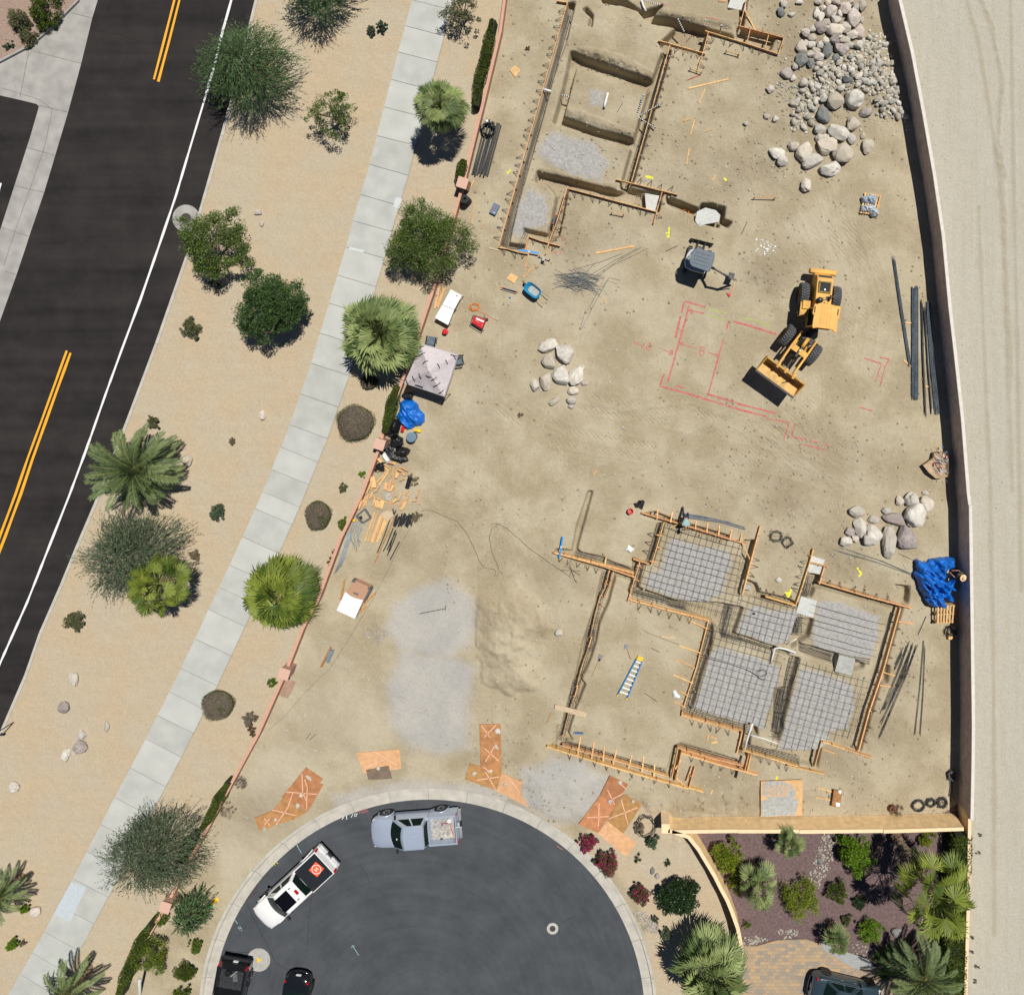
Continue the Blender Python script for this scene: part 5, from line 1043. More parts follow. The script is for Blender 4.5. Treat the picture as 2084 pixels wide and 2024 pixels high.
# --- form boards
def formwork(label, runs, kick=(), br=(), ztop=.27, hh=.44, group='timber forms for the house footings'):
 c0 = at3(runs[0][0], *runs[0][1][0], 0); t = thing('formwork', label, 'formwork', (c0.x, c0.y, 0), 0, group); cnt = 0
 for r in runs:
  c,P = r[0],r[1]; w = r[2] if len(r) > 2 else .045
  for a,b in zip(P[:-1],P[1:]):
   cnt += 1; zt = ztop+.0035*(cnt % 7); p,q = at3(c, *a,zt),at3(c, *b,zt); p.z = q.z = zt-hh/2
   MB().beam(p, q, w, hh).build('form_board', M['form'], t)
   d = (q-p); L_ = d.length; d.normalize(); nn = Vector((-d.y,d.x,0))
   for k in range(1,int(L_/.95)+1):
    s = MB(); pp = p+d*(k*.95-.3)+nn*.055*(1 if cnt % 2 else -1); s.beam((pp.x, pp.y, -.25), (pp.x, pp.y, zt+.07+random.uniform(-.04, .06)), .035, .045, up=(1, 0, 0)); s.build('form_stake', M['lum2'], t)
 for c,a,b in kick:
  p, q = at3(c, *a, ztop), gp(CR[c][0]+b[0]/CR[c][2], CR[c][1]+b[1]/CR[c][2]); MB().beam(p, q, .085, .03).build('brace', M['form'], t)
 for c,a,b,n,side in br:
  p,q = at3(c, *a,.2),at3(c, *b,.2); d = (q-p); L_ = d.length; d.normalize(); nn = Vector((-d.y,d.x,0))*side
  for k in range(n):
   f = (k+.5)/n; m_ = p+d*L_*f; e = m_+nn*random.uniform(.36,.46)+d*random.uniform(-.12,.22); e.z = hz(e.x,e.y)+.12
   s = MB(); s.tube([m_-d*.13+nn*.04, e], .017, 4); s.tube([m_+d*.15+nn*.04+Vector((0,0,-.05)), e], .017, 4); s.tube([e+Vector((0,0,.1)), e-Vector((0,0,.4))], .016, 4); s.build('form_bracket', M['stake'], t)
 return t
formwork('longest straight form board of the upper house, on its west side, with dark V brackets', [('c',[(500,5),(583,18)]),('c',[(583,18),(318,955),(58,1885)])], br=[('c',(575,40),(60,1860),26,-1)])
formwork('form boards boxing in the lower left corner of the upper house by the blue beam', [('t8',[(230,735),(430,765),(640,830),(860,868)]),('t8',[(850,508),(1110,600),(1500,705)]),('t8',[(855,508),(790,790)]),('t8',[(1310,520),(1205,870)])], kick=[('t8',(860,868),(775,1195))], br=[('t8',(860,500),(1500,700),3,-1),('t8',(240,740),(860,860),3,-1)])
formwork('west and north form boards around the inner yard south of the upper house', [('c',[(580,1440),(500,1700),(432,1880)]),('c',[(580,1440),(920,1530),(1262,1620)]),('c',[(1308,1470),(1243,1710)])], br=[('c',(580,1450),(440,1860),6,1),('c',(600,1445),(1240,1610),9,-1),('c',(1300,1500),(1245,1700),2,1)])
formwork('east form board of the upper house with its short southern return', [('c',[(1370,340),(1220,870),(1074,1390)]),('c',[(955,1372),(1190,1430),(1428,1490)]),('c',[(1280,308),(1640,410)])], br=[('c',(1365,380),(1080,1370),13,1),('c',(1090,1395),(1400,1475),4,1),('c',(1400,345),(1620,405),4,-1)])
formwork('stepped form boards at the north-east corner of the upper house', [('t1',[(1235,245),(1530,335),(1820,430)]),('t1',[(1262,255),(1215,430),(1175,555)]),('t1',[(1510,207),(1865,300)]),('t1',[(1570,-20),(1515,205)]),('t1',[(1595,235),(1570,340)]),('t1',[(1742,280),(1712,387)]),('t1',[(1865,300),(1820,430)]),('t1',[(1640,-20),(1655,-60)])], kick=[('t1',(1555,85),(1632,240))], br=[('t1',(1270,260),(1800,420),7,-1),('t1',(1250,280),(1180,540),4,1)])
for c, P, lb in (('t1',[(1395,405),(1512,437)],'small T shaped batter board inside the upper house, north-east'),('t1',[(1110,545),(1212,580)],'short batter board beside the red stick in the upper house'),('c',[(915,1625),(1020,1645)],'short batter board in the yard south of the upper house'),('d',[(108,1348),(272,1352)],'lone long batter board right of the upper house'),('t8',[(1065,895),(1305,980)],'batter board carrying the small grey box')):
 t_ = thing('batter_board', lb, 'batter board', at3(c, *P[0], 0)); p, q = at3(c, *P[0], .28), at3(c, *P[1], .28); MB().beam(p, q, .035, .09).build('cross_board', M['lum'], t_)
 for e in (p.lerp(q, .08), p.lerp(q, .92)): MB().beam((e.x, e.y, -.2), (e.x, e.y, .4), .04, .04, up=(1, 0, 0)).build('stake', M['stake'], t_)
formwork('form boards of the north-western gravel pad where the worker bends over', [('q1',[(405,300),(1100,500)]),('q1',[(1100,500),(1980,770),(2330,870)],.05),('q1',[(815,470),(710,840),(590,1235)],.06),('q1',[(255,1140),(540,1225)]),('q1',[(375,1190),(160,1900)],.06)],
  kick=[('q1',(690,410),(700,235)),('q1',(935,470),(965,280)),('q1',(1385,600),(1395,430)),('q1',(1590,660),(1607,485)),('q1',(1805,720),(1818,525)),('q1',(2010,790),(2040,590)),('k',(1905,390),(1920,310)),('q1',(1470,720),(1478,630)),('q1',(1845,815),(1850,730)),('q1',(1090,500),(780,605)),('q1',(680,695),(795,712)),('q1',(680,915),(765,935)),('q1',(560,1170),(670,1190)),('q1',(335,1255),(415,1275)),('q1',(270,1500),(360,1520))], br=[('q1',(660,620),(520,1100),3,-1)])
formwork('doubled form boards running west from the gravel pads, blue beam at their tip', [('k',[(482,470),(870,565),(1090,625)],.09),('k',[(545,487),(880,582),(1105,660)],.05),('k',[(905,605),(870,740),(830,810)]),('k',[(935,615),(905,730),(870,810)]),], kick=[('k',(870,560),(880,505)),('k',(1085,625),(1075,680)),('k',(480,470),(462,465))], br=[('k',(500,490),(840,590),5,-1)])
formwork('L shaped form boards in the centre of the lower house with long kickers', [('k',[(1050,822),(1350,905),(1670,985)],.06),('k',[(1062,832),(1660,995)],.04),('q3',[(675,330),(470,1130)],.06),('q3',[(470,1130),(255,1797)],.06),('q4',[(345,330),(333,400)],.06)],
  kick=[('q3',(640,480),(345,342)),('q3',(540,885),(185,765)),('q3',(440,1140),(128,985)),('q3',(410,1385),(78,1245)),('q3',(310,1585),(190,1512)),('q3',(290,1790),(98,1692)),('q3',(540,935),(600,948)),('q3',(640,480),(715,490)),('k',(1235,880),(1250,845)),('k',(1450,930),(1445,900))], br=[('k',(1100,850),(1560,975),6,-1)])
formwork('stepped form boards along the south side of the gravel pads', [('q4',[(335,390),(760,510),(1140,615)],.07),('q4',[(350,375),(1200,610)],.035),('q4',[(1195,620),(1120,930)],.06),('q4',[(1205,885),(1600,1000),(1990,1120)],.07),('p',[(580,165),(800,215)],.07),('q4',[(1320,950),(1262,1190)]),('q4',[(1290,945),(1232,1170)]),('q5',[(563,1645),(490,1910)],.06),('q5',[(575,1650),(800,1725),(1075,1812)],.07),],
  kick=[('q4',(1125,610),(1140,570)),('q4',(1375,950),(1380,880)),('q4',(420,420),(345,325)),('q4',(1200,900),(1160,880)),('q5',(700,1765),(575,1725))], br=[('q4',(420,430),(1050,610),5,-1),('q4',(1400,960),(1900,1110),4,-1)])
formwork('long east form board of the lower house with two orange stub braces', [('q5',[(530,20),(1000,160),(1490,290)],.07),('q5',[(1368,285),(1190,930),(1050,1340),(940,1745)],.09)], kick=[('q5',(1345,425),(1500,445)),('q5',(1190,940),(1325,978)),('q5',(1155,1070),(1290,1092))], br=[('q5',(560,40),(1300,250),6,1),('q5',(1330,420),(960,1690),9,1)])
formwork('form boards around the small concrete footing north of the east pad', [('q5',[(392,-10),(298,262)],.07),('l',[(522,395),(500,480),(455,620)],.07),('l',[(503,485),(628,515)],.05),('l',[(597,515),(563,632)],.07),('q5',[(-10,170),(300,262)],.07),('l',[(160,238),(90,500),(38,705)],.08)], kick=[('q2',(410,20),(590,415)),('l',(505,440),(478,432))], br=[('q2',(640,880),(1250,1040),5,1),('q2',(1500,300),(1330,900),5,-1),('q2',(620,250),(520,600),3,1)])
formwork('double parallel form boards of the small southern footing', [('q4',[(272,852),(800,1010),(1210,1110)],.05),('q4',[(335,925),(860,1090),(1420,1240)],.09),('q4',[(282,850),(190,1290)],.05),('q4',[(330,905),(240,1330)],.05)], kick=[('q4',(240,1150),(320,1020))], br=[('q4',(400,950),(1150,1170),5,-1)])
formwork('longest doubled form boards of the lower house along its south-west front', [('q6',[(285,410),(860,570),(1432,742)],.05),('q6',[(120,418),(700,600),(1200,745),(1650,872)],.10),('q6',[(1650,860),(1812,908)],.08)], kick=[('q6',(450,540),(485,310)),('q6',(605,545),(630,370)),('q6',(730,575),(742,412)),('q6',(838,610),(872,450)),('q6',(1005,650),(1038,505)),('q6',(1148,690),(1165,525)),('q6',(1275,740),(1285,610)),('q6',(1640,870),(1520,760))], br=[('q6',(300,470),(1500,820),9,-1)])
formwork('short loose pair of form boards left of the paired southern footing', [('q4',[(468,1130),(400,1330)],.05),('q4',[(515,1135),(440,1410)],.05)], kick=[('q4',(450,1250),(500,1240))])
formwork('narrow form ladder along the western grade beam trench', [('k',[(830,810),(790,960),(760,1110)],.03),('k',[(745,1190),(690,1350),(655,1490)],.03),('k',[(640,1560),(590,1700),(545,1890)],.03),('k',[(770,1110),(745,1190)],.06),('k',[(660,1490),(640,1570)],.06)], kick=[('k',(755,1110),(790,1120)),('k',(740,1185),(772,1190)),('k',(650,1490),(680,1500)),('k',(628,1565),(660,1570)),('k',(845,800),(875,810)),('k',(545,1865),(580,1870)),('k',(868,705),(905,712))], ztop=.12)
# --- rebar
def clipline(p,d,P):
 ts = []; n = len(P)
 for i in range(n):
  a,b = P[i],P[(i+1) % n]; ex,ey = b[0]-a[0],b[1]-a[1]; den = d[0]*ey-d[1]*ex
  if abs(den) < 1e-9: continue
  t_ = ((a[0]-p[0])*ey-(a[1]-p[1])*ex)/den; u = ((a[0]-p[0])*d[1]-(a[1]-p[1])*d[0])/den
  if 0 <= u < 1: ts.append(t_)
 ts.sort(); return [(ts[i],ts[i+1]) for i in range(0,len(ts)-1,2)]
def bar(mb,a,b,z,r=.0115,wob=.02,bend=0):
 a,b = Vector((a[0],a[1],z)),Vector((b[0],b[1],z)); n = max(2,int((b-a).length/1.2)+1); d = (b-a).normalized(); nn = Vector((-d.y,d.x,0)); pts = []
 for k in range(n+1):
  q = a.lerp(b,k/n)+nn*random.uniform(-wob,wob); q.z = z+random.uniform(-.015,.015); pts.append(q)
 if bend: pts[0].z -= bend; pts[-1].z -= bend
 mb.tube(pts,r,4,cap=False)
def rebarmat(c,poly,label,sp=.445,z=.14,ang=-15.3,only=None,jig=.02):
 P = [g2(x,y,z) for x,y in K(c,poly)]; cx = sum(p[0] for p in P)/len(P); cy = sum(p[1] for p in P)/len(P); mb = MB()
 for k,a in enumerate((math.radians(ang),math.radians(ang+90))):
  if only is not None and k != only: continue
  d = (math.cos(a),math.sin(a)); n_ = (-d[1],d[0]); R = 9
  for i in range(-int(R/sp),int(R/sp)+1):
   o = i*sp+random.uniform(-jig,jig); p = (cx+n_[0]*o,cy+n_[1]*o)
   for t0,t1 in clipline(p,d,P):
    if t1-t0 > .35: t0 -= random.uniform(0,.18); t1 += random.uniform(0,.18); bar(mb,(p[0]+d[0]*t0,p[1]+d[1]*t0),(p[0]+d[0]*t1,p[1]+d[1]*t1),z+(.02 if k else 0),bend=.12)
 return tag(mb.build('rebar_mat', M['steel'], at=(cx, cy, z)), label, 'rebar mat', 'rebar mats over the gravel pads')
rebarmat('z', [(1350,1070),(1400,1083),(1450,1095),(1532,1117),(1508,1205),(1494,1262),(1440,1250),(1284,1210),(1303,1148),(1330,1155)], 'largest square rebar mat, north-west gravel pad beside the bending worker')
rebarmat('q2', [(420,900),(900,1010),(1340,1120),(1290,1450),(1180,1740),(700,1640),(90,1540),(230,1200)], 'rebar mat over the small middle gravel pad with the round drain hole')
rebarmat('q3', [(690,370),(960,500),(1300,660),(1860,880),(1900,1300),(1740,1797),(1600,2150),(1300,2080),(400,1850),(370,1700),(560,1100)], 'rebar mat over the south-west gravel pad with the curled hose')
rebarmat('q5', [(380,230),(900,330),(1200,440),(1100,830),(700,770),(470,700),(430,500)], 'one-way rebar bars over the north-east gravel pad', only=0, jig=.08)
rebarmat('q5', [(300,820),(700,930),(1040,1020),(1000,1200),(900,1590),(560,1650),(480,1760),(0,1700),(120,1300)], 'rebar mat over the south-east gravel pad', jig=.05)
def cage(c, pts, w, label, nb=3, z=(-.2, .02), sp=.35, stir=True, group='rebar cages in the footing trenches'):
 P = [g2(x,y,.05) for x,y in K(c,pts)]; mb = MB(); offs = [w*(-.5+k/(nb-1)) for k in range(nb)]
 for o in offs:
  Q = offset(P,o)
  for zz in z: mb.tube([(q[0]+random.uniform(-.02,.02),q[1]+random.uniform(-.02,.02),zz) for q in dense(Q,1.4)],.012,4,cap=False)
 if stir:
  D = dense(P,sp); A1_,B1 = offset(D,-w*.5-.02),offset(D,w*.5+.02)
  for a,b in zip(A1_,B1): mb.tube([(a[0],a[1],z[0]-.02),(a[0],a[1],z[1]+.02),(b[0],b[1],z[1]+.02),(b[0],b[1],z[0]-.02)],.009,4,cap=False)
 return tag(mb.build('rebar_cage', M['steel'], at=(P[0][0], P[0][1], 0)), label, 'rebar cage', group)
cage('c', [(600,60),(500,430),(345,985),(200,1500),(95,1870)], .36, 'longest straight rebar run inside the west trench of the upper house', 5, (-.25, -.1), 2.4)
cage('c', [(1350,430),(1210,900),(1060,1420)], .3, 'rebar run in the east trench of the upper house', 4, (-.3, -.15), 2.2)
cage('t8', [(800,430),(720,640),(660,780)], .28, 'short rebar cage at the corner of the upper house by the blue beam', 3, (-.2, 0)); cage('t8', [(330,640),(700,760)], .3, 'rebar run beside the lower left corner form of the upper house', 3, (-.25, -.05), 1.2)
cage('q1', [(740,520),(630,900),(540,1200)], .42, 'rebar cage west of the largest rebar mat', 4); cage('q1', [(340,1330),(240,1650)], .4, 'short rebar cage near the doubled boards', 4)
cage('q1', [(250,1760),(700,1880),(1240,2010)], .4, 'rebar cage along the south edge of the largest rebar mat', 4); cage('q1', [(880,520),(1400,690),(1950,850)], .3, 'rebar cage under the north form board by the worker', 3)
cage('k', [(650,475),(880,545),(1080,600)], .3, 'rebar cage beside the doubled western boards', 3); cage('k', [(890,620),(830,860),(765,1110)], .26, 'upper rebar cage of the western grade beam', 3); cage('k', [(770,1060),(745,1220)], .45, 'short fat rebar cage midway on the western grade beam', 5, sp=.2)
cage('k', [(745,1200),(690,1380),(655,1480)], .24, 'middle rebar cage of the western grade beam', 3); cage('k', [(655,1450),(625,1600)], .5, 'short fat rebar cage above the pale plank', 5, sp=.2); cage('k', [(620,1600),(560,1820),(530,1900)], .3, 'lowest rebar cage of the western grade beam', 4)
cage('q3', [(1040,80),(950,440),(900,620)], .35, 'rebar cage between the two upper gravel pads', 5, sp=.25); cage('q3', [(900,600),(1300,720),(1700,850)], .35, 'rebar cage between middle pad and south-west pad', 4); cage('q3', [(720,420),(600,850),(440,1400),(330,1797)], .3, 'rebar cage along the western kicker boards', 3)
cage('q4', [(360,330),(800,460),(1290,590)], .45, 'dense rebar cage north of the stepped southern boards', 5, sp=.22); cage('q4', [(1760,20),(1690,350),(1640,620)], .4, 'rebar cage between the two southern gravel pads', 5, sp=.25); cage('q4', [(1230,830),(1600,930),(2000,1040)], .4, 'rebar cage beside the white pipes', 5, sp=.25)
cage('q4', [(300,810),(700,920),(1110,1040)], .25, 'rebar cage north of the double parallel boards', 3); cage('q6', [(320,370),(860,530),(1400,700)], .25, 'long rebar cage of the south-west front', 3); cage('q5', [(420,40),(380,180)], .45, 'rebar cage by the small concrete footing', 5, (-.2, -.05), 1.0)
cage('q5', [(340,350),(330,560)], .35, 'short rebar cage south of the pale slab', 4, sp=.2); cage('q5', [(340,680),(700,800)], .45, 'rebar run leading to the square concrete block', 5, (-.1, .08), 2.); cage('q5', [(270,800),(180,1180),(100,1600)], .4, 'rebar cage west of the south-east gravel pad', 4, sp=.3)
cage('q5', [(900,800),(1050,830)], .3, 'rebar ends east of the square concrete block', 3, (0, .1), 1.); cage('q5', [(1270,330),(1120,860),(870,1700)], .02, 'single dark bar rail along the east form board', 2, (.02, .1), .9)
cage('q2', [(1540,590),(1470,900)], .35, 'rebar run between footing and pale slab', 4, (-.15, 0), 3.); cage('q2', [(1340,1300),(1290,1540)], .35, 'tangled rebar cage between the two eastern pads', 5, sp=.15)
# --- concrete pieces,pipes
def slab(c, P, z0, z1, label, m='conc4', name='concrete_block', cat='concrete'):
 v = at3(c, *P[0],z1); tag(MB().prism([g2(x,y,z1) for x,y in K(c,P)],z0,z1).build(name,M[m],at=(v.x,v.y,0),bevel=.012),label,cat)
M['conc5'] = mat('pale_new_concrete', (.50,.51,.49), .85, var=.1, scale=5)
slab('q2', [(1390,925),(1655,1000),(1590,1285),(1305,1195)], -.5, .07, 'pale fresh concrete footing slab between the two eastern gravel pads', 'conc5'); slab('q2', [(1560,250),(1790,320),(1700,560),(1490,520)], -.5, .06, 'small pale concrete footing framed by form boards', 'conc5')
slab('q5', [(740,762),(905,805),(870,975),(697,932)], -.5, .13, 'square grey concrete block among the rebar mats'); slab('q5', [(480,1560),(640,1590),(620,1660),(520,1740),(450,1710)], -.5, .05, 'grey concrete pad at the bottom of the south-east gravel pad')
slab('c', [(1175,1480),(1295,1500),(1240,1655),(1188,1640)], -.5, -.2, 'pale footing pad in the trench south of the upper house', 'conc5'); slab('t1', [(1440,-15),(1620,-15),(1610,100),(1412,60)], -.5, -.25, 'pale footing pad at the top edge of the photo', 'conc5')
slab('c', [(1575,1620),(1640,1590),(1720,1610),(1755,1650),(1740,1700),(1650,1715),(1590,1735),(1560,1690)], -.3, .04, 'rough splash of whitish concrete in the excavation above the excavator', 'conc5'); slab('q2', [(460,720),(560,740),(560,830),(440,800)], -.4, -.2, 'small grey footing in the corner of the centre forms', 'conc4')
def striped(label,c,pts,z,r=.05):
 P = [Vector(at3(c,x,y,z if not isinstance(z,tuple) else z[i])) for i,(x,y) in enumerate(pts)]; D = []
 for a,b in zip(P[:-1],P[1:]):
  n = max(1,round((b-a).length/.07)); D += [a.lerp(b,k/n) for k in range(n)]
 D.append(P[-1]); mb = MB()
 for k in range(len(D)-1): mb.mi = k % 2; mb.tube([D[k],D[k+1]],r,8,cap=(k in (0,len(D)-2)))
 tag(mb.build('wrapped_pipe', [M['pvc'], M['blk']], at=P[0], smooth=True), label, 'pipe', 'black and white wrapped drain pipes')
striped('short wrapped pipe crossing the narrow west trench of the upper house', 'c', [(540,728),(612,746)], -.05); striped('wrapped pipe standing along the east pad edge of the upper house', 'c', [(1168,725),(1108,900)], (.5, -.1)); striped('wrapped pipe rising toward the upper right over the east trench', 'c', [(1130,890),(1310,788)], (-.1, .4)); striped('wrapped pipe sloping down right over the east trench', 'c', [(1105,885),(1255,982)], (-.1, .3))
striped('wrapped pipe at the top edge ending in a red mark', 'c', [(1165,2),(1300,40)], 0); striped('wrapped pipe leaning over the small soil block', 'c', [(1428,145),(1475,242)], (.5, .1)); striped('wrapped pipe stub standing by the north-east form', 'c', [(1752,250),(1762,192)], (0, .6))
def tubething(name,label,cat,c,pts,z,r,m,group=None,n=8):
 P = [Vector(at3(c,q[0],q[1],(q[2] if len(q) > 2 else z))) for q in pts]
 return tag(MB().tube(P,r,n).build(name,M[m],at=P[0],smooth=True),label,cat,group)
tubething('white_pipe', 'white pipe sleeve lying across the west form of the upper house', 'pipe', 'c', [(398,683),(458,700)], .25, .075, 'pvc'); tubething('white_pipe', 'white pipe stub assembly on the middle pad of the upper house', 'pipe', 'c', [(893,712),(886,735),(872,790),(865,822)], .2, .085, 'pvc')
tubething('white_pipe', 'white bent pipe between the four gravel pads', 'pipe', 'q5', [(45,850,.1),(62,780,.2),(85,695,.25),(130,690,.25),(200,705,.25),(300,742,.25)], .25, .06, 'pvc'); tubething('white_pipe', 'thin white pipe right above the bent white pipe', 'pipe', 'q5', [(205,655,.1),(310,597,.3)], .2, .03, 'pvc')
tubething('white_pipe', 'upright white pipe leaning beside the southern stepped boards', 'pipe', 'q4', [(1340,505,.5),(1300,620,.2),(1270,710,.1),(1225,880,0)], .1, .075, 'pvc'); tubething('white_pipe', 'thin white pipe lying east of the upright white pipe', 'pipe', 'q4', [(1312,665),(1500,715),(1700,790)], .2, .04, 'pvc'); tubething('white_pipe', 'white pipe fitting at the top edge of the upper house', 'pipe', 'c', [(1150,0),(1165,50),(1185,85)], .2, .07, 'pvc')
tubething('black_pipe_stub', 'black pipe poking out under the southern double boards', 'pipe', 'q4', [(1180,960,.0),(1120,1180,.05),(1100,1265,.05)], 0, .09, 'blk'); tubething('drain_hole', 'small dark round pipe stub in the middle gravel pad', 'pipe', 'q2', [(610,1215,.0),(612,1212,.16)], 0, .07, 'blkm')
tubething('hose', 'thin curled hose on the south-west rebar mat', 'hose', 'q3', [(600,960,.2),(1000,1060,.22),(1300,1160,.22),(1480,1260,.2),(1560,1275,.2),(1640,1240,.2),(1640,1190,.2),(1570,1160,.2),(1490,1185,.2),(1475,1250,.2),(1520,1310,.2),(1600,1340,.2)], .2, .016, 'blkm', n=5)
# --- paint on the soil
def paint(label, m, lines, w=.125, name='ground_marking'):
 mb = MB(); p0 = None
 for c,pts in lines:
  P = [g2(x,y) for x,y in K(c,pts)]; p0 = p0 or P[0]; q = []
  for a,b in zip(P[:-1],P[1:]):
   l = math.dist(a,b); s = 0
   while s < l:
    e = min(l,s+random.uniform(.5,1.6))
    if not(l > 2 and random.random() < .2): mb.ribbon([(a[0]+(b[0]-a[0])*s/l,a[1]+(b[1]-a[1])*s/l),(a[0]+(b[0]-a[0])*e/l,a[1]+(b[1]-a[1])*e/l)],w*random.uniform(.7,1.15),hz,.010,.07)
    s = e
 tag(mb.build(name, M[m], at=(p0[0], p0[1], 0)), label, 'paint marking')
paint('large red painted footing outline left of the wheel loader', 'rpaint', [('g',[(1455,515),(1482,425),(1640,470)]),('g',[(1525,520),(1545,500),(1510,490),(1630,520)]),('g',[(1512,460),(1500,520),(1350,1050)]),('g',[(1450,540),(1380,830),(1290,1075)]),('g',[(1290,1075),(1480,1125),(1957,1270)]),('g',[(1340,1050),(1650,1135),(1957,1225)]),('g',[(1820,580),(1800,640)]),('g',[(1778,720),(1740,850),(1660,1140)]),('g',[(1855,580),(1957,605)]),('h',[(0,528),(80,545),(270,605)]),('h',[(0,1080),(130,1110),(270,1145)]),('h',[(0,1115),(200,1165)])])
paint('small red painted corner outline right of the loader bucket', 'rpaint', [('h',[(975,762),(1040,775),(1010,830),(975,965)]),('h',[(870,768),(985,805),(945,930)]),('h',[(830,1100),(930,1130)])], .08)
paint('red painted step outline below the loader bucket', 'rpaint', [('h',[(200,1180),(355,1205),(320,1325),(600,1392)]),('h',[(395,1215),(372,1300),(475,1325)]),('h',[(500,1330),(550,1345)]),('h',[(590,1360),(620,1360)])], .085)
paint('red painted mark spelling the figure 8 with arrows, inside the outline', 'rpaint', [('g',[(1580,790),(1440,748)]),('g',[(1475,740),(1440,748),(1465,772)]),('g',[(1620,775),(1600,780),(1600,798),(1628,805),(1630,825),(1612,840),(1594,830),(1597,812),(1628,800),(1634,782),(1620,775)]),('g',[(1558,826),(1572,830)]),('g',[(1662,818),(1745,842)]),('g',[(1722,822),(1745,842),(1718,848)])], .055)
paint('red painted figure 8 with arrows left of the large outline', 'rpaint', [('g',[(1090,740),(1172,772)]),('g',[(1115,735),(1090,740),(1108,757)]),('g',[(1215,745),(1200,752),(1200,768),(1214,778),(1212,795),(1198,800),(1186,790),(1190,776),(1210,768),(1222,755),(1215,745)]),('g',[(1165,795),(1180,782)]),('g',[(1285,782),(1395,828)]),('g',[(1375,800),(1395,828),(1360,838),(1375,800)])], .055)
paint('green painted line segment beside the red outline', 'gpaint', [('g',[(1655,485),(1800,518)]),('g',[(1650,530),(1800,570)]),('h',[(20,490),(120,510),(230,550)])], .05); paint('short red painted corner by the lower left of the upper house', 'rpaint', [('t8',[(1400,480),(1450,510),(1645,565),(1580,720),(1510,865),(1330,830)])], .05)
for k, (c, P, lb) in enumerate([('l',[(820,520),(850,560),(830,580)],'yellow spray blotch east of the footing forms'),('q2',[(1130,850),(1160,900),(1210,850),(1170,960),(1230,800)],'yellow spray patch inside the centre forms'),('c',[(1345,1780),(1355,1820),(1362,1740)],'yellow spray streak south of the upper house'),('c',[(1180,1350),(1240,1365)],'yellow spray dab by the east form board'),('c',[(1780,1365),(1800,1385)],'yellow spray dot right of the upper house'),('c',[(120,1330),(150,1300)],'yellow spray dab west of the upper house'),('q4',[(1670,1350),(1690,1250)],'yellow spray streak above the concrete-stained plywood')]):
 paint(lb, 'ypaint', [(c, P)], .16)
paint('faint red line sprayed on the soil ridge at the photo top', 'rpaint', [('t1',[(885,35),(935,45)]),('t1',[(1240,140),(1360,165)])], .07)
# --- loose bars,bundles
def looserods(name, label, lines, r, m, group=None, cat='rebar', spread=0, cnt=1, z=.04, wob=.02):
 mb = MB(); p0 = None
 for c,P in lines:
  Q = [gp(CR[c][0]+x/CR[c][2],CR[c][1]+y/CR[c][2]) for x,y in P]; p0 = p0 or Q[0].copy()
  for k in range(cnt):
   d = (Q[-1]-Q[0]).normalized(); nn = Vector((-d.y,d.x,0)); o = (random.uniform(-.5,.5) if cnt > 3 else (k-(cnt-1)/2)/max(1,cnt-1))*spread; sh = d*random.uniform(-.25,.25)*(cnt > 1)
   pts = [q+nn*(o*random.uniform(.85,1.1))+sh+Vector((0,0,z+r+(random.uniform(0,.07) if cnt > 3 else 0))) for q in Q]
   mb.tube(pts,r,5)
 return tag(mb.build(name,M[m],at=p0),label,cat,group)
looserods('rebar_bundle', 'thick dense blue-grey rebar bundle beside the eastern wall', [('h',[(1212,297),(1212,660),(1213,1028)])], .018, 'steelb', spread=.42, cnt=60, cat='rebar bundle')
looserods('rebar_bundle', 'slanting thin rebar bundle left of the thick one', [('h',[(1068,90),(1120,440),(1178,800)])], .014, 'steelb', spread=.22, cnt=18, cat='rebar bundle')
looserods('rebar_bundle', 'loose brownish rebar bundle right of the thick one', [('h',[(1258,385),(1268,760),(1285,1155)]),('h',[(1278,430),(1300,800),(1325,1125)])], .013, 'steel', spread=.15, cnt=9, cat='rebar bundle')
looserods('rebar_bundle', 'blue-grey rebar bundle lying closest to the eastern wall shadow', [('h',[(1303,400),(1325,760),(1362,1128)])], .015, 'steelb', spread=.30, cnt=30, cat='rebar bundle')
for c, P, lb in (('h',[(1148,528),(1245,524)],'timber skid under the upper part of the thick rebar bundle'),('h',[(1135,780),(1195,828)],'timber skid at the foot of the slanting rebar bundle'),('h',[(1270,958),(1320,964)],'timber skid under the loose brownish rebar')):
 a, b = gp(*K(c, [P[0]])[0]), gp(*K(c, [P[1]])[0]); tag(MB().beam(a+Vector((0,0,.03)), b+Vector((0,0,.03)), .09, .05).build('timber_skid', M['lum'], at=a), lb, 'timber')
looserods('rebar_bundle', 'fan of flat blue-grey rebar behind the bending worker', [('q1',[(1150,320),(1500,370),(2000,480)]),('q1',[(1230,360),(1800,430),(2240,560)])], .014, 'steelb', spread=.20, cnt=14, cat='rebar bundle')
looserods('rebar', 'long rebar lengths leaning along the slope east of the lower house', [('q5',[(1440,640),(1350,900),(1175,1330)]),('q5',[(1480,660),(1400,950),(1160,1460)]),('q5',[(1520,680),(1400,1010),(1140,1620)]),('q5',[(1470,700),(1330,1050),(1190,1330)])], .014, 'steel', cnt=3, spread=.1, cat='rebar bundle')
looserods('rebar', 'short rebar pieces just left of the long leaning lengths', [('q5',[(1380,710),(1300,880)]),('q5',[(1390,730),(1310,885)])], .014, 'steel', cnt=3, spread=.08, cat='rebar'); looserods('rebar', 'thin rebar pair nearest to the eastern wall, south', [('q5',[(1600,600),(1560,1100),(1508,1560)]),('q5',[(1610,700),(1590,1200),(1560,1600)])], .013, 'steel', cnt=2, spread=.06)
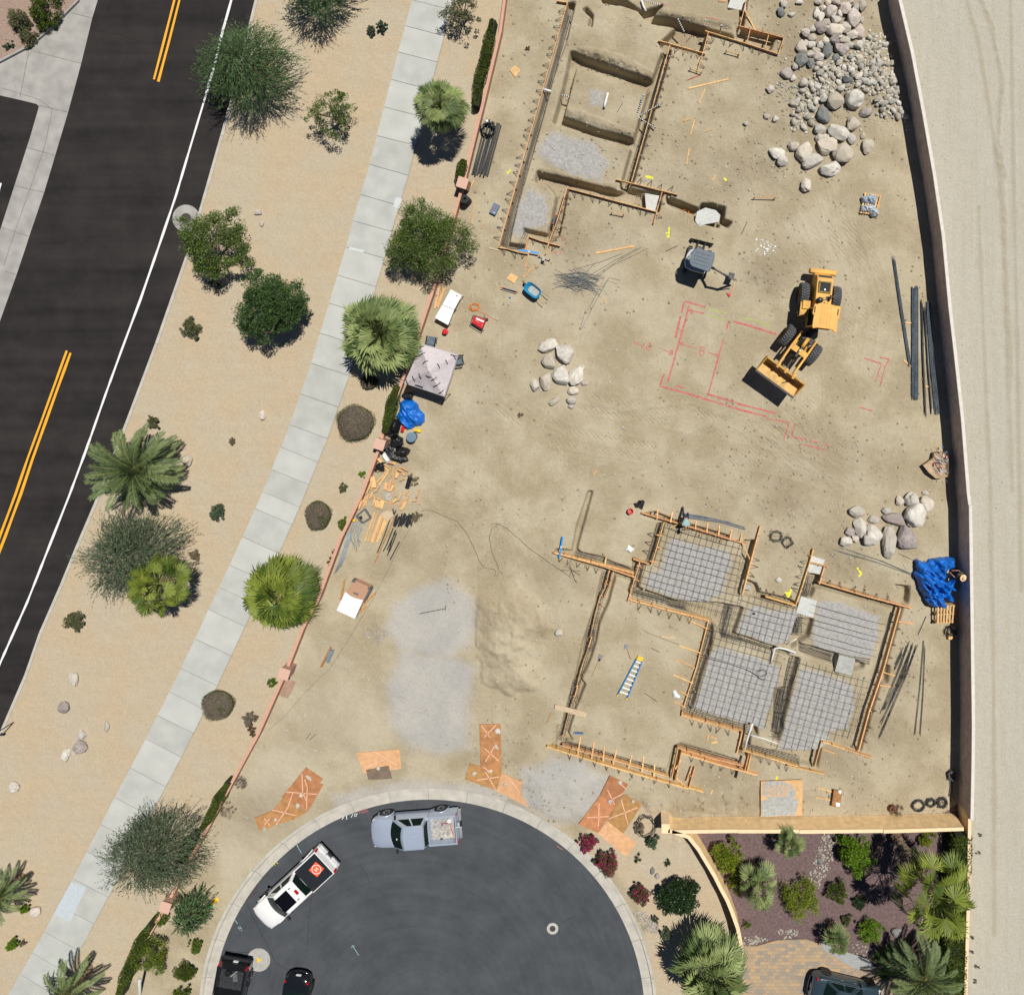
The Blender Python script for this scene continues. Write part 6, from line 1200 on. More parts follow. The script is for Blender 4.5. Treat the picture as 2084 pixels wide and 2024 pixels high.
looserods('rebar', 'pair of long rebar pointing at the big blue tarpaulin', [('l',[(670,400),(950,480),(1205,572)]),('l',[(720,385),(980,470),(1200,565)])], .013, 'steelb', cnt=2, spread=.04); looserods('rebar', 'short rebar north of the big blue tarpaulin', [('l',[(1100,420),(1200,465)])], .012, 'steel'); looserods('rebar', 'single dark rod above the leaning rebar lengths', [('l',[(1290,850),(1235,975)])], .018, 'stake')
mb = MB()
for k in range(90):
 a = random.gauss(-.22,.35); c_ = gp(1000+random.uniform(560,770)/3.7635,500+random.uniform(200,330)/3.7635); l = random.uniform(.35,1.0); d = Vector((math.cos(a),math.sin(a),0))*l; c_.z += .03+random.random()*.14; mb.tube([c_-d,c_+d],.010,4)
tag(mb.build('rebar_heap', M['steelb'], at=gp(1172, 568)), 'heap of short tangled rebar offcuts on the soil right of the wheelbarrow', 'rebar heap')
looserods('rebar', 'long rebar lengths fanning up right from the offcut heap', [('g',[(620,350),(900,160),(1150,10)]),('g',[(640,370),(930,150),(1200,20)]),('g',[(610,190),(850,120),(1000,60)]),('g',[(700,260),(950,110),(1120,20)])], .010, 'steelb', cnt=1)
looserods('rebar', 'bent rebar lengths trailing down left from the offcut heap', [('g',[(900,245),(880,270),(720,500)]),('g',[(990,265),(905,245),(745,520)]),('g',[(965,295),(885,262),(690,640)]),('g',[(870,235),(740,500)]),('g',[(720,500),(680,640)])], .009, 'steelb')
for k, (c, P, lb) in enumerate([('k',[(600,560),(645,690)],'crossed dark rods west of the grade beam'),('k',[(1175,1540),(1270,1605)],'dark rod lying right of the ladder'),('k',[(1225,1195),(1290,1228)],'thin dark rod above the ladder'),('j',[(500,1845),(462,1897)],'left one of two short dark rods by the street'),('j',[(540,1852),(495,1897)],'right one of two short dark rods by the street'),('d',[(68,1515),(30,1600)],'dark rod leaning right of the excavation'),('g',[(1428,0),(1338,42)],'dark rod lower left of the excavator blade'),('c',[(1008,785),(965,860)],'dark stake standing on the middle pad of the upper house'),('c',[(1535,275),(1490,330)],'dark stake standing on the small soil block')]):
 looserods('steel_rod', lb, [(c, P)]+([('k',[(530,600),(680,605)]),('k',[(590,580),(680,640)]),('k',[(620,600),(600,640),(640,640)])] if k == 0 else []), .016, 'stake', cat='rod')
def coil(name, label, c, x, y, rx, ry, loops, r, m, sq=0, h=.12, z0=.02, cat='coil'):
 v = gp(*K(c,[(x,y)])[0]); s = CR[c][2]*30; pts = []; n = 18 if not sq else 5; rx,ry = rx/s,ry/s
 for k in range(loops*n):
  if k % n == 0: ph = random.uniform(0,6.28) if sq else 0; dc = Vector((random.uniform(-.12,.12)*rx,random.uniform(-.12,.12)*ry,0))
  a = 2*math.pi*k/(n if not sq else n-1)+ph; f = random.uniform(.86,1.08) if k % n == 0 else f
  j_ = random.uniform(.80,1.14); pts.append(v+dc+Vector((rx*j_*f*math.cos(a),ry*j_*f*math.sin(a),z0+h*random.random())))
 return tag(MB().tube(pts,r,4).build(name,M[m],at=v),label,cat)
coil('wire_coil', 'round tangled coil, leftmost of the three wire bundles by the wall corner', 'w6', 220, 1160, 150, 130, 14, .014, 'stake'); coil('stirrup_bundle', 'square stirrup bundle between the round coil and the neat one', 'w6', 510, 1090, 125, 120, 12, .016, 'stake', 4); coil('stirrup_bundle', 'neat square stirrup bundle nearest to the wall corner', 'w6', 795, 1090, 140, 140, 14, .018, 'stake', 4)
coil('stirrup_heap', 'left heap of thin square stirrups north of the small footing', 'l', 265, 305, 50, 42, 9, .009, 'stake', 4); coil('stirrup_heap', 'right heap of thin square stirrups north of the small footing', 'l', 340, 345, 42, 42, 10, .009, 'stake', 4); coil('wire_coil', 'loose wide wire coil on the weeds beside the wall corner', 'o', 1500, 650, 75, 80, 6, .014, 'stake', 0, .3)
coil('wire_coil', 'wire basket coil below the slatted pallet', 'w5', 975, 1560, 80, 85, 16, .010, 'stake', 0, .5); coil('extension_cord', 'orange extension cord coiled above the red generator', 'w1', 1540, 440, 62, 48, 5, .014, 'ora'); coil('hose_coil', 'grey hose coil hanging by the wall shadow at lower right', 'w6', 1010, 400, 90, 110, 12, .022, 'dgrey', 0, .3)
looserods('wire', 'dark wire tail hanging below the grey hose coil', [('w6',[(990,560),(1000,760),(1020,1080)]),('w6',[(1050,580),(990,740),(960,940)]),('w6',[(1030,600),(1040,820),(1080,1010)])], .025, 'dgrey', cat='hose')
looserods('extension_cord', 'orange cord running right from the red generator', [('w1',[(1590,500),(1700,540),(1790,600),(1860,630),(1830,665)])], .012, 'ora', cat='cord')
looserods('hose', 'long thin black hose snaking from the weed clump into the open site', [('j',[(1340,150),(1380,140),(1430,145),(1540,195),(1625,230),(1690,310),(1750,430),(1790,530),(1825,580),(1910,595),(1915,615),(1905,645),(1925,650),(1945,610),(1930,560),(1885,460),(1868,350),(1890,270),(1957,243)]),('k',[(0,250),(50,245),(120,280),(300,440),(600,650),(850,880),(1200,1080),(1440,1170)])], .010, 'blkm', cat='hose')
looserods('cable', 'thin dark cable running down past the gang box to the pink wall', [('j',[(1280,250),(1200,380),(1090,600),(1040,700),(960,850),(880,980),(760,1180),(640,1360),(540,1450),(400,1600),(300,1720),(180,1820)])], .010, 'dgrey', cat='cable')
# --- timber and plywood
def plank(label, c, a, b, w=.09, h=.04, m='lum', name='plank', z=.03, cat='plank', group=None):
 p,q = gp(*K(c,[a])[0]),gp(*K(c,[b])[0]); p.z += z; q.z += z; return tag(MB().beam(p,q,w,h).build(name,M[m],at=p.lerp(q,.5)),label,cat,group)
for c, a, b, w, lb, m in [('c',(1508,680),(1818,607),.10,'long orange plank inside the upper house yard','lum'),('c',(1635,685),(1590,795),.07,'upper small slanted stick in the upper house yard','lum'),('c',(1555,915),(1525,1035),.07,'middle slanted stick in the upper house yard','lum'),('c',(1515,1135),(1495,1260),.07,'lower slanted stick in the upper house yard','lum'),('c',(1500,615),(1600,575),.05,'reddish stick under the short batter board','rpaint'),('c',(1720,1345),(1690,1385),.08,'tiny wood block right of the upper house','lum'),('c',(1520,912),(1470,930),.08,'tiny wood offcut left of the middle slanted stick','lum'),('c',(1690,990),(1630,1012),.05,'thin wood splinter in the upper house yard','lum'),
  ('g',(797,58),(1095,3),.12,'long orange board above the rebar heap','lum'),('g',(335,148),(245,245),.13,'slanted orange board beside the small wooden pallet','lum'),('g',(870,400),(865,440),.10,'small wood block below the rebar heap','lum'),('g',(810,1720),(780,1748),.09,'wood chip block in the empty middle of the site','lum'),('k',(1298,1108),(1412,1118),.15,'thick pale timber right above the ladder','pale'),('t8',(55,748),(260,795),.10,'short board at the lower left corner of the upper house','pale'),
  ('b',(1835,1655),(1810,1750),.06,'thin stick left of the west form board','lum'),('b',(1750,1385),(1700,1470),.09,'offcut wood by the pillar under the black pipes','lum'),('b',(1755,1510),(1735,1720),.05,'thin lath along the pink wall below the pillar','lum'),('q6',(1905,880),(1890,920),.1,'wood block by the end of the long front boards','lum'),('q4',(720,650),(690,735),.10,'left upright offcut of the three by the southern boards','lum'),('q4',(745,680),(835,715),.07,'upper flat offcut of the three by the southern boards','lum'),('q4',(750,775),(835,755),.12,'lower flat offcut of the three by the southern boards','lum'),('k',(460,1690),(425,1770),.05,'dark edged stick left of the pale plank','lum2'),
  ('p',(755,290),(850,318),.07,'upper lath sticking out of the brown workbench panel','lum'),('p',(742,346),(845,365),.07,'lower lath sticking out of the brown workbench panel','lum'),('w3',(1110,890),(1140,640),.08,'x',None),('t3',(1600,1400),(1510,1700),.07,'survey lath with pink ribbon by the excavator bucket','lum'),('c',(1795,0),(1740,0),.3,'wood offcut at the very top of the photo','lum'),('w6',(0,0),(1,1),.1,'x',None),('w4',(1130,340),(1270,315),.09,'short board propped above the debris bag','lum'),('d',(0,372),(15,376),.1,'wood tip left of the north-east forms','lum'),('w1',(1120,180),(1020,440),.20,'upper long board leaning on the pink wall behind the white table','lum'),('w1',(1060,120),(985,460),.12,'narrow board along the pink wall behind the white table','lum')]:
 if m: plank(lb,c,a,b,w,.045,m)
slab('k', [(490,1628),(733,1690),(724,1732),(483,1665)], .10, .14, 'wide pale plank bridging the western grade beam trench', 'pale', 'plank', 'plank')
def sheet4(label, c, P, m, z0=.03, name='plywood_sheet', X=(), group='plywood sheets by the street'):
 zz = max(gp(*q).z for q in K(c, P))+z0; v = at3(c, *P[0], zz); t = thing(name, label, 'plywood', (v.x, v.y, zz), 0, group); MB().prism([g2(x, y, zz) for x, y in K(c, P)], zz, zz+.018).build('panel', M[m], t)
 if X:
  mb = MB()
  for a,b in X: mb.ribbon([g2(*K(c,[a])[0],zz),g2(*K(c,[b])[0],zz)],.06,None,zz+.021,.1)
  mb.build('chalk_cross', M['chalk'], t)
sheet4('plywood sheet at the upper end of the western cluster, with X marks', 'n', [(840,40),(972,130),(940,165),(975,170),(860,375),(650,270)], 'ply', X=[((810,90),(815,230)),((690,228),(925,245)),((830,130),(850,190)),((850,190),(845,360)),((815,230),(845,300))])
sheet4('long lower plywood sheet of the western cluster', 'n', [(665,270),(850,382),(745,440),(600,480),(540,520),(480,520),(443,430),(590,365)], 'ply', .06, X=[((740,235),(700,350)),((700,350),(610,480)),((580,365),(760,408)),((520,430),(565,485)),((565,430),(520,480))])
sheet4('pale plywood sheet alone above the cul-de-sac', 'z', [(726,1531),(772,1527),(813,1524),(817,1563),(798,1566),(740,1573)], 'ply2', X=[((742,1562),(780,1545)),((760,1528),(808,1556))]); sheet4('small dark dirty plywood sheet under the lone pale one', 'z', [(745,1566),(791,1557),(798,1583),(772,1585),(750,1586)], 'plyd', .07)
sheet4('upright orange plywood sheet of the middle cluster with two chalk crosses', 'z', [(976,1473),(1019,1473),(1021,1572),(979,1570)], 'ply', .08, X=[((986,1522),(1016,1548)),((1008,1515),(988,1549)),((980,1476),(998,1500)),((1010,1474),(985,1500)),((984,1560),(1000,1572))])
sheet4('left lying plywood sheet of the middle cluster', 'o', [(205,190),(440,262),(400,390),(170,310)], 'ply', X=[((300,220),(400,390)),((255,315),(420,290))]); sheet4('right lying plywood sheet of the middle cluster', 'o', [(440,262),(595,330),(575,400),(640,515),(400,395)], 'ply2', X=[((495,300),(560,385))])
sheet4('uppermost plywood sheet of the eastern cluster', 'o', [(1240,280),(1375,345),(1280,500),(1165,430)], 'ply', .09, X=[((1222,385),(1275,495)),((1340,412),(1250,460)),((1300,325),(1360,380))]); sheet4('left plywood sheet of the eastern cluster, chalk cross in its middle', 'o', [(1168,425),(1290,500),(1150,705),(1008,640)], 'ply', .05, X=[((1160,485),(1155,655)),((1070,590),(1235,582))])
sheet4('right plywood sheet of the eastern cluster', 'o', [(1340,415),(1480,490),(1340,710),(1222,612)], 'ply', .03, X=[((1325,460),(1375,645)),((1230,600),(1450,515))]); sheet4('palest plywood sheet of the eastern cluster, beside the bougainvilleas', 'o', [(1222,618),(1440,780),(1355,880),(1150,705)], 'ply2', .02, X=[((1205,650),(1220,775)),((1160,715),(1255,720))])
t_ = thing('plywood_sheet', 'square plywood sheet smeared with grey concrete beside the tan wall', 'plywood', at3('p', 425, 255, .05)); zz = .16
MB().prism([g2(x, y, zz) for x, y in K('p', [(425,255),(670,245),(665,452),(425,462)])], zz, zz+.02).build('panel', M['ply2'], t_)
mb = MB(); mb.prism([g2(x, y, zz) for x, y in K('p', [(440,265),(480,252),(560,258),(600,275),(622,300),(628,340),(615,355),(645,362),(640,400),(625,450),(430,460),(428,370),(470,355),(435,330)])], zz+.02, zz+.032)
mb.build('concrete_smear', M['conc4'], t_)
mb = MB()
for k in range(11): mb.ribbon([g2(*K('p', [(450+k*15, 270+abs(k-6)*2)])[0], zz), g2(*K('p', [(470+k*10, 345)])[0], zz)], .07, None, zz+.036, .2)
mb.build('trowel_streak', M['ply2'], t_)
t_ = thing('workbench_panel', 'brown panel on two laths right of the concrete-stained sheet', 'panel', at3('p', 870, 350, 0)); MB().prism([g2(x, y, .3) for x, y in K('p', [(852,305),(902,312),(885,410),(838,402)])], .27, .30).build('panel', M['lum2'], t_)
for q in ((860,315),(890,320),(850,395),(880,400)): v = at3('p', *q, .25); MB().beam((v.x, v.y, -.1), (v.x, v.y, .27), .06, .06, up=(1,0,0)).build('leg', M['lum'], t_)
MB().prism([g2(x, y, .31) for x, y in K('p', [(878,308),(897,310),(893,330),(880,325)])], .302, .306).build('paint_blotch', M['wht'], t_); MB().prism([g2(x, y, .31) for x, y in K('p', [(862,378),(888,382),(884,406),(865,402)])], .302, .306).build('paint_blotch', M['wht'], t_)
sc = [((560,640),(640,440),.12),((600,600),(680,470),.14),((700,480),(870,300),.10),((740,520),(890,310),.10),((690,620),(760,520),.10),((640,380),(660,560),.35),((510,650),(880,800),.07),((820,800),(1020,830),.06),((640,640),(720,620),.08),((940,380),(980,240),.14),((975,240),(970,500),.09),((900,540),(960,420),.10),((1020,280),(1000,420),.12),((1060,250),(1160,370),.10),((1040,260),(1130,300),.07),((960,150),(1000,190),.12),((890,150),(990,170),.07),((800,200),(880,290),.14),((830,180),(920,240),.10),((730,90),(790,150),.16),((1080,450),(1160,410),.07),((1010,400),(1060,330),.18),((880,620),(930,480),.16),((930,620),(990,510),.16),((830,600),(860,480),.20),((1000,470),(1010,700),.09),((690,870),(670,700),.07),((640,860),(660,760),.07),((740,880),(700,760),.30),((760,900),(800,770),.28),((520,860),(560,680),.12),((450,840),(540,700),.12),((430,900),(470,740),.12),((490,870),(530,760),.10),((590,740),(640,640),.10),((1040,860),(1190,750),.16),((1090,920),(1180,790),.20),((1130,780),(1220,720),.10),((1150,670),(1220,690),.07),((1170,660),(1220,600),.10),((1060,760),(1110,640),.08),((970,790),(1040,740),.14),((920,930),(960,690),.06),((1070,220),(1220,290),.05),((1180,430),(1230,340),.05),((1280,780),(1350,765),.10),((1410,730),(1400,820),.05),((1350,710),(1400,610),.10),((1390,600),(1410,560),.08),((690,240),(740,300),.10),((860,330),(930,250),.09),((1090,330),(1150,360),.14),((770,430),(850,370),.12),((590,520),(640,470),.10),((900,700),(960,640),.06),((1330,830),(1350,800),.03)]
for k,(a,b,w) in enumerate(sc):
 tw = random.choice(('pale yellow', 'orange', 'light tan')); plank('wood offcut in the scrap lumber heap against the pink wall', 'w3', a, b, w, random.uniform(.03, .06), random.choice(('lum','lum','form','ply2','lum')), 'scrap_board', random.uniform(.05, .40), 'scrap wood', 'offcuts of the scrap lumber heap')
slab('w3', [(830,640),(960,645),(910,800),(820,760)], .12, .14, 'pale grey board in the scrap lumber heap', 'conc4', 'grey_board', 'board'); slab('w3', [(780,970),(900,930),(970,1020),(850,1120),(740,1010)], .10, .12, 'square beige sheet at the foot of the scrap lumber heap', 'pale', 'board', 'board')
tall = [((660,960),(500,1440),.10,'lum'),((700,980),(560,1440),.10,'lum'),((760,1020),(610,1440),.16,'lum'),((790,1040),(640,1465),.14,'lum'),((830,1060),(700,1440),.14,'lum'),((860,1090),(740,1390),.14,'lum'),((990,1020),(660,1780),.09,'lum2'),((930,1040),(810,1200),.05,'lum')]
nm = ['first', 'second', 'third', 'fourth', 'fifth', 'sixth']
for k, (a, b, w, m) in enumerate(tall): plank((f'{nm[k]} long board from the left in the neat stack below the scrap heap' if k < 6 else ('longest brown board slanting past the black rods' if k == 6 else 'thin lath between the stack and black rods')), 'w3', a, b, w, .05, m, 'long_board', .05+.03*(k % 2), 'board')
for k in range(15):
 x0 = 300+random.uniform(-30,190); b_ = random.uniform(-30,30); P = [(x0,1080+abs(x0-330)*.4),(x0-40+b_*1.5,1230),(x0-60-b_,1360),(x0-90+random.uniform(-20,130),1480+random.uniform(-60,120))]
 if k < 6: P = [(240+k*14,1300),(190+k*12,1450),(110+k*14,1690),(10+k*22,1960-k*25)]
 Q = [gp(*q)+Vector((0, 0, .05+.03*(k % 4))) for q in K('w3', P)]; tag(MB().tube(Q, .026, 7).build('conduit', M['grey'], at=Q[0], smooth=True), 'grey plastic conduit in the tangle beside the pink wall', 'conduit', 'grey conduits in the tangle by the pink wall')
for k,P in enumerate([[(905,1080),(800,1380),(700,1620)],[(960,1220),(850,1500),(800,1590)],[(1000,1250),(990,1300),(860,1570)],[(1015,1300),(960,1450),(900,1600)],[(985,1280),(870,1660)],[(1065,1440),(915,1725)],[(960,900),(975,1000)],[(1010,930),(980,1000)]]):
 Q = [gp(*q)+Vector((0, 0, .05+.015*k)) for q in K('w3', P)]; tag(MB().tube(Q, .036, 7).build('black_rod', M['pipe'], at=Q[0]), ['long black rod beside the brown board','left black rod of the bent group','bent black rod with hook end','rightmost black rod of the bent group','lowest reaching black rod of the bent group','lone black rod right of the bent group','short black stick above the block stack, left','short black stick above the block stack, right'][k], 'rod')
mb = MB()
for k in range(16):
 x = 965+k*19; a, b = gp(*K('w3', [(x+45, 1000+random.uniform(-30, 40))])[0]), gp(*K('w3', [(x, 1170+random.uniform(-20, 40))])[0]); mb.beam(a+Vector((0,0,.1)), b+Vector((0,0,.1)), .055, .16)
tag(mb.build('black_block_stack', M['blkm'], at=gp(820, 1056)), 'stack of ribbed black plastic blocks beside the dry weed', 'plastic blocks')
t_ = thing('plastic_surround', 'square dark grey plastic frame tilted against the pink wall', 'frame', gp(742, 1049)); cs = [gp(*q)+Vector((0,0,.15)) for q in K('w3', [(510,905),(605,1050),(470,1130),(375,1020)])]; mb = MB()
for a,b in zip(cs,cs[1:]+cs[:1]): mb.beam(a,b,.10,.12)
mb.build('rim', M['dgrey'], t_); v = gp(*K('w3', [(440,1050)])[0]); MB().box((v.x, v.y, v.z+.1), (.14, .2, .15), .3).build('latch_box', M['blkm'], t_)
v = gp(*K('w3', [(338,1092)])[0]); tag(MB().lathe([(.10,0),(.10,.16),(.06,.2),(.0,.2)], 12).build('yellow_bottle', M['yel']), 'small yellow bottle at the top of the conduit tangle', 'bottle').location = v+Vector((0,0,.05))
# --- vehicles (x forward,y left,z up; origin between the axles)
def paintm(name,col,metal=.0,rough=.25): return mat(name,col,rough,metal,var=.02,coat=.8)
M['p_silver'] = paintm('silver_car_paint', (.44,.51,.63), .35, .3); M['p_white'] = paintm('white_car_paint', (.80,.80,.79)); M['p_black'] = paintm('black_car_paint', (.008,.009,.011), 0, .12); M['p_blue'] = paintm('blue_grey_car_paint', (.045,.075,.095), .4, .25)
M['lens'] = mat('tail_light_red', (.45,.005,.012), .2); M['lamp'] = mat('headlight_lens', (.55,.56,.58), .15); M['trim'] = mat('black_trim', (.015,.015,.017), .5); M['bed'] = mat('scuffed_bed_liner', (.20,.20,.20), .6, var=.5, scale=6, col2=(.44,.43,.42)); M['bedb'] = mat('black_bed_liner', (.03,.032,.036), .5, var=.4, scale=8)
def wheel(t, x, y, r=.40, w=.27, steer=0.0, spokes=6, axle='y'):
 sg = 1 if y > 0 else -1; tp = [(r*.62,-w/2),(r*.9,-w/2),(r,-w*.34),(r,w*.34),(r*.9,w/2),(r*.62,w/2)]
 o = MB().lathe(tp, 28, (0,0,0), 'y', close=True).build('wheel', M['rubber'], t, world=False, smooth='auto'); o.location = (x, y, r); o.rotation_euler = (0, random.uniform(0, 1), steer)
 m = MB(); m.lathe([(r*.63, -w*.4), (r*.63, w*.44), (r*.56, w*.44), (r*.53, w*.2), (.02, w*.2)], 24, (0,0,0), 'y'); m.lathe([(.06, w*.2), (.06, w*.40), (.0, w*.40)], 12, (0,0,0), 'y')
 for k in range(spokes):
  a = 2*math.pi*k/spokes; m.beam((.04*math.cos(a),w*.34,.04*math.sin(a)),(r*.56*math.cos(a),w*.36,r*.56*math.sin(a)),.085,.04,up=(0,1,0))
 if sg < 0: m.v = [(vx,-vy,vz) for vx,vy,vz in m.v]; m.f = [tuple(reversed(f)) for f in m.f]
 m.build('rim', M['alu'], o, world=False)
def bodysec(x,w,zt,zl=.32,cr=.03,tum=.02,zs=None):
 h = [(0,zt+cr),(w*.45,zt+cr*.8),(w*.80,zt),(w*.95,zt-.06),(w,zt-.20),(w+tum,(zt+zl)*.52),(w-.01,zl+.10),(w-.06,zl)]
 return [(x,y,z) for y,z in h]+[(x,-y,z) for y,z in reversed(h[1:])]
def cab(t,m,xs,wb,wr,zb,zr,nose=.0,rows=2,sun=False,rear=True):
 x0,x1,x2,x3 = xs; B = MB(); n = 7
 def ring(xf,xr,w,z,crown=0,bow=0):
  P = [];
  for k in range(n): f = -1+2*k/(n-1); P.append((xf-bow*f*f,w*f,z+crown*(1-f*f)))
  for k in range(n): f = 1-2*k/(n-1); P.append((xr+bow*.3*f*f,w*f,z+crown*(1-f*f)))
  return P
 B.loft([ring(x0,x3,wb,zb-.02,0,.22),ring(x0-(x0-x1)*.96,x3+(x2-x3)*.96,wr+.02,zr-.035,0,.14),ring(x1-.05,x2+.05,wr-.05,zr,.035,.12)],cap=False)
 top = ring(x1-.05,x2+.05,wr-.05,zr,.035,.12); o = len(B.v); B.v += top
 for k in range(n-1): B.f.append((o+k,o+k+1,o+2*n-2-k,o+2*n-1-k)); B.m.append(0)
 B.build('cab', m, t, world=False, smooth='auto')
 def P(u,v,side):      # point on side face: u along 0 front..1 rear,v up
  xb = x0-.22+(x3-x0+.26)*u; xt = x1-.14+(x2-x1+.18)*u; w = wb+(wr+.02-wb)*v; return (xb+(xt-xb)*v,side*(w+.006),zb-.02+(zr-.035-zb+.02)*v)
 cuts = [(.10,.47),(.53,.93)] if rows == 2 else ([(.12,.90)] if rows == 1 else [(.10,.40),(.45,.72),(.77,.95)])
 for s in (1,-1):
  for a,b in cuts:
   q = [P(a+(.03 if a < .2 else 0),.07,s),P(b,.07,s),P(b-(.03 if b > .9 else 0),.92,s),P(a+(.12 if a < .2 else 0),.92,s)]
   if s < 0: q = q[::-1]
   MB().add(q+[(x, y-s*.02, z) for x, y, z in q], [(0,1,2,3),(4,7,6,5),(0,4,5,1),(1,5,6,2),(2,6,7,3),(3,7,4,0)]).build('window', M['glass'], t, world=False)
 def scr(xa,xb,za,zb_,wa,w2,bow,nm,sg):
  G_ = MB(); R1,R2 = [],[]
  for k in range(n): f = -1+2*k/(n-1); R1.append((xa-sg*bow*f*f,wa*f,za)); R2.append((xb-sg*bow*.65*f*f,w2*f,zb_))
  o = Vector((sg*.022, 0, .014)); G_.loft([[tuple(Vector(p)+o) for p in R1], [tuple(Vector(p)+o) for p in R2]], cap=False, closed=False); G_.build(nm, M['glass'], t, world=False, smooth=True)
 dz = zr-zb; scr(x0-(x0-x1)*.07, x0-(x0-x1)*.90, zb+dz*.04, zr-dz*.10, wb*.93, wr*.93, .20, 'windscreen', 1)
 if rear: scr(x3+(x2-x3)*.12, x3+(x2-x3)*.88, zb+dz*.12, zr-dz*.12, wb*.85, wr*.86, -.03 if rows == 2 and x2-x3 < .3 else .12, 'rear_window', -1)
def mirrors(t,x,w,z,m):
 for s in (1, -1): MB().box((x, s*(w+.13), z), (.12, .24, .17), 0).box((x+.02, s*(w+.02), z-.02), (.06, .1, .06)).build('mirror', m, t, world=False, bevel=.02)
def lights(t,xf,xr,w,zf,zr):
 for s in (1, -1): MB().box((xf, s*w*.78, zf), (.16, .34, .18), s*.2*-1).build('headlight', M['lamp'], t, world=False, bevel=.02); MB().box((xr, s*(w*.95), zr), (.09, .14, .34)).build('tail_light', M['lens'], t, world=False, bevel=.01)
def pickup(label, px, py, d, m, cover=False, liner='bed', L=3.68, zs=1.0, crew=True, bumper='alu'):
 a = math.atan2(-d[1], d[0]); v = G(px, py, 0); t = thing('pickup_truck', label, 'pickup truck', (v.x, v.y, -.10), a); f = L/2; w = .98
 S1 = [bodysec(f+.95,.45,.84,.45),bodysec(f+.90,.68,.93,.44),bodysec(f+.80,.84,1.0,.40),bodysec(f+.62,.94,1.07,.36),bodysec(f+.2,w,1.13,.34,.05),bodysec(f-.45,w,1.18,.34,.06),bodysec(f-.62,w,1.20,.34,.02),bodysec(f-.9,w,1.22,.34,0),bodysec(-f+.72,w,1.24,.34,0)]
 MB().loft(S1).build('body', m, t, world=False, smooth='auto')
 cab(t,m,(f-.42,f-1.42,-f+.86,-f+.74),.93,.76,1.2,1.86)
 B = MB(); xb,xr = -f+.70,-f-1.18; zt = 1.32
 for s in (1,-1):
  prof = [(s*w*1.0,.40),(s*(w+.02),.85),(s*w,zt-.05),(s*(w-.03),zt),(s*(w-.13),zt),(s*(w-.13),.78),(s*(w-.13),.40)]; B.loft([[(x,y,z) for y,z in (prof if s > 0 else prof[::-1])] for x in (xb,xr)])
 B.box((xb-.03, 0, .98), (.06, 2*w-.27, .66)); B.box((xr+.04, 0, .92), (.08, 2*w-.02, .78)); B.build('bed_side', m, t, world=False, bevel=.015)
 MB().box(((xb+xr)/2, 0, .72), (xb-xr-.1, 2*w-.27, .08)).build('bed_floor', M[liner], t, world=False)
 if cover:
  MB().box(((xb+xr)/2, 0, zt+.012), (xb-xr-.06, 2*w-.14, .035)).build('bed_cover', mat('tonneau_cover', (.010,.013,.018), .55), t, world=False, bevel=.02)
 for x,s in ((f,1),(f,-1),(-f,1),(-f,-1)):
  wheel(t,x,s*(w-.10),.40,.27)
  A_ = [(x+.50*math.cos(q), s*(w+.022), max(.30, .40+.50*math.sin(q))) for q in np.linspace(-.2, math.pi+.2, 15)]; MB().tube(A_, .035, 6).build('wheel_arch', m, t, world=False, smooth=True)
  MB().lathe([(.46, -.01), (.46, .012), (0, .012)], 24, (x, s*(w+.004), .42), 'y').build('wheel_well', M['trim'], t, world=False)
 mirrors(t, f-.85, w, 1.27, M['trim'] if m != M['p_black'] else m); lights(t, f+.66, xr+.02, w*.98, .88, 1.08)
 MB().loft([[(f+1.0-.34*q*q, w*.96*q, z) for q in np.linspace(-1, 1, 7)] for z in (.42, .70)]+[[(f+.86-.30*q*q, w*.94*q, .70) for q in np.linspace(-1, 1, 7)]], cap=False, closed=False).build('front_bumper', M['trim'], t, world=False, smooth='auto')
 R = MB(); R.box((xr-.10, .58, .60), (.17, .75, .16)); R.box((xr-.10, -.58, .60), (.17, .75, .16)); R.build('rear_bumper', M[bumper], t, world=False, bevel=.02); MB().box((xr-.10, 0, .60), (.19, .44, .14)).build('bumper_step', M['trim'], t, world=False); MB().box((xr-.05, 0, .75), (.03, .32, .13)).build('licence_plate', M['wht'], t, world=False)
 MB().box((f+.85, 0, .80), (.08, 1.1, .22)).build('grille', M['trim'], t, world=False)
 return t,f,w,zt,xb,xr
t_, f, w, zt, xb, xr = pickup('silver pickup with open littered bed parked at the top of the cul-de-sac', 847, 1672, (-.997,.077), M['p_silver'])
for k in range(4): MB().box((-f+1.45, -.35+k*.24, 1.905), (.75, .055, .02)).build('roof_rib', M['p_silver'], t_, world=False, bevel=.006)
MB().box((f-1.0, .1, 1.62), (.05, .1, .07)).build('mirror_tag', M['wht'], t_, world=False)
MB().box((-f-.25, .45, .77), (1.5, .78, .03)).build('white_board', mat('dusty_board', (.36,.34,.31), .8, var=.4, scale=5), t_, world=False)
tag(MB().tube([(-f-.9, .8, .9), (-f-.62, -.2, .85), (-f-.2, -.25, .85), (-f-.1, -.1, .9)], .02, 5).build('red_frame', M['red'], t_, world=False), 'red metal hand-truck frame lying in the bed'); MB().lathe([(.13,-.03),(.13,.03),(.05,.03),(.05,-.03)], 14, (-f-.62,-.36,.85), 'z', True).build('small_wheel', M['wht'], t_, world=False)
t_, f, w, zt, xb, xr = pickup('white pickup with black bed cover carrying an orange landing pad, sunroof', 606, 1794, (-.733,.68), M['p_white'], cover=True, L=3.9)
MB().box((-f+1.95, 0, 1.895), (1.05, 1.06, .03)).build('sunroof', mat('black_glass_roof', (.004,.004,.006), .08), t_, world=False, bevel=.03)
for s in (.46, -.46): MB().box((-f+1.22, s, 1.895), (.16, .06, .02)).build('roof_slot', M['trim'], t_, world=False)
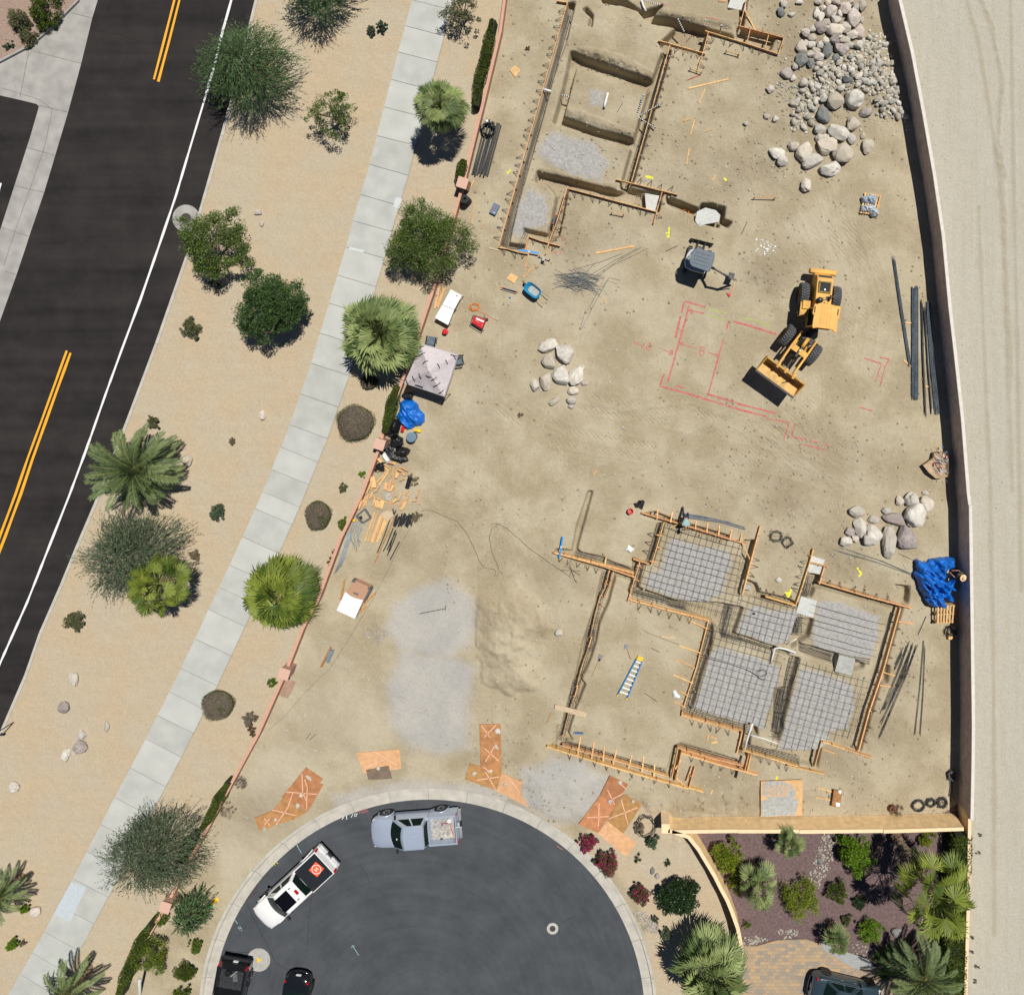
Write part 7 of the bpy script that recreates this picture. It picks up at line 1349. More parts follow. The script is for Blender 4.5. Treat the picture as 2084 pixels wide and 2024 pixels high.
rk = MB().box((-f+.98, .02, 1.93), (.16, .34, .05)).box((-f+.93, .02, 1.96), (.10, .16, .04)); rk.build('roof_lamp', M['lens'], t_, world=False)
v = t_.location; a = t_.rotation_euler.z; ox,oy = -f-.55,-.05; lx,ly = v.x+ox*math.cos(a)-oy*math.sin(a),v.y+ox*math.sin(a)+oy*math.cos(a)
tp = thing('landing_pad', 'orange square landing pad with white ring and letter H on the black bed cover', 'landing pad', (lx, ly, 1.265), a+math.radians(8)); tp.location.z = 1.255
MB().box((0,0,.006), (.72, .72, .012)).build('pad', mat('orange_pad', (.85,.10,.025), .6), tp, world=False)
R_ = MB(); R_.loft([[(r*math.cos(q), r*math.sin(q), .0145) for q in np.linspace(0, 2*math.pi, 41)] for r in (.275, .315)], cap=False, closed=False); R_.build('ring', M['wht'], tp, world=False)
H_ = MB()
for s in (-1,1): H_.box((s*.085,0,.015),(.035,.20,.004)); H_.box((s*.085,.10,.0155),(.075,.025,.004)); H_.box((s*.085,-.10,.0155),(.075,.025,.004))
H_.box((0, 0, .0165), (.15, .035, .004)); H_.build('letter', M['wht'], tp, world=False)
t_, f, w, zt, xb, xr = pickup('black pickup seen from behind at the bottom edge, tools in its open bed', 474, 2032, (-.177,.984), M['p_black'], liner='bedb', L=3.8, bumper='trim')
MB().box((-f-.3, .2, .85), (.5, .3, .2), .3).build('tool_case', M['dgrey'], t_, world=False, bevel=.02); MB().lathe([(.2,0),(.2,.3),(.0,.32)], 16, (-f-.6,-.3,.76)).build('black_drum', M['blk'], t_, world=False); MB().tube([(-f-.8,.3,.9),(-f-.4,-.1,1.0)], .05, 8).build('silver_tube', M['alu'], t_, world=False)
def carbody(label, px, py, d, m, L=2.85, name='sedan', cat='car', suv=False):
 a = math.atan2(-d[1],d[0]); v = G(px,py,0); t = thing(name,label,cat,(v.x,v.y,(-.10 if px < 1500 else .03)),a); f = L/2; w = .90; zr = 1.45+.25*suv
 S1 = [bodysec(f+.85,.55,.55,.3),bodysec(f+.78,.74,.68,.26),bodysec(f+.5,.86,.78,.22),bodysec(f-.1,w,.90,.2,.04),bodysec(f-.55,w,.97,.2,.03),bodysec(0,w,1.0,.2,0),bodysec(-f+.3,w,1.03,.2,0),bodysec(-f-.35,.88,1.04,.22,.03),bodysec(-f-.75,.80,1.0,.28,.02),bodysec(-f-.92,.66,.88,.34)]
 MB().loft(S1).build('body', m, t, world=False, smooth='auto'); cab(t, m, (f-.45, f-1.25, -f+.62, -f-.28+.15*suv), .84, .62, .96, zr, rows=2)
 for x,s in ((f,1),(f,-1),(-f,1),(-f,-1)):
  wheel(t, x, s*(w-.10), .33, .22, spokes=9); MB().lathe([(.38, -.01), (.38, .012), (0, .012)], 24, (x, s*(w+.004), .35), 'y').build('wheel_well', M['trim'], t, world=False)
 mirrors(t, f-.75, w-.03, 1.0, m); lights(t, f+.60, -f-.70, w*.86, .66, .85); MB().box((-f-.93, 0, .66), (.03, .34, .12)).build('licence_plate', M['wht'], t, world=False)
 MB().tube([(-f-.80, -.72, .45), (-f-.97, -.4, .43), (-f-1.0, 0, .42), (-f-.97, .4, .43), (-f-.80, .72, .45)], .07, 8).build('rear_bumper', m, t, world=False, smooth=True)
 for s in (1,-1):
  MB().tube([(f-.55, s*(w*.93), 1.0), (0, s*(w*.90), 1.03), (-f+.1, s*(w*.92), 1.05)], .014, 5).build('chrome_strip', M['chrome'], t, world=False)
  for x in (.35, -.55): MB().box((x, s*(w+.03), .86), (.17, .03, .03)).build('door_handle', M['chrome'], t, world=False)
 return t
carbody('black car at the bottom edge between the black pickup and the street centre', 607, 2040, (-.12,.99), M['p_black'], L=2.9)
carbody('dark blue-grey sedan parked on the paver driveway at the bottom edge', 1716, 2003, (.974,.227), M['p_blue'], L=3.0)
# --- wheel loader
M['cat'] = mat('yellow_machine_paint', (.50,.27,.06), .6, scale=2.2, col2=(.76,.40,.055)); M['catd'] = mat('dusty_bucket_steel', (.55,.33,.10), .6, var=.25, scale=3); M['grime'] = mat('greasy_steel', (.05,.045,.04), .7, var=.4, scale=9); M['seat'] = mat('dirty_yellow', (.22,.17,.05), .8, var=.3)
def bigwheel(t,x,y,r,w,rot,steer=0):
 sg = 1 if y > 0 else -1; o = MB().lathe([(r*.55, -w/2), (r*.88, -w/2), (r*.97, -w*.42), (r*.97, w*.42), (r*.88, w/2), (r*.55, w/2)], 36, (0,0,0), 'y', True).build('wheel', M['rubber'], t, world=False, smooth='auto'); o.location = (x, y, r); o.rotation_euler = (0, 0, steer)
 tr = MB()
 for k in range(26):
  a = 2*math.pi*k/26
  for s in (-1,1):
   a2 = a+s*.06; p = Vector((r*.985*math.cos(a2),s*w*.02,r*.985*math.sin(a2))); q = Vector((r*.95*math.cos(a2+.14),s*w*.47,r*.95*math.sin(a2+.14))); mid = p.lerp(q,.5)+Vector((math.cos(a2-.03),0,math.sin(a2-.03)))*.03
   tr.beam(p,mid,.10,.05,up=(math.cos(a),0,math.sin(a))); tr.beam(mid,q,.10,.05,up=(math.cos(a),0,math.sin(a)))
 tr.build('tread', M['tread'], o, world=False)
 m = MB(); m.lathe([(r*.56, 0), (r*.56, w*.40), (r*.50, w*.40), (r*.44, w*.08), (.0, w*.08)], 24, (0,0,0), 'y'); m.lathe([(r*.22, w*.08), (r*.2, w*.28), (0, w*.3)], 16, (0,0,0), 'y')
 if sg < 0: m.v = [(a,-b,c) for a,b,c in m.v]; m.f = [tuple(reversed(q)) for q in m.f]
 m.build('rim', M['cat'], o, world=False)
rd = Vector((-.12,-.993,0)); rd.normalize(); ra = math.atan2(rd.y,rd.x)             # rear frame heading in world
rc = G(1661, 604.5); t = thing('wheel_loader', 'yellow articulated wheel loader with raised bucket in the middle of the site', 'wheel loader', (rc.x, rc.y, hz(rc.x, rc.y)-.02), ra)
for s in (1,-1): bigwheel(t,0,s*1.06,.78,.56,0)
MB().loft([[(-1.35,-.52,.75),(-1.35,.52,.75),(-1.35,.52,1.75),(-1.35,-.52,1.75)],[(-1.15,-.56,.7),(-1.15,.56,.7),(-1.15,.54,2.02),(-1.15,-.54,2.02)],[(1.0,-.56,.7),(1.0,.56,.7),(1.0,.52,2.22),(1.0,-.52,2.22)]]).build('engine_hood', M['cat'], t, world=False, bevel=.04)
MB().box((-1.62, 0, .95), (.32, 1.75, .55)).box((-1.45, 0, .9), (.3, 1.1, .5)).build('counterweight', M['cat'], t, world=False, bevel=.06)
MB().loft([[(-1.32,-.42,1.80),(-1.32,.42,1.80)],[(-1.16,-.46,2.035),(-1.16,.46,2.035)]], cap=False, closed=False).build('rear_grille', M['grime'], t, world=False)
fr = MB()
for q in ((-.60,-.36,.12,.76),(-.60,.36,.12,.76)): fr.box((-.52,q[1],2.13),(.66,.08,.10),0)
fr.box((-.85, 0, 2.11), (.08, .80, .10)); fr.box((-.19, 0, 2.16), (.08, .80, .10)); fr.build('radiator_frame', M['seat'], t, world=False); MB().box((-.52, 0, 2.085), (.56, .62, .06), 0, 0, -.085).build('radiator_opening', M['blkm'], t, world=False); MB().lathe([(.05,0),(.05,.1),(0,.1)], 10, (-.35,.0,2.12)).build('radiator_cap', M['alu'], t, world=False)
MB().lathe([(.10,0),(.10,.14),(.20,.15),(.20,.26),(.12,.32),(0,.33)], 20, (.38, -.28, 2.13)).build('air_intake', M['blk'], t, world=False, smooth='auto')
MB().tube([(.30,.36,2.12),(.32,.34,2.26),(.10,.36,2.40),(-.02,.38,2.42)], .07, 8).box((.05,.55,2.40), (.06,.3,.06)).build('exhaust_pipe', M['grime'], t, world=False)
sm = MB()
for k in range(14): sm.box((random.uniform(.0,.8),random.uniform(-.1,.3),2.155+random.uniform(.0,.02)+.03),(random.uniform(.03,.12),random.uniform(.03,.1),.02),random.random()*3)
sm.build('bolt_plate', M['grime'], t, world=False)
for s in (1, -1): MB().box((1.0, s*1.05, 1.55), (.9, .55, .07)).box((1.45, s*1.05, 1.2), (.07, .55, .7)).build('fender', M['cat'] if s > 0 else M['cat'], t, world=False, bevel=.02)
MB().box((.72, -.95, 1.66), (.55, .5, .08)).build('platform', M['cat'], t, world=False, bevel=.02)
lad = MB()
for s in (0,.38): lad.beam((1.25+s,-1.28,.4),(1.25+s,-1.0,1.5),.05,.05)
for k in range(4): lad.beam((1.25,-1.28+.07*k,.5+.27*k),(1.63,-1.28+.07*k,.5+.27*k),.05,.04)
lad.build('ladder', M['grime'], t, world=False)
gl_ = MB(); gl_.loft([[(.92,-.72,1.5),(2.15,-.72,1.5),(2.15,.72,1.5),(.92,.72,1.5)],[(.98,-.62,3.1),(2.05,-.62,3.1),(2.05,.62,3.1),(.98,.62,3.1)]]); gl_.build('cab_glass', M['glass'], t, world=False)
ps = MB()
for x,y in ((.90,-.72),(.90,.72),(2.15,-.72),(2.15,.72)): ps.beam((x,y,1.2),(1.5+(x-1.5)*.93,y*.88,3.15),.09,.09)
ps.box((1.5, 0, 1.35), (1.4, 1.5, .35)); ps.build('cab_frame', M['cat'], t, world=False)
RP = [(.62,-.42),(.72,-.62),(.78,-.80),(1.35,-.86),(1.45,-.76),(2.15,-.78),(2.30,-.72),(2.22,-.50),(2.22,.50),(2.42,.70),(2.42,.80),(1.45,.80),(1.35,.86),(.90,.86),(.74,.66),(.66,.42)]
MB().prism(RP, 3.14, 3.26).build('cab_roof', mat('faded_orange_yellow_roof', (.68,.34,.075), .6, scale=2.5, col2=(.80,.42,.09)), t, world=False, bevel=.03)
rb = MB()
for y in (-.3,-.1,.1,.3): rb.box((1.45,y,3.262),(1.3,.012,.006))
rb.build('roof_seam', M['seat'], t, world=False)
for s in (1, -1): MB().box((1.08, s*.74, 3.263), (.40, .07, .012)).build('roof_slot', M['blkm'], t, world=False)
fa = math.atan2(-.805, -.594)-ra; FC = G(1622, 702.5)-rc; FC = Matrix.Rotation(-ra, 4, 'Z') @ FC
def fp(x,y,z): c,s = math.cos(fa),math.sin(fa); return (FC.x+x*c-y*s,FC.y+x*s+y*c,z)
for s in (1,-1): q = fp(0,s*1.06,0); bigwheel(t,q[0],q[1],.78,.56,0,fa)
def fmb(mb): mb.v = [fp(*p) for p in mb.v]; return mb
fmb(MB().box((-.1, 0, .85), (1.5, .9, .5)).box((-.55, 0, 1.3), (.35, 1.0, .8))).build('front_frame', M['grime'], t, world=False)
MB().tube([(2.2, 0, .9), fp(-.9, 0, .9)], .28, 10).build('articulation_joint', M['grime'], t, world=False)
for s in (1,-1):
 fmb(MB().beam((-.75, s*.56, 1.75), (.35, s*.60, 1.72), .13, .34).beam((.30, s*.60, 1.72), (2.05, s*.58, 1.95), .13, .32)).build('lift_arm', M['cat'], t, world=False, bevel=.02)
 fmb(MB().tube([(-.5, s*.36, 1.1), (.55, s*.42, 1.45)], .085, 10)).build('lift_cylinder', M['cat'], t, world=False, smooth=True)
fmb(MB().box((.45, .30, 1.86), (.40, .50, .14)).box((.45, -.32, 1.86), (.40, .46, .14))).build('cross_tube', M['cat'], t, world=False, bevel=.02)
fmb(MB().tube([(-.55, 0, 1.95), (.15, 0, 2.0)], .12, 12)).build('tilt_cylinder', M['cat'], t, world=False, smooth=True); fmb(MB().tube([(.15, 0, 2.0), (.85, 0, 1.95)], .05, 8)).build('cylinder_rod', M['chrome'], t, world=False, smooth=True)
fmb(MB().beam((.80, 0, 2.1), (1.05, 0, 1.35), .14, .2).beam((1.05, 0, 1.5), (2.0, 0, 2.1), .10, .12)).build('tilt_lever', M['grime'], t, world=False)
hs_ = MB()
for k in range(8): hs_.tube([(-.7,-.4+.1*k,1.5),(0,-.3+.09*k,1.75+.03*(k % 3)),(.7,-.25+.07*k,1.6),(1.2,-.2+.06*k,1.3)],.018,5)
fmb(hs_).build('hydraulic_hose', M['grime'], t, world=False)
bx = 2.05; prof = [(bx+.05,1.95),(bx-.02,1.75),(bx-.02,.95),(bx+.20,.68),(bx+.55,.60),(bx+1.15,.72),(bx+1.15,.755),(bx+.55,.64),(bx+.24,.73),(bx+.04,.98),(bx+.04,1.72),(bx+.09,1.93)]
prof = [(bx+.02,1.62),(bx-.10,1.35),(bx-.06,1.0),(bx+.12,.80),(bx+.45,.74),(bx+1.02,.98),(bx+1.02,1.015),(bx+.45,.785),(bx+.16,.84),(bx-.01,1.02),(bx-.05,1.34),(bx+.06,1.60)]
prof = [(x,z+.85) for x,z in prof]
B = MB(); B.loft([[(x,-1.53,z) for x,z in prof],[(x,1.53,z) for x,z in prof]])
fmb(B).build('bucket', M['catd'], t, world=False, bevel=.01)
for s in (1,-1):
 B = MB(); sp_ = prof[:7]; o = [(x, s*1.53, z) for x, z in sp_]; i_ = [(x, s*1.47, z) for x, z in sp_]; B.add(o+i_, [tuple(range(7)) if s < 0 else tuple(reversed(range(7))), tuple(7+k for k in (reversed(range(7)) if s < 0 else range(7)))]+[(k, (k+1) % 7, 7+(k+1) % 7, 7+k) for k in range(7)]); fmb(B).build('bucket_side', M['cat'], t, world=False)
fmb(MB().box((bx+1.06, 0, 1.85), (.22, 3.08, .05), 0, 0, -.35)).build('cutting_edge', M['grime'], t, world=False)
for a, b in (((bx+.25, .75), (bx+.75, .35)), ((bx+.3, -.55), (bx+.35, -1.15))): fmb(MB().beam((a[0], a[1], 1.77), (b[0], b[1], 1.8), .05, .05)).build('loose_bar', M['grime'], t, world=False)
for y in (-.62, 0, .62): fmb(MB().box((bx-.02, y, 2.32), (.34, .16, .22)).tube([(bx-.1, y-.12, 2.32), (bx-.1, y+.12, 2.32)], .06, 8)).build('bucket_hinge', M['cat'], t, world=False)
# --- mini excavator
ec = G(1418, 534); ea = math.atan2(.97, .24); t = thing('mini_excavator', 'small dark grey mini excavator with canopy and backfill blade', 'mini excavator', (ec.x, ec.y, hz(ec.x, ec.y)), ea)
for s in (1,-1):
 P = [(-.75, .02), (.75, .02), (.92, .10), (.97, .24), (.90, .38), (.75, .44), (-.75, .44), (-.90, .38), (-.97, .24), (-.92, .10)]; B = MB(); B.loft([[(x, s*.66-.14, z) for x, z in P], [(x, s*.66+.14, z) for x, z in P]]); tr_ = B.build('track', M['rubber'], t, world=False, bevel=.015)
 C_ = MB()
 for k in range(13): C_.box((-.78+.13*k,s*.66,.455),(.055,.27,.03))
 C_.build('track_pad', M['tread'], tr_, world=False)
MB().box((0, 0, .35), (.9, .95, .22)).build('undercarriage', M['grime'], t, world=False)
MB().loft([[(1.42, -.80, .08), (1.42, .80, .08), (1.42, .80, .42), (1.42, -.80, .42)], [(1.50, -.80, .05), (1.50, .80, .05), (1.46, .80, .40), (1.46, -.80, .40)]]).build('blade', M['blkm'], t, world=False)
B = MB()
for s in (1,-1): B.beam((.45,s*.24,.32),(1.42,s*.24,.28),.06,.09); B.beam((1.30,s*.62,.30),(1.42,s*.75,.34),.08,.10)
B.beam((1.0, -.24, .33), (1.0, .24, .33), .07, .07); B.build('blade_arm', M['blkm'], t, world=False); MB().tube([(.55, 0, .42), (1.05, 0, .38)], .075, 8).build('blade_cylinder', M['dgrey'], t, world=False)
ua = math.radians(-17)-ea     # upper body faces right in the photo
def up(x,y,z): c,s = math.cos(ua),math.sin(ua); return (-.02+x*c-y*s,-.12+x*s+y*c,z)
def umb(mb): mb.v = [up(*p) for p in mb.v]; return mb
umb(MB().prism([(-.95, -.25), (-.80, -.62), (-.35, -.70), (.55, -.68), (.62, .68), (-.35, .70), (-.80, .62), (-.95, .25)], .55, .95)).build('engine_cover', M['alu'] if False else mat('light_grey_machine', (.42,.44,.45), .5), t, world=False, bevel=.04)
umb(MB().box((-.15, 0, 1.12), (.5, .48, .16)).box((-.38, 0, 1.4), (.12, .46, .5))).build('operator_seat', M['blkm'], t, world=False, bevel=.03)
B = MB()
for x,y in ((-.62,-.50),(-.62,.50),(.55,.52),(.50,-.52)): B.tube([(x,y,.9),(x,y,2.30)],.03,8)
B.tube([(.5, -.52, 1.3), (.52, 0, 1.32), (.55, .52, 1.3)], .025, 6); B.tube([(-.6, .5, 1.25), (.55, .52, 1.25)], .025, 6); umb(B).build('canopy_frame', M['blkm'], t, world=False)
M['canopy'] = mat('slate_plastic_canopy', (.055,.085,.115), .45, var=.12, scale=5)
CP = [(-.72,-.28),(-.66,-.48),(-.45,-.62),(.70,-.66),(.78,-.3),(.80,0),(.78,.3),(.70,.66),(-.45,.62),(-.66,.48),(-.72,.28)]
umb(MB().prism(CP, 2.30, 2.38)).build('canopy', M['canopy'], t, world=False, bevel=.03)
B = MB()
for y in (-.36,-.12,.12,.36): B.box((.0,y,2.39),(1.0,.035,.025))
umb(B).build('canopy_rib', M['canopy'], t, world=False, bevel=.01)
B = MB(); B.tube([up(-.74, -.3, 2.28), up(-.80, 0, 2.28), up(-.74, .3, 2.28)], .04, 6); B.build('canopy_rim', M['alu'], t, world=False)
def wp(px, py, z): v = G(px, py, z)-ec; return Matrix.Rotation(-ea, 4, 'Z') @ Vector((v.x, v.y, z))
b0,b1,b2,b3 = wp(1440,540,.75),wp(1452,546,1.7),wp(1466,554,2.15),wp(1484,565,1.75)
MB().tube([b0, b1], .10, 8).build('boom_base', M['grime'], t, world=False); MB().beam(b1, b2, .11, .17).beam(b2, b3, .11, .15).build('boom', M['blkm'], t, world=False, bevel=.01); MB().tube([wp(1438, 537, 1.0)+Vector((0,0,.1)), b2+Vector((0,0,.18))], .045, 8).build('boom_cylinder', M['chrome'], t, world=False)
b4 = wp(1497, 570, .75); MB().beam(b3, b4, .10, .14).build('dipper_arm', M['blkm'], t, world=False, bevel=.01); MB().tube([b2+Vector((0,0,.1)), b3+Vector((.05,0,.22))], .04, 8).build('arm_cylinder', M['chrome'], t, world=False)
MB().tube([b3+Vector((0,0,.2)), wp(1500, 572, 1.1)], .035, 8).build('bucket_cylinder', M['chrome'], t, world=False)
q = wp(1488, 562, .45); B = MB(); PR = [(-.25,.15),(-.2,-.12),(.0,-.22),(.22,-.15),(.22,-.10),(.02,-.16),(-.14,-.08),(-.19,.15)]; B.loft([[(q.x+x, q.y-.2, q.z+z+.2) for x, z in PR], [(q.x+x, q.y+.2, q.z+z+.2) for x, z in PR]]); B.build('digging_bucket', M['dgrey'], t, world=False)
# --- people (skin modifier figures)
def skinned(name,t,V,E,R,m,root=0,sub=2,flat=None):
 me = bpy.data.meshes.new(name); me.from_pydata([tuple(v) for v in V],E,[]); o = link(bpy.data.objects.new(name,me)); o.parent = t; me.materials.append(m)
 sk = o.modifiers.new('skin', 'SKIN'); sk.use_smooth_shade = True
 for k,v in enumerate(me.skin_vertices[0].data): v.radius = (R[k],R[k]) if not isinstance(R[k],tuple) else R[k]; v.use_root = (k == root)
 s = o.modifiers.new('sub', 'SUBSURF'); s.levels = sub; s.render_levels = sub; return o
def hand(t,w,d,side,curl=.5):
 w,d = Vector(w),Vector(d).normalized(); s = d.cross(Vector((0,0,1))).normalized()*side; u = s.cross(d).normalized(); u = u if u.z > 0 else -u
 V = [w,w+d*.05,w+d*.09]; E = [(0,1),(1,2)]; R = [.025,.034,.032]
 for k in range(4):
  b = w+d*.085+s*(.030-.020*k); l = (.068,.078,.074,.058)[k]; c = curl*(1+.1*k); p1 = b+d*l*.5-u*l*.15*c; p2 = p1+(d*math.cos(c)-u*math.sin(c))*l*.35; p3 = p2+(d*math.cos(1.7*c)-u*math.sin(1.7*c))*l*.3
  n = len(V); V += [b,p1,p2,p3]; E += [(2,n),(n,n+1),(n+1,n+2),(n+2,n+3)]; R += [.011,.009,.009,.008]
 n = len(V); V += [w+d*.035+s*.035,w+d*.065+s*.058-u*.01,w+d*.092+s*.060-u*.02]; E += [(1,n),(n,n+1),(n+1,n+2)]; R += [.013,.010,.009]
 skinned('hand', t, V, E, R, M['skin'], 0, 1)
def person(label,origin,rz,J,shirt,trousers,hat,hatr=.2):
 t = thing('person', label, 'person', origin, rz); g = {k: Vector(v) for k, v in J.items()}
 body = ['pelvis','waist','chest','neck','head_base','head','crown','sl','el','wl','sr','er','wr','hl','kl','al','tl','hr','kr','ar','tr']; I = {k: i for i, k in enumerate(body)}
 E = [('pelvis','waist'),('waist','chest'),('chest','neck'),('neck','head_base'),('head_base','head'),('head','crown'),('chest','sl'),('sl','el'),('el','wl'),('chest','sr'),('sr','er'),('er','wr'),('pelvis','hl'),('hl','kl'),('kl','al'),('al','tl'),('pelvis','hr'),('hr','kr'),('kr','ar'),('ar','tr')]
 R = dict(pelvis=.125,waist=.115,chest=.135,neck=.055,head_base=.07,head=.093,crown=.07,sl=.065,sr=.065,el=.042,er=.042,wl=.028,wr=.028,hl=.088,hr=.088,kl=.058,kr=.058,al=.04,ar=.04,tl=.035,tr=.035)
 o = skinned('body', t, [g[k] for k in body], [(I[a], I[b]) for a, b in E], [R[k] for k in body], M['skin'])
 def cloth(nm,ks,es,sc,m,cut={}):
  V = [g[k] if k not in cut else g[cut[k][0]].lerp(g[k],cut[k][1]) for k in ks]; ix = {k: i for i,k in enumerate(ks)}; skinned(nm,t,V,[(ix[a],ix[b]) for a,b in es],[R[k]*sc+.012 for k in ks],m)
 cloth('shirt', ['waist','chest','neck','sl','el','sr','er'], [('waist','chest'),('chest','neck'),('chest','sl'),('sl','el'),('chest','sr'),('sr','er')], 1.32, shirt, {'waist': ('pelvis', .35), 'neck': ('chest', .55), 'el': ('sl', .62), 'er': ('sr', .62)})
 cloth('trousers', ['pelvis','waist','hl','kl','al','hr','kr','ar'], [('pelvis','waist'),('pelvis','hl'),('hl','kl'),('kl','al'),('pelvis','hr'),('hr','kr'),('kr','ar')], 1.16, trousers, {'waist': ('pelvis', .55)})
 for a, b in (('al','tl'),('ar','tr')): skinned('boot', t, [g[a]+Vector((0,0,.02)), g[a]-Vector((0,0,.05)), g[b]-Vector((0,0,.02))], [(0,1),(1,2)], [.052,.055,.045], M['boot'], 0, 1)
 for w_, e_, s_ in (('wl','el',1),('wr','er',-1)): hand(t, g[w_], g[w_]-g[e_], s_)
 axis = (g['crown']-g['head_base']).normalized(); fwd = Vector(J['_face']); fwd = (fwd-axis*fwd.dot(axis)).normalized(); sd = axis.cross(fwd); hc = g['head']
 B = MB(); B.beam(hc+fwd*.085+axis*.02, hc+fwd*.122-axis*.022, .024, .028); B.build('nose', M['skin'], t, world=False, bevel=.006)
 B = MB(); B.box(tuple(hc+fwd*.094-axis*.055), (.02, .045, .01)); B.build('mouth', M['lens'], t, world=False)
 for s in (1,-1):
  B = MB(); c_ = hc+fwd*.086+axis*.02+sd*s*.034; B.lathe([(.0,-.012),(.012,-.006),(.012,.006),(0,.012)], 8, tuple(c_)); B.build('eye', M['blkm'], t, world=False)
  c_ = hc+sd*s*.098; B = MB().lathe([(.0,-.028),(.016,-.02),(.018,.02),(0,.028)], 8, tuple(c_)); B.build('ear', M['skin'], t, world=False)
 hp = hc-fwd*.03+axis*.01; skinned('hair', t, [hp-axis*.04-fwd*.02, hp, hp+axis*.05], [(0,1),(1,2)], [.075,.092,.075], M['blkm'], 1, 1)
 q = axis.to_track_quat('Z', 'Y').to_matrix().to_4x4(); c0 = hc+axis*.055; B = MB(); B.lathe([(hatr, -.015), (hatr*1.01, .0), (hatr*.8, .012), (.115, .02), (.105, .075), (.085, .115), (.04, .135), (0, .137)], 26); B.lathe([(.108,.022),(.110,.05)], 20)
 B.v = [tuple(c0+(q @ Vector(p))) for p in B.v]; B.build('hat', hat, t, world=False, smooth='auto'); return t
v = G(1394,1046); J = dict(_face=(.75,0,-.65),pelvis=(0,0,.93),waist=(.14,0,1.06),chest=(.40,0,1.14),neck=(.56,0,1.13),head_base=(.63,.01,1.14),head=(.72,.01,1.17),crown=(.81,.01,1.23),sl=(.44,.19,1.10),el=(.36,.33,.84),wl=(.50,.36,.60),sr=(.44,-.19,1.10),er=(.50,-.25,.82),wr=(.66,-.14,.58),hl=(-.02,.10,.88),kl=(.10,.17,.47),al=(-.12,.20,.08),tl=(.06,.22,.05),hr=(-.02,-.10,.88),kr=(-.16,-.16,.50),ar=(-.52,-.18,.12),tr=(-.38,-.20,.05))
person('person bending over the form board in pale teal shirt and straw hat', (v.x, v.y, hz(v.x, v.y)), math.radians(-93), J, M['shirt'], M['denim'], M['straw'], .25)
v = G(1938,1160); J = dict(_face=(.8,0,-.5),pelvis=(.06,0,.90),waist=(.08,0,1.05),chest=(.08,0,1.30),neck=(.02,0,1.45),head_base=(.0,0,1.50),head=(-.03,0,1.58),crown=(-.04,0,1.68),sl=(.03,.19,1.36),el=(.22,.27,1.14),wl=(.47,.20,1.08),sr=(.03,-.19,1.36),er=(.20,-.26,1.14),wr=(.46,-.10,1.10),hl=(-.12,.10,.86),kl=(0,.13,.47),al=(-.12,.14,.08),tl=(.06,.15,.05),hr=(-.12,-.10,.86),kr=(-.06,-.13,.47),ar=(-.22,-.14,.08),tr=(-.04,-.15,.05))
person('person in olive shirt and pale sun hat handling the big blue tarpaulin', (v.x, v.y, hz(v.x, v.y)), math.radians(150), J, M['olive'], M['denim'], M['straw2'], .23)
# --- crumpled films and bags
def crumple(name,label,cat,c,P,h,m,seed=1,res=.045,rough=.5,group=None,z0=.02,fold=1.6,power=.5,ang=.6):
 poly = [g2(x,y,h*.4) for x,y in K(c,P)]; cx = sum(p[0] for p in poly)/len(poly); cy = sum(p[1] for p in poly)/len(poly); X0,X1 = min(p[0] for p in poly)-.05,max(p[0] for p in poly)+.05; Y0,Y1 = min(p[1] for p in poly)-.05,max(p[1] for p in poly)+.05
 X, Y = np.meshgrid(np.arange(X0, X1, res), np.arange(Y0, Y1, res), indexing='ij'); d = -sdf(poly, X, Y)+.05*vnoise(X, Y, 3, seed, 3)*2; D = max(.1, d.max())
 f1 = np.abs(vnoise(X,Y,fold,seed+1,3,(1,.35),ang))*2; f2 = np.abs(vnoise(X,Y,fold*2.4,seed+2,3,(1,.4),ang+.9))*2; Zz = h*np.clip(d/D,0,1)**power*(1+rough*(.6-f1*1.6)+rough*.5*(.4-f2)); gz = hz(cx,cy)
 Zz = np.where(d > 0,Zz+z0,-.05)+gz; nx_,ny_ = X.shape; V = np.stack([X-cx,Y-cy,Zz-gz],-1).reshape(-1,3); a = (np.arange(nx_-1)[:, None]*ny_+np.arange(ny_-1)[None]).ravel(); keep = (d.ravel() > -res*.6); F = np.stack([a,a+ny_,a+ny_+1,a+1],1); F = F[keep[F].all(1)]
 o = npmesh(name,V,F,m,smooth=True); o.location = (cx,cy,gz); return tag(o,label,cat,group)
crumple('tarpaulin', 'big crumpled blue tarpaulin heaped against the eastern wall', 'tarpaulin', 'w5', [(370,350),(420,330),(500,370),(600,375),(640,340),(800,310),(1040,290),(1070,350),(1050,480),(920,520),(900,690),(960,740),(1050,650),(1090,750),(1020,800),(1095,840),(1095,900),(1000,890),(1040,960),(1085,1060),(1010,1100),(940,1060),(880,990),(920,1090),(880,1180),(700,1170),(600,1120),(520,1000),(430,820),(410,690),(345,620),(350,560),(395,530)], .75, M['tarp'], 3, .035, 1.3, fold=2.0, power=.35, ang=.75)
crumple('tarpaulin', 'blue tarpaulin bundle beside the pink wall and black trash bags', 'tarpaulin', 'w2', [(850,230),(960,150),(1180,180),(1280,270),(1350,430),(1440,520),(1450,700),(1370,790),(1230,820),(1130,880),(1040,890),(980,830),(880,740),(850,640),(745,580),(830,440)], .85, M['tarp'], 9, .03, .5, fold=1.8, power=.5)
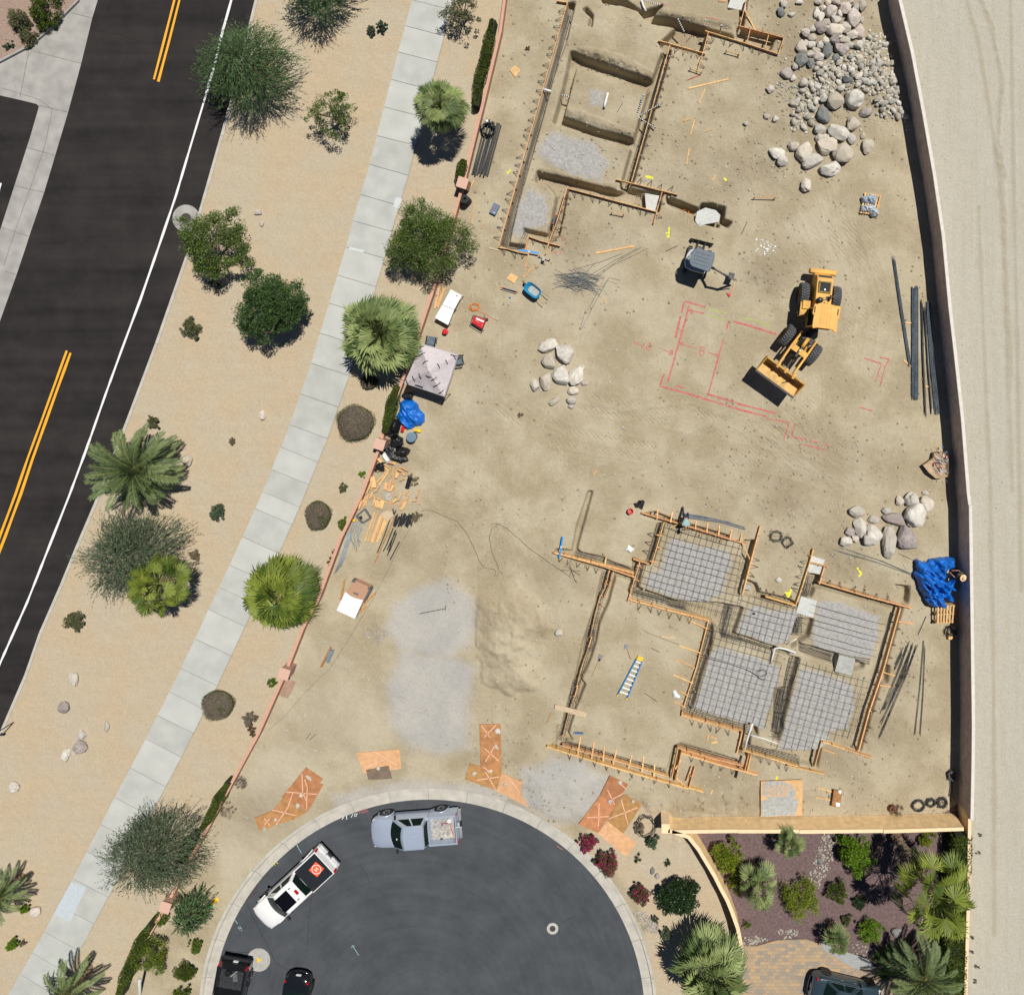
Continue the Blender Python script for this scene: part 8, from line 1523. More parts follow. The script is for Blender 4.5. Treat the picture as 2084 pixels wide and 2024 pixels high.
bg_ = [('w2',[(900,60),(960,0),(1150,-10),(1210,60),(1170,170),(1000,160)],.4,'trash bag above the blue tarpaulin bundle'),('w2',[(740,600),(830,640),(890,760),(850,920),(720,950),(620,860),(660,700)],.55,'trash bag directly left of the red gas can'),('w2',[(600,890),(720,950),(830,930),(840,1030),(680,1090),(570,1030)],.45,'greyish trash bag touching the pink wall below the first'),('w2',[(640,1100),(850,1030),(940,1100),(960,1250),(800,1340),(690,1320),(620,1210)],.5,'trash bag right of the pillar'),('w2',[(760,1340),(900,1290),(1050,1330),(1120,1380),(1060,1500),(900,1560),(760,1490)],.5,'lowest round trash bag with shiny folds'),('w2',[(520,1180),(640,1240),(720,1350),(800,1500),(1040,1530),(1085,1640),(900,1720),(640,1620),(480,1400)],.2,'flat spread black plastic film under the bags'),('w2',[(330,1700),(495,1690),(480,1900),(260,1900),(250,1830)],.5,'trash bag between the pink wall and the scrap lumber')]
for k, (c, P, h, lb) in enumerate(bg_): crumple('trash_bag', 'black '+lb if not lb.startswith(('flat', 'grey')) else lb, 'trash bag', c, P, h, M['bag'], 20+k, .028, .35, 'black trash bags along the pink wall', fold=3.2, power=.45)
crumple('white_bag', 'white plastic bag beside the pillar and scrap lumber', 'bag', 'w2', [(450,1450),(530,1440),(570,1540),(630,1620),(590,1690),(530,1680),(440,1550)], .3, M['wht'], 31, .025, .4, fold=3)
crumple('black_bag', 'small black bag beside the red bucket north of the lower house', 'bag', 'q1', [(260,130),(330,110),(340,75),(440,70),(465,110),(440,170),(415,240),(360,200),(290,210)], .25, M['bag'], 33, .02, .5, fold=4)
crumple('plastic_film', 'clear crumpled plastic film near the batter board in the lower house', 'plastic film', 'q1', [(165,880),(280,960),(210,1030),(100,980)], .18, M['wht'], 35, .02, .8, fold=4); crumple('plastic_film', 'crumpled clear film beside the western kickers', 'plastic film', 'q4', [(200,50),(240,20),(320,120),(290,150),(210,130)], .15, M['pvc'], 36, .02, .8, fold=4)
crumple('brown_mat', 'flat brown mat on the soil right of the third pillar', 'mat', 'j', [(290,1420),(388,1452),(325,1590),(250,1560)], .03, mat('brown_mat', (.33,.215,.15), .9, var=.15), 37, .05, .2); crumple('caution_ribbon', 'pink ribbon on the survey lath by the excavator bucket', 'ribbon', 't3', [(1415,1620),(1540,1640),(1470,1740)], .1, mat('pink_ribbon', (.62,.06,.09), .7), 38, .02, .5)
# --- canopy tent
tz = 1.95; cor = [kg('w1', 790, 955, tz), kg('w1', 1300, 1100, tz), kg('w1', 1110, 1680, tz), kg('w1', 560, 1495, tz)]; pk = kg('w1', 900, 1330, 2.75); o0 = (cor[0]+cor[1]+cor[2]+cor[3])/4; o0.z = 0
t = thing('canopy_tent', 'faded white-mauve pop-up canopy tent with black tape strips, beside the pink wall', 'canopy tent', (o0.x, o0.y, hz(o0.x, o0.y))); mt = mat('faded_white_canvas', (.50,.455,.47), .8, var=.07, scale=4, bump=.8, bscale=5)
V,F = [],[]; n = 12
for k in range(4):
 a,b = cor[k],cor[(k+1) % 4]; 
 for i in range(n+1):
  for j in range(n+1):
   e = a.lerp(b,j/n); u = i/n; p = e.lerp(pk,u); p.z = tz+(pk.z-tz)*(u**1.15)-.09*math.sin(math.pi*j/n)*(1-u)*1.2+.012*math.sin(j*5+k+u*6); V.append(p-Vector(t.location))
 o = k*(n+1)**2
 for i in range(n):
  for j in range(n): F.append((o+i*(n+1)+j,o+i*(n+1)+j+1,o+(i+1)*(n+1)+j+1,o+(i+1)*(n+1)+j))
npmesh('canopy_top', [tuple(v) for v in V], F, mt, None, t, world=False, smooth=True)
B = MB(); ctr = o0.copy()
for k in range(4):
 a,b = cor[k],cor[(k+1) % 4]; R0,R1 = [],[]
 for j in range(n+1):
  p = a.lerp(b,j/n); p.z = tz-.09*math.sin(math.pi*j/n)*1.2; q = p+((p-ctr)*Vector((1,1,0))).normalized()*.05; q.z = tz-.26; R0.append(p); R1.append(q)
 B.loft([R0,R1],cap=False,closed=False)
B.build('valance', mt, t)
for k in range(4): c_ = cor[k]*.97+ctr*.03; MB().beam((c_.x, c_.y, 0), (c_.x, c_.y, tz), .04, .04, up=(1,0,0)).build('leg', M['dgrey'], t)
B = MB()
def onroof(x,y):
 z = tz
 for _ in range(12):
  p = kg('w1', x, y, z); d = 1e9
  for k in range(4):
   a,b = cor[k],cor[(k+1) % 4]; nn = Vector((-(b-a).y,(b-a).x,0)).normalized(); s1 = (Vector((p.x,p.y,0))-Vector((a.x,a.y,0))).dot(nn); s2 = (Vector((pk.x,pk.y,0))-Vector((a.x,a.y,0))).dot(nn); d = min(d,s1/s2)
  z = tz+(pk.z-tz)*max(0,min(1,d))**1.15
 return kg('w1', x, y, z+.03)
for a,m_,b in (((775,1110),(810,1085),(850,1070)),((815,1225),(850,1195),(892,1185)),((1018,1222),(1040,1250),(1052,1290)),((1130,1172),(1150,1200),(1160,1230)),((1205,1097),(1260,1115),(1290,1120)),((1240,1110),(1262,1140),(1275,1165)),((765,1355),(772,1400),(797,1428)),((675,1397),(688,1440),(712,1460)),((858,1385),(890,1405),(935,1412)),((935,1455),(975,1440),(1010,1410)),((965,1542),(1020,1520),(1062,1483)),((712,1515),(765,1528),(822,1550)),((1038,1635),(1075,1620),(1105,1590)),((585,1440),(595,1480),(620,1505))):
 P = [onroof(*a),onroof(*m_),onroof(*b)]; B = MB()
 for p,q in zip(P[:-1],P[1:]): B.beam(p,q,.055,.02)
 B.build('tape_strip', M['trim'], t)
# --- tables,machines,small gear along the wall
def boxthing(name,label,cat,c,P,z0,z1,m,legs=None,bevel=.01,gz=True):
 v = at3(c, *P[0], 0); g_ = 0; t = thing(name, label, cat, (v.x, v.y, 0)); MB().prism([g2(x, y, z1) for x, y in K(c, P)], z0, z1).build('top' if legs else 'case', m, t, bevel=bevel)
 if legs:
  Q = [g2(x,y,z1) for x,y in K(c,P)]; cx = sum(q[0] for q in Q)/len(Q); cy = sum(q[1] for q in Q)/len(Q)
  for q in Q: MB().beam((q[0]*.93+cx*.07, q[1]*.93+cy*.07, -.05), (q[0]*.93+cx*.07, q[1]*.93+cy*.07, z0), .035, .035, up=(1,0,0)).build('leg', legs, t)
 return t
t = boxthing('folding_table', 'long white folding table with blue scribbles beside the pink wall', 'table', 'w1', [(1205,195),(1360,280),(1255,475),(1168,690),(985,590),(1090,405)], .70, .75, M['wht'], M['dgrey'])
MB().ribbon([g2(*K('w1', [(1090,408)])[0], .755), g2(*K('w1', [(1257,474)])[0], .755)], .03, None, .754).build('seam', M['dgrey'], t); v = kg('w1', 1292, 285, .76); MB().lathe([(.05,0),(.04,.05),(0,.05)], 12, (v.x, v.y, .752)).build('red_knob', M['red'], t)
def scrib(t, c, strokes, z, w, m, name='writing'):
 B = MB()
 for s in strokes: B.ribbon([g2(x,y,z) for x,y in K(c,s)],w,None,z+.004,.5)
 B.build(name,m,t)
scrib(t, 'w1', [[(1135,350),(1148,338),(1158,350),(1140,372),(1160,378)],[(1175,350),(1190,352),(1180,390)],[(1195,365),(1212,372),(1200,395),(1188,390)]], .75, .018, M['blue'])
def bucket(label, c, x, y, r, h, m, z0=0, open_=False, handle=True, name='bucket', top=None):
 v = kg(c, x, y, h); g_ = hz(v.x, v.y); t = thing(name, label, 'bucket' if name == 'bucket' else name.replace('_', ' '), (v.x, v.y, g_))
 pr = [(r*.85, 0), (r, h), (r*1.05, h), (r*1.05, h+.02)]+([(r*.9, h+.02), (r*.8, .06), (0, .06)] if open_ else [(r*.6, h+.035), (0, h+.03)]); MB().lathe(pr, 24).build('shell', m, t, world=False, smooth='auto')
 if handle: MB().tube([(r*1.05*math.cos(a), r*1.05*math.sin(a), h-.03-.10*math.sin(a)) for a in np.linspace(0, math.pi, 9)], .006, 4).build('handle', M['dgrey'], t, world=False)
 return t
bucket('red lidded bucket below the white folding table', 'w1', 1128, 778, .18, .36, M['red']); bucket('open red bucket beside the small black bag', 'q1', 208, 272, .19, .34, mat('faded_red_plastic', (.60,.10,.08), .5), open_=True); bucket('blue-grey lidded trash can beside the yellow gas can', 'w2', 1150, 1065, .32, .62, mat('slate_plastic', (.13,.20,.26), .5, var=.06), name='trash_can', handle=False)
t = boxthing('generator', 'red portable generator with black frame and orange cord', 'generator', 'w1', [(1530,565),(1690,610),(1635,745),(1492,655)], .15, .55, M['red'], bevel=.04)
B = MB(); Q = [kg('w1', *q, .60) for q in ((1515,555),(1700,600),(1640,760),(1480,660))]
for a,b in zip(Q,Q[1:]+Q[:1]): B.tube([a,b],.02,6); B.tube([a,(a.x,a.y,0)],.02,6)
B.build('frame', M['blkm'], t); MB().prism([g2(x, y, .56) for x, y in K('w1', [(1560,585),(1668,632),(1660,655),(1552,608)])], .552, .562).build('label_plate', M['wht'], t); v = kg('w1', 1690, 605, .3); MB().lathe([(.16,-.06),(.16,.06),(0,.06)], 18, (v.x, v.y, .2), 'y').build('wheel', M['dgrey'], t, bevel=.01)
for q in ((1555,630),(1575,640),(1592,655),(1640,690)): v = kg('w1', *q, .56); MB().lathe([(.022,0),(.022,.02),(0,.02)], 8, (v.x, v.y, .552)).build('socket', M['wht'], t)
def can(label, c, P, h, m): t = boxthing('gas_can', label, 'gas can', c, P, 0, h, m, bevel=.03); a = kg(c, *P[0], h); b = kg(c, *P[2], h); MB().tube([a*.75+b*.25, (a*.7+b*.3)+Vector((0,0,.08)), (a*.3+b*.7)+Vector((0,0,.08)), a*.25+b*.75], .018, 6).build('handle', m, t); return t
can('red gas can between trash bag and blue tarpaulin bundle', 'w2', [(915,790),(985,800),(950,950),(885,930)], .28, M['red']); can('yellow gas can lying beside the slate trash can', 'w2', [(1215,860),(1390,870),(1370,960),(1210,920)], .22, M['yel'])
def chair(label,c,x,y,rz):
 v = kg(c, x, y, .4); t = thing('camp_chair', label, 'chair', (v.x, v.y, hz(v.x, v.y)), rz, 'camp chairs around the canopy tent'); m = mat('slate_fabric', (.10,.14,.18), .85, var=.1) if 'cf' not in M else M['cf']; M['cf'] = m
 MB().add([(-.25,-.24,.42),(.25,-.24,.44),(.25,.24,.44),(-.25,.24,.42),(0,0,.38)], [(0,1,4),(1,2,4),(2,3,4),(3,0,4)]).build('seat', m, t, world=False); MB().add([(-.25,-.26,.45),(-.25,.26,.45),(-.38,.26,.88),(-.38,-.26,.88)], [(0,1,2,3)]).build('backrest', m, t, world=False)
 for s in (1, -1): MB().box((0, s*.31, .64), (.5, .09, .025)).build('armrest', M['blkm'], t, world=False); MB().tube([(.25, s*.28, 0), (-.2, s*.28, .6), (-.38, s*.28, .9)], .014, 6).tube([(-.25, s*.28, 0), (.25, s*.28, .62)], .014, 6).build('leg', M['blkm'], t, world=False)
chair('slate camp chair just above the canopy tent', 'w1', 945, 900, math.radians(80)); chair('slate camp chair folded beside the right corner of the canopy tent', 'w1', 1325, 1180, math.radians(190))
for k in range(10):
 x0 = 1840+k*12; x1 = 1728+k*13; y0 = random.uniform(905,960)+k*3; y1 = random.uniform(1310,1345)+k*2
 a, b = gp(*K('b', [(x0+8, y0)])[0]), gp(*K('b', [(x1+8, y1)])[0]); z = .07+.13*(k in (2, 5, 7)); tag(MB().tube([a+Vector((0,0,z)), b+Vector((0,0,z))], .055, 10).build('black_pipe', M['pipe'], at=a, smooth='auto'), 'long black drain pipe in the stack beside the pink wall', 'pipe', 'black pipes stacked by the pink wall')
coil('hose_coil', 'tangled black hose on the upper end of the black pipe stack', 'b', 1865, 1000, 50, 50, 9, .03, 'blk', 0, .3, .15); v = gp(*K('b', [(1855,940)])[0]); tag(MB().box((0,0,.3), (.14,.22,.05), .2).build('white_tag', M['wht'], at=None), 'white tag on the black pipe stack', 'tag').location = v
v = gp(952, 410); t_ = thing('fabric_roll', 'black fabric roll standing behind the pink wall below the pillar', 'roll', v); MB().lathe([(.28,0),(.28,.9),(.10,.92),(.08,.7)], 18).build('roll', M['blkm'], t_, world=False)
t = boxthing('tool_case', 'small blue-grey tool case with red lettering left of the west form board', 'tool case', 'b', [(1900,1550),(1945,1572),(1910,1650),(1865,1625)], 0, .25, mat('case_blue', (.09,.17,.24), .5), bevel=.02)
fd = bpy.data.curves.new('letters', 'FONT'); fd.body = 'BOSCH'; fd.size = .17; fd.extrude = .003; fd.align_x = 'CENTER'; fd.align_y = 'CENTER'; tx = bpy.data.objects.new('lettering', fd); link(tx); dg = bpy.context.evaluated_depsgraph_get(); me = bpy.data.meshes.new_from_object(tx.evaluated_get(dg)); bpy.data.objects.remove(tx); me.materials.clear(); me.materials.append(M['red']); lt = link(bpy.data.objects.new('lettering', me)); lt.parent = t; q = kg('b', 1910, 1595, .255); lt.location = Vector((q.x, q.y, .256))-Vector(t.location); lt.rotation_euler = (0, 0, math.radians(62))
v = kg('b', 1902, 1628, .26); MB().lathe([(.035,0),(.035,.004),(0,.004)], 12, (v.x, v.y, .253)).build('sticker', M['wht'], t)
t = thing('step_ladder', 'blue and white step ladder with yellow top lying in the lower house yard', 'ladder', gp(1290, 1375)); Lp = [(1128,1290),(1155,1290),(965,1540),(1040,1575)]
za = .12; a, b, c_, d_ = [gp(*K('k', [q])[0])+Vector((0,0,za)) for q in ((1112,1275),(1155,1292),(970,1545),(1042,1572))]
for p, q in ((a, c_), (b, d_)): MB().beam(p, q, .07, .12).build('rail', M['blue'], t)
for k in range(8): f = .06+k*.122; p, q = a.lerp(c_, f), b.lerp(d_, f); MB().beam(p, q, .09, .03).build('step', M['wht'], t)
p = a.lerp(b, .5); dd = (a-c_).normalized(); MB().beam(a+dd*.10, b+dd*.10, .30, .09).build('top_cap', M['yel'], t, bevel=.02)
for q in (c_, d_): MB().beam(q, q-dd*.14, .08, .06).build('foot', M['yel'], t)
MB().beam(c_+dd*.12, c_+dd*.12+(d_-c_)*.35, .05, .03).build('brace', M['yel'], t)
t = thing('wheelbarrow', 'blue wheelbarrow holding dried concrete, handles to the lower right', 'wheelbarrow', gp(1087, 592), math.radians(-38)); V = []
def tray(s,z,xo=0): return [(xo+s*.46*math.copysign(abs(math.cos(a))**.55,math.cos(a))*(1 if math.cos(a) > 0 else 1.05),s*.30*math.copysign(abs(math.sin(a))**.55,math.sin(a)),z) for a in np.linspace(0,2*math.pi,25)[:-1]]
B = MB(); B.loft([tray(1.28, .66), tray(1.22, .67), tray(1.17, .65), tray(.78, .34, .03), tray(.02, .33, .03)], cap=False); B.loft([tray(1.28, .66), tray(.82, .31, .03), tray(.02, .30, .03)], cap=False); B.build('tray', mat('azure_plastic', (.015,.24,.44), .4, var=.06), t, world=False, smooth='auto'); B = MB(); B.prism([(x, y) for x, y, z in tray(.80, 0, .04)], .34, .40); B.build('dried_concrete', M['conc4'], t, world=False)
for s in (1, -1): MB().tube([(-.75, s*.06, .22), (.2, s*.24, .30), (.75, s*.30, .45), (1.15, s*.30, .50)], .022, 6).build('handle', M['lum2'], t, world=False); MB().tube([(.25, s*.2, .3), (.42, s*.24, 0)], .018, 6).build('leg', M['blkm'], t, world=False)
MB().lathe([(.10,-.045),(.19,-.045),(.20,0),(.19,.045),(.10,.045)], 20, (-.70, 0, .2), 'y', True).build('wheel', M['rubber'], t, world=False)
B = thing('surveying_tripod', 'folded silver and orange tripod lying left of the wheelbarrow', 'tripod', gp(1037, 590)); 
for k, (a, b) in enumerate((((300,1540),(650,1640)),((310,1560),(630,1660)),((290,1580),(610,1680)))): p, q = gp(*K('t8', [a])[0])+Vector((0,0,.08)), gp(*K('t8', [b])[0])+Vector((0,0,.08)); MB().tube([p, q], .028, 8).build('leg', M['alu'] if k != 1 else M['blkm'], B); MB().tube([p, p.lerp(q, .06)], .04, 8).tube([q.lerp(p, .06), q], .04, 8).build('leg_joint', M['ora'], B)
v = gp(*K('t8', [(480,1755)])[0]); tag(MB().lathe([(.05,0),(.05,.08),(.03,.1),(0,.1)], 10).box((.03,-.03,.05), (.08,.06,.07)).build('blue_bottle', M['blue']), 'tiny teal item on the soil below the tripod', 'bottle').location = v
t = boxthing('grey_box', 'small light grey box on the batter board near the rebar heap', 'box', 't8', [(1150,918),(1205,932),(1180,1015),(1125,1000)], .30, .5, M['conc4'])
t = boxthing('spirit_level', 'dark case with two red ends standing in the inner corner of the upper house', 'case', 't8', [(1385,60),(1430,75),(1380,275),(1335,260)], 0, .22, mat('dark_teal_case', (.03,.06,.09), .5)); 
for q in ((1395,95),(1355,240)): v = kg('t8', *q, .23); MB().lathe([(.05,0),(.05,.012),(0,.012)], 12, (v.x, v.y, .221)).build('red_dot', M['red'], t)
for c, a, b, z, lb in (('t8',(675,788),(1070,855),.34,'blue beam level resting on the lower left forms of the upper house'),('k',(547,345),(520,505),.30,'blue beam level standing at the tip of the doubled western boards')):
 p, q = at3(c, *a, z), at3(c, *b, z); t = thing('beam_level', lb, 'level', (p.x, p.y, 0)); MB().beam(p, q, .10, .035).build('rail', mat('bright_blue_paint', (.01,.27,.75), .4), t); MB().beam(p.lerp(q, .45)+Vector((0,0,.02)), p.lerp(q, .54)+Vector((0,0,.02)), .06, .01).build('vial', M['wht'], t)
t = thing('spirit_level', 'short blue spirit level with silver ends above the long front boards', 'level', gp(1177, 1490)); p, q = gp(*K('q6', [(410,265)])[0])+Vector((0,0,.04)), gp(*K('q6', [(520,268)])[0])+Vector((0,0,.04)); MB().beam(p, q, .12, .05).build('rail', mat('navy_level', (.04,.11,.24), .5), t)
for f in (.06, .94): MB().beam(p.lerp(q, f-.05), p.lerp(q, f+.05), .15, .06).build('end_cap', M['alu'], t)
t = thing('shovel', 'shovel with grey blade and wooden handle above the ladder', 'shovel', gp(1279, 1325)); p, q = gp(*K('k', [(1042,1205)])[0])+Vector((0,0,.05)), gp(*K('k', [(1068,1280)])[0])+Vector((0,0,.05)); MB().tube([p, q], .02, 6).build('handle', M['lum2'], t); pp = gp(*K('k', [(1032,1185)])[0]); MB().prism([(pp.x-.12, pp.y-.14), (pp.x+.12, pp.y-.17), (pp.x+.12, pp.y+.1), (pp.x, pp.y+.2), (pp.x-.12, pp.y+.1)], pp.z+.03, pp.z+.05).build('blade', M['alu'], t)
t = thing('square_shovel', 'black headed tool with wooden handle left of the ladder', 'shovel', gp(1216, 1350)); p, q = gp(*K('k', [(825,1290)])[0])+Vector((0,0,.06)), gp(*K('k', [(770,1415)])[0])+Vector((0,0,.06)); MB().tube([p, q], .018, 6).build('handle', M['lum'], t); pp = gp(*K('k', [(838,1262)])[0]); MB().box((pp.x, pp.y, pp.z+.06), (.26, .30, .04), -.4).build('blade', M['alu'], t); MB().box((pp.x-.08, pp.y-.2, pp.z+.06), (.14, .16, .06), -.4).build('socket', M['blkm'], t)
t = thing('rake', 'dark rake lying on top of the fine gravel heap', 'rake', gp(882, 1243)); p, q = gp(*K('j', [(1335,932)])[0])+Vector((0,0,.05)), gp(*K('j', [(1525,895)])[0])+Vector((0,0,.05)); MB().tube([p, q], .022, 6).build('handle', M['blkm'], t); MB().beam(q+Vector((.05,.2,0)), q+Vector((.05,-.12,0)), .04, .03).build('head', M['stake'], t)
t = boxthing('gang_box', 'tan gang box half covered by a white cloth, boards leaning on its sides', 'tool chest', 'w8', [(930,320),(1470,560),(985,1555),(405,1290)], .05, .62, mat('tan_steel', (.42,.245,.155), .6, var=.05), bevel=.02)
MB().prism([g2(x, y, .64) for x, y in K('w8', [(675,700),(850,840),(1040,915),(1255,965),(985,1570),(395,1295)])], .622, .645).build('cloth', M['wht'], t, bevel=.01); MB().prism([g2(x, y, .63) for x, y in K('w8', [(950,700),(1105,765),(1080,815),(925,745)])], .621, .63).build('label_plate', M['dgrey'], t)
B = MB()
for a, b in (((1440,530),(1530,570)),((1530,580),(1300,1000)),((930,300),(1040,350))): p, q = kg('w8', *a, .4), kg('w8', *b, .4); B.beam(p, q, .12, .5)
B.build('side_rail', M['dgrey'], t)
for a, b, lb in (((670,280),(520,960),'board leaning on the left side of the gang box'),((1680,715),(1190,1160),'upper board leaning on the right side of the gang box'),((1380,1170),(1100,1370),'lower board leaning on the right side of the gang box')):
 p, q = gp(*K('w8', [a])[0]), kg('w8', *b, .35); tag(MB().beam(p, q, .14, .04).build('board', M['lum2'], at=p), lb, 'board')
t = boxthing('grey_case', 'small blue-grey case lying against a brown plank on the open soil', 'case', 'j', [(640,1215),(672,1220),(632,1315),(610,1305)], 0, .2, mat('grey_blue_case', (.16,.21,.24), .5)); plank('brown plank behind the small blue-grey case', 'j', (655,1190), (580,1340), .14, .12, 'lum2')
t = thing('fabric_roll', 'black roll lying right of the scrap lumber heap', 'roll', gp(832, 981)); p, q = gp(*K('w3', [(1240,390)])[0])+Vector((0,0,.15)), gp(*K('w3', [(1190,570)])[0])+Vector((0,0,.15)); MB().tube([p, q], .15, 14).build('roll', M['blk'], t, bevel=.02); MB().tube([p.lerp(q, -.03), p], .1, 10).tube([q, q.lerp(p, -.03)], .1, 10).build('end_cap', M['dgrey'], t)
slab('b', [], 0, 0, '') if False else None
tag(MB().prism([g2(x, y, .03) for x, y in K('c', [(180,500),(225,540),(185,595),(140,540)])], .02, .05).build('cardboard', M['ply2'], at=at3('c', 180, 545, 0)), 'pale cardboard scrap on the soil right of the pink wall at the top', 'cardboard')
tag(MB().prism([g2(x, y, .03) for x, y in K('g', [(150,210),(205,238),(175,290),(118,252)])], .02, .08).build('wooden_tray', M['lum'], at=at3('g', 160, 250, 0), bevel=.01), 'small square wooden panel above the tripod', 'panel'); looserods('cord', 'orange cable bundle in the excavation above the excavator', [('c',[(1465,1610),(1500,1600),(1520,1630),(1480,1640),(1540,1635)])], .03, 'ora', cat='cord')
def pallet(label, c, P, h=.14, nb=6, z0=0, m='lum', n=1):
 Q = [kg(c, x, y, h) for x, y in P]; t = thing('pallet', label, 'pallet', (Q[0].x, Q[0].y, hz(Q[0].x, Q[0].y)+z0))
 for k in range(nb): f = (k+.5)/nb; MB().beam((Q[0].lerp(Q[1], f)).to_tuple()[:2]+(h,), (Q[3].lerp(Q[2], f)).to_tuple()[:2]+(h,), .10, .025).build('slat', M[m], t); 
 for f in (.04, .5, .96): a, b = Q[0].lerp(Q[3], f), Q[1].lerp(Q[2], f); MB().beam((a.x, a.y, h/2-.02), (b.x, b.y, h/2-.02), .08, h-.04).build('bearer', M[m], t)
 return t
pallet('slatted wooden pallet below the big blue tarpaulin', 'w5', [(745,1150),(1075,1135),(1045,1445),(745,1460)], .62); pallet('wooden pallet under grey plastic scraps right of the rock pile', 'd', [(870,1315),(990,1335),(955,1470),(838,1455)], .16, 7)
crumple('plastic_scrap', 'upper crumpled grey-blue plastic sheet on the pallet', 'plastic film', 'd', [(845,1350),(910,1325),(960,1345),(940,1400),(890,1390),(850,1385)], .3, mat('grey_blue_film', (.30,.36,.42), .3, var=.3, scale=8), 41, .02, .9, fold=4, z0=.15); crumple('plastic_scrap', 'lower crumpled grey-blue plastic sheet on the pallet', 'plastic film', 'd', [(850,1400),(930,1400),(965,1440),(970,1475),(920,1485),(895,1450),(845,1445)], .3, mat('light_grey_film', (.42,.47,.52), .3, var=.3, scale=8), 42, .02, .9, fold=4, z0=.15)
t = boxthing('wooden_crate', 'small torn wooden crate below the wire basket coil', 'crate', 'w5', [(960,1660),(1040,1640),(1050,1700),(1000,1745),(955,1730)], 0, .25, M['lum'])
t = thing('debris_bag', 'torn tan paper bag overflowing with wire scraps beside the eastern wall', 'debris bag', gp(1905, 946)); P = [(835,705),(1060,540),(1080,420),(1140,400),(1390,430),(1390,640),(1380,950),(1240,985),(1120,995),(960,870)]; Q = [kg('w4', x, y, .45) for x, y in P]; cq = sum(Q, Vector((0,0,0)))/len(Q); B = MB(); B.loft([[(q.x, q.y, .38+.08*(k % 2)) for k, q in enumerate(Q)], [(cq.x+(q.x-cq.x)*.82, cq.y+(q.y-cq.y)*.82, .20) for q in Q], [(cq.x+(q.x-cq.x)*.1, cq.y+(q.y-cq.y)*.1, .12) for q in Q]], cap=False); B.loft([[(q.x, q.y, .38+.08*(k % 2)) for k, q in enumerate(Q)], [(cq.x+(q.x-cq.x)*.9, cq.y+(q.y-cq.y)*.9, 0) for q in Q]], cap=False); B.build('paper_bag', mat('kraft_paper', (.40,.29,.19), .8, var=.15, scale=4, bump=1, bscale=6), t)
for nm_, m_, nn_ in (('wire_scrap', 'dgrey', 60), ('white_scrap', 'wht', 28), ('blue_scrap', 'blue', 3), ('red_scrap', 'red', 3)):
 B = MB()
 for k in range(nn_): v = kg('w4', random.gauss(1215, 70), random.gauss(660, 120), .45); a = random.gauss(-.9, .5); l = random.uniform(.04, .2)*(1 if nn_ > 5 else .5); B.tube([(v.x-l*math.cos(a), v.y-l*math.sin(a), .3+random.random()*.15), (v.x+l*math.cos(a), v.y+l*math.sin(a), .35+random.random()*.15)], .012 if nn_ > 5 else .05, 4)
 B.build(nm_,M[m_],t)
rubble('pvc_scraps', [(lambda v: (v.x, v.y, hz(v.x, v.y)))(G(random.gauss(1559, 12), random.gauss(500, 10))) for _ in range(45)], .03, .09, 'white plastic scraps scattered between excavator and loader', M['pvc'])
def disc(P,r,z,n=32): return [(P[0]+r*math.cos(2*math.pi*k/n),P[1]+r*math.sin(2*math.pi*k/n)) for k in range(n)]
v = G(1124.3, 1890.9); t = thing('manhole', 'round manhole with pale concrete ring in the cul-de-sac', 'manhole', (v.x, v.y, 0)); MB().prism(disc(v, .39, 0), -.1, -.088).build('ring', mat('pale_ring', (.42,.42,.38), .85, var=.1), t); MB().prism(disc(v, .20, 0), -.1, -.083).build('cover', M['grime'], t)
v = G(525, 1954.6); t = thing('valve_cover', 'round concrete apron with yellow triangular valve cover beside the black pickup', 'valve cover', (v.x, v.y, 0)); MB().prism(disc(v, .79, 0, 48), -.1, -.088).build('apron', mat('pale_apron', (.36,.355,.33), .85, var=.12, scale=4), t); MB().prism([(v.x-.10, v.y+.19), (v.x-.10, v.y-.19), (v.x+.22, v.y)], -.09, -.06).build('triangle_cover', M['yel'], t, bevel=.02)
v = kg('a', 1425, 1672, -.1); t = thing('manhole', 'round concrete manhole apron under the olive mesquite by the road', 'manhole', (v.x, v.y, 0)); MB().prism(disc(v, .92, 0, 48), -.1, -.09).build('apron', M['conc2'], t); MB().prism(disc(v, .35, 0, 32), -.1, -.085).build('cover', M['grime'], t)
v = G(441, 1830); t = thing('fire_hydrant', 'small yellow fire hydrant with green cap on the sand by the cul-de-sac kerb', 'fire hydrant', (v.x, v.y, hz(v.x, v.y))); MB().lathe([(.16,0),(.16,.05),(.10,.07),(.10,.42),(.13,.44),(.13,.50),(.10,.56),(.03,.62)], 18).build('barrel', M['yel'], t, world=False, smooth='auto'); MB().lathe([(.105,.56),(.09,.62),(.03,.68),(0,.68)], 14).build('cap', mat('green_cap', (.01,.30,.14), .4), t, world=False)
for s in (1, -1): MB().tube([(0,0,.38), (s*.17,.03,.38)], .05, 10).build('nozzle', M['alu'], t, world=False)
v = G(28, 1469); t = thing('sign_post', 'thin dark metal post with small box leaning out over the road at the left edge', 'post', (v.x, v.y, hz(v.x, v.y))); MB().tube([(0,0,-.2),(0,0,2.3)], .035, 8).build('pole', M['stake'], t, world=False); MB().box((0,0,2.2), (.34, .06, .34)).build('sign_plate', M['stake'], t, world=False, bevel=.01)
shrub(1824, 1650, 18, .7, 'dead straw-coloured plant hanging over the tan wall', 'lf_dry', leaf=.3, asp=.06, clumps=8, per=40); v = gp(1816, 1640); t = thing('flower_pot', 'round terracotta pot holding a dead plant by the tan wall', 'flower pot', v); MB().lathe([(.14,0),(.24,.34),(.26,.36),(.22,.36),(.18,.26),(0,.26)], 22).build('pot', mat('terracotta', (.22,.08,.045), .8), t, world=False, smooth='auto')
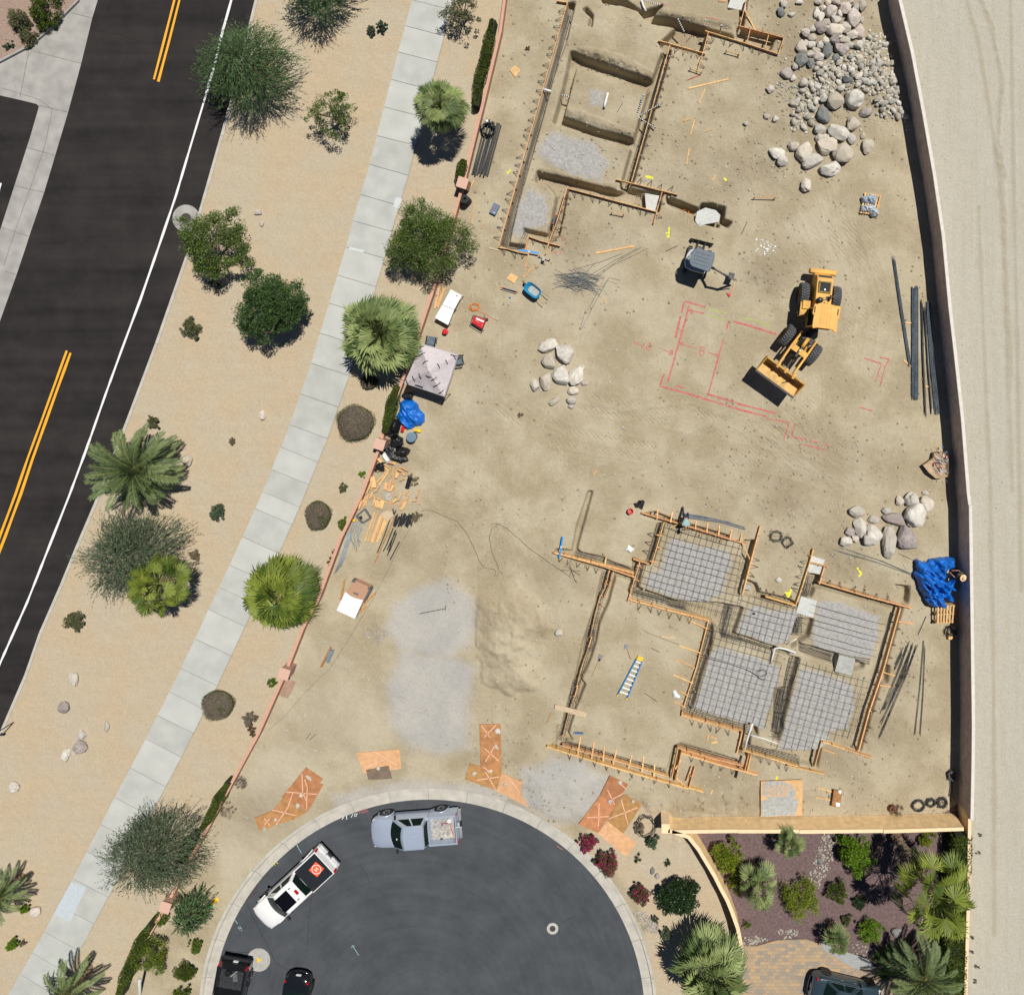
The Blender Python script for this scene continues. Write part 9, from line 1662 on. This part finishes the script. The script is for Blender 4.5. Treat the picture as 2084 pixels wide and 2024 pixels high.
tubething('downspout', 'upright cream post at the bottom edge beside the green round bush', 'post', 'm', [(1032,1790,1.2),(1034,1904,0),(1034,2000,-.2)], 0, .09, 'conc5')
for lb, m_, L_, z_ in (('red utility lettering sprayed beside the silver pickup', 'rpaint', [('n',[(1245,365),(1250,395),(1262,372),(1270,392)]),('n',[(1275,360),(1290,385),(1270,388)]),('n',[(1298,350),(1300,385),(1318,378),(1298,368)])], 0), ('faint white utility marks sprayed left of the red lettering', 'white', [('n',[(1115,440),(1128,425),(1118,415)]),('n',[(1150,410),(1152,440)]),('n',[(1185,425),(1200,398)]),('n',[(1215,395),(1212,418),(1228,412),(1222,395),(1236,398)])], 0), ('pale green utility mark sprayed beside the white pickup', 'gpaint2', [('t5',[(1070,160),(1155,305)]),('t5',[(1075,155),(1095,185)])], 0), ('teal utility letters sprayed in front of the white pickup', 'gpaint2', [('n',[(275,1185),(315,1240)]),('n',[(318,1265),(335,1290)]),('n',[(330,1258),(348,1280)]),('n',[(326,1280),(340,1268)]),('n',[(345,1290),(350,1296)])], 0), ('yellow utility lettering sprayed near the gutter', 'ypaint', [('t5',[(590,560),(640,500),(650,540)]),('t5',[(670,480),(690,520)]),('t5',[(700,460),(745,490)])], 0), ('green utility arrow in the middle of the cul-de-sac', 'gpaint2', [('n',[(1195,1405),(1245,1482)]),('n',[(1190,1425),(1195,1405),(1212,1410)])], 0), ('faint red stain sprayed on the right of the cul-de-sac', 'rpaint', [('o',[(845,800),(890,830)])], 0)):
 if m_ == 'gpaint2' and m_ not in M: M[m_] = mat('teal_marking_paint', (.25,.42,.40), .8)
 B = MB()
 for c,P in L_: B.ribbon([g2(x,y,-.09) for x,y in K(c,P)],.045,None,-.092,.5)
 p0 = g2(*K(L_[0][0], [L_[0][1][0]])[0]); tag(B.build('street_marking', M[m_], at=(p0[0], p0[1], -.092)), lb, 'paint marking')
pts = []
for _ in range(420):
 k = random.choice(range(len(WR)-1)); u = random.random(); a,b = WR[k],WR[k+1]; v = G(a[0]+(b[0]-a[0])*u+abs(random.gauss(0,45))+6,a[1]+(b[1]-a[1])*u); pts.append((v.x,v.y,hz(v.x,v.y)))
rubble('lane_stones', pts, .015, .05, 'small stones strewn along the pale dirt lane')
for x,y,r in ((1996,1698,6),(1993,1735,7),(1980,1907,6),(1978,1937,6),(1990,1967,8),(1985,1996,7)):
 shrub(x, y, r, .2, 'tiny weed tuft on the lane beside the garden hedge', 'lf_gsh', clumps=4, per=30, group='weed tufts on the lane', name='weed', cat='weed')
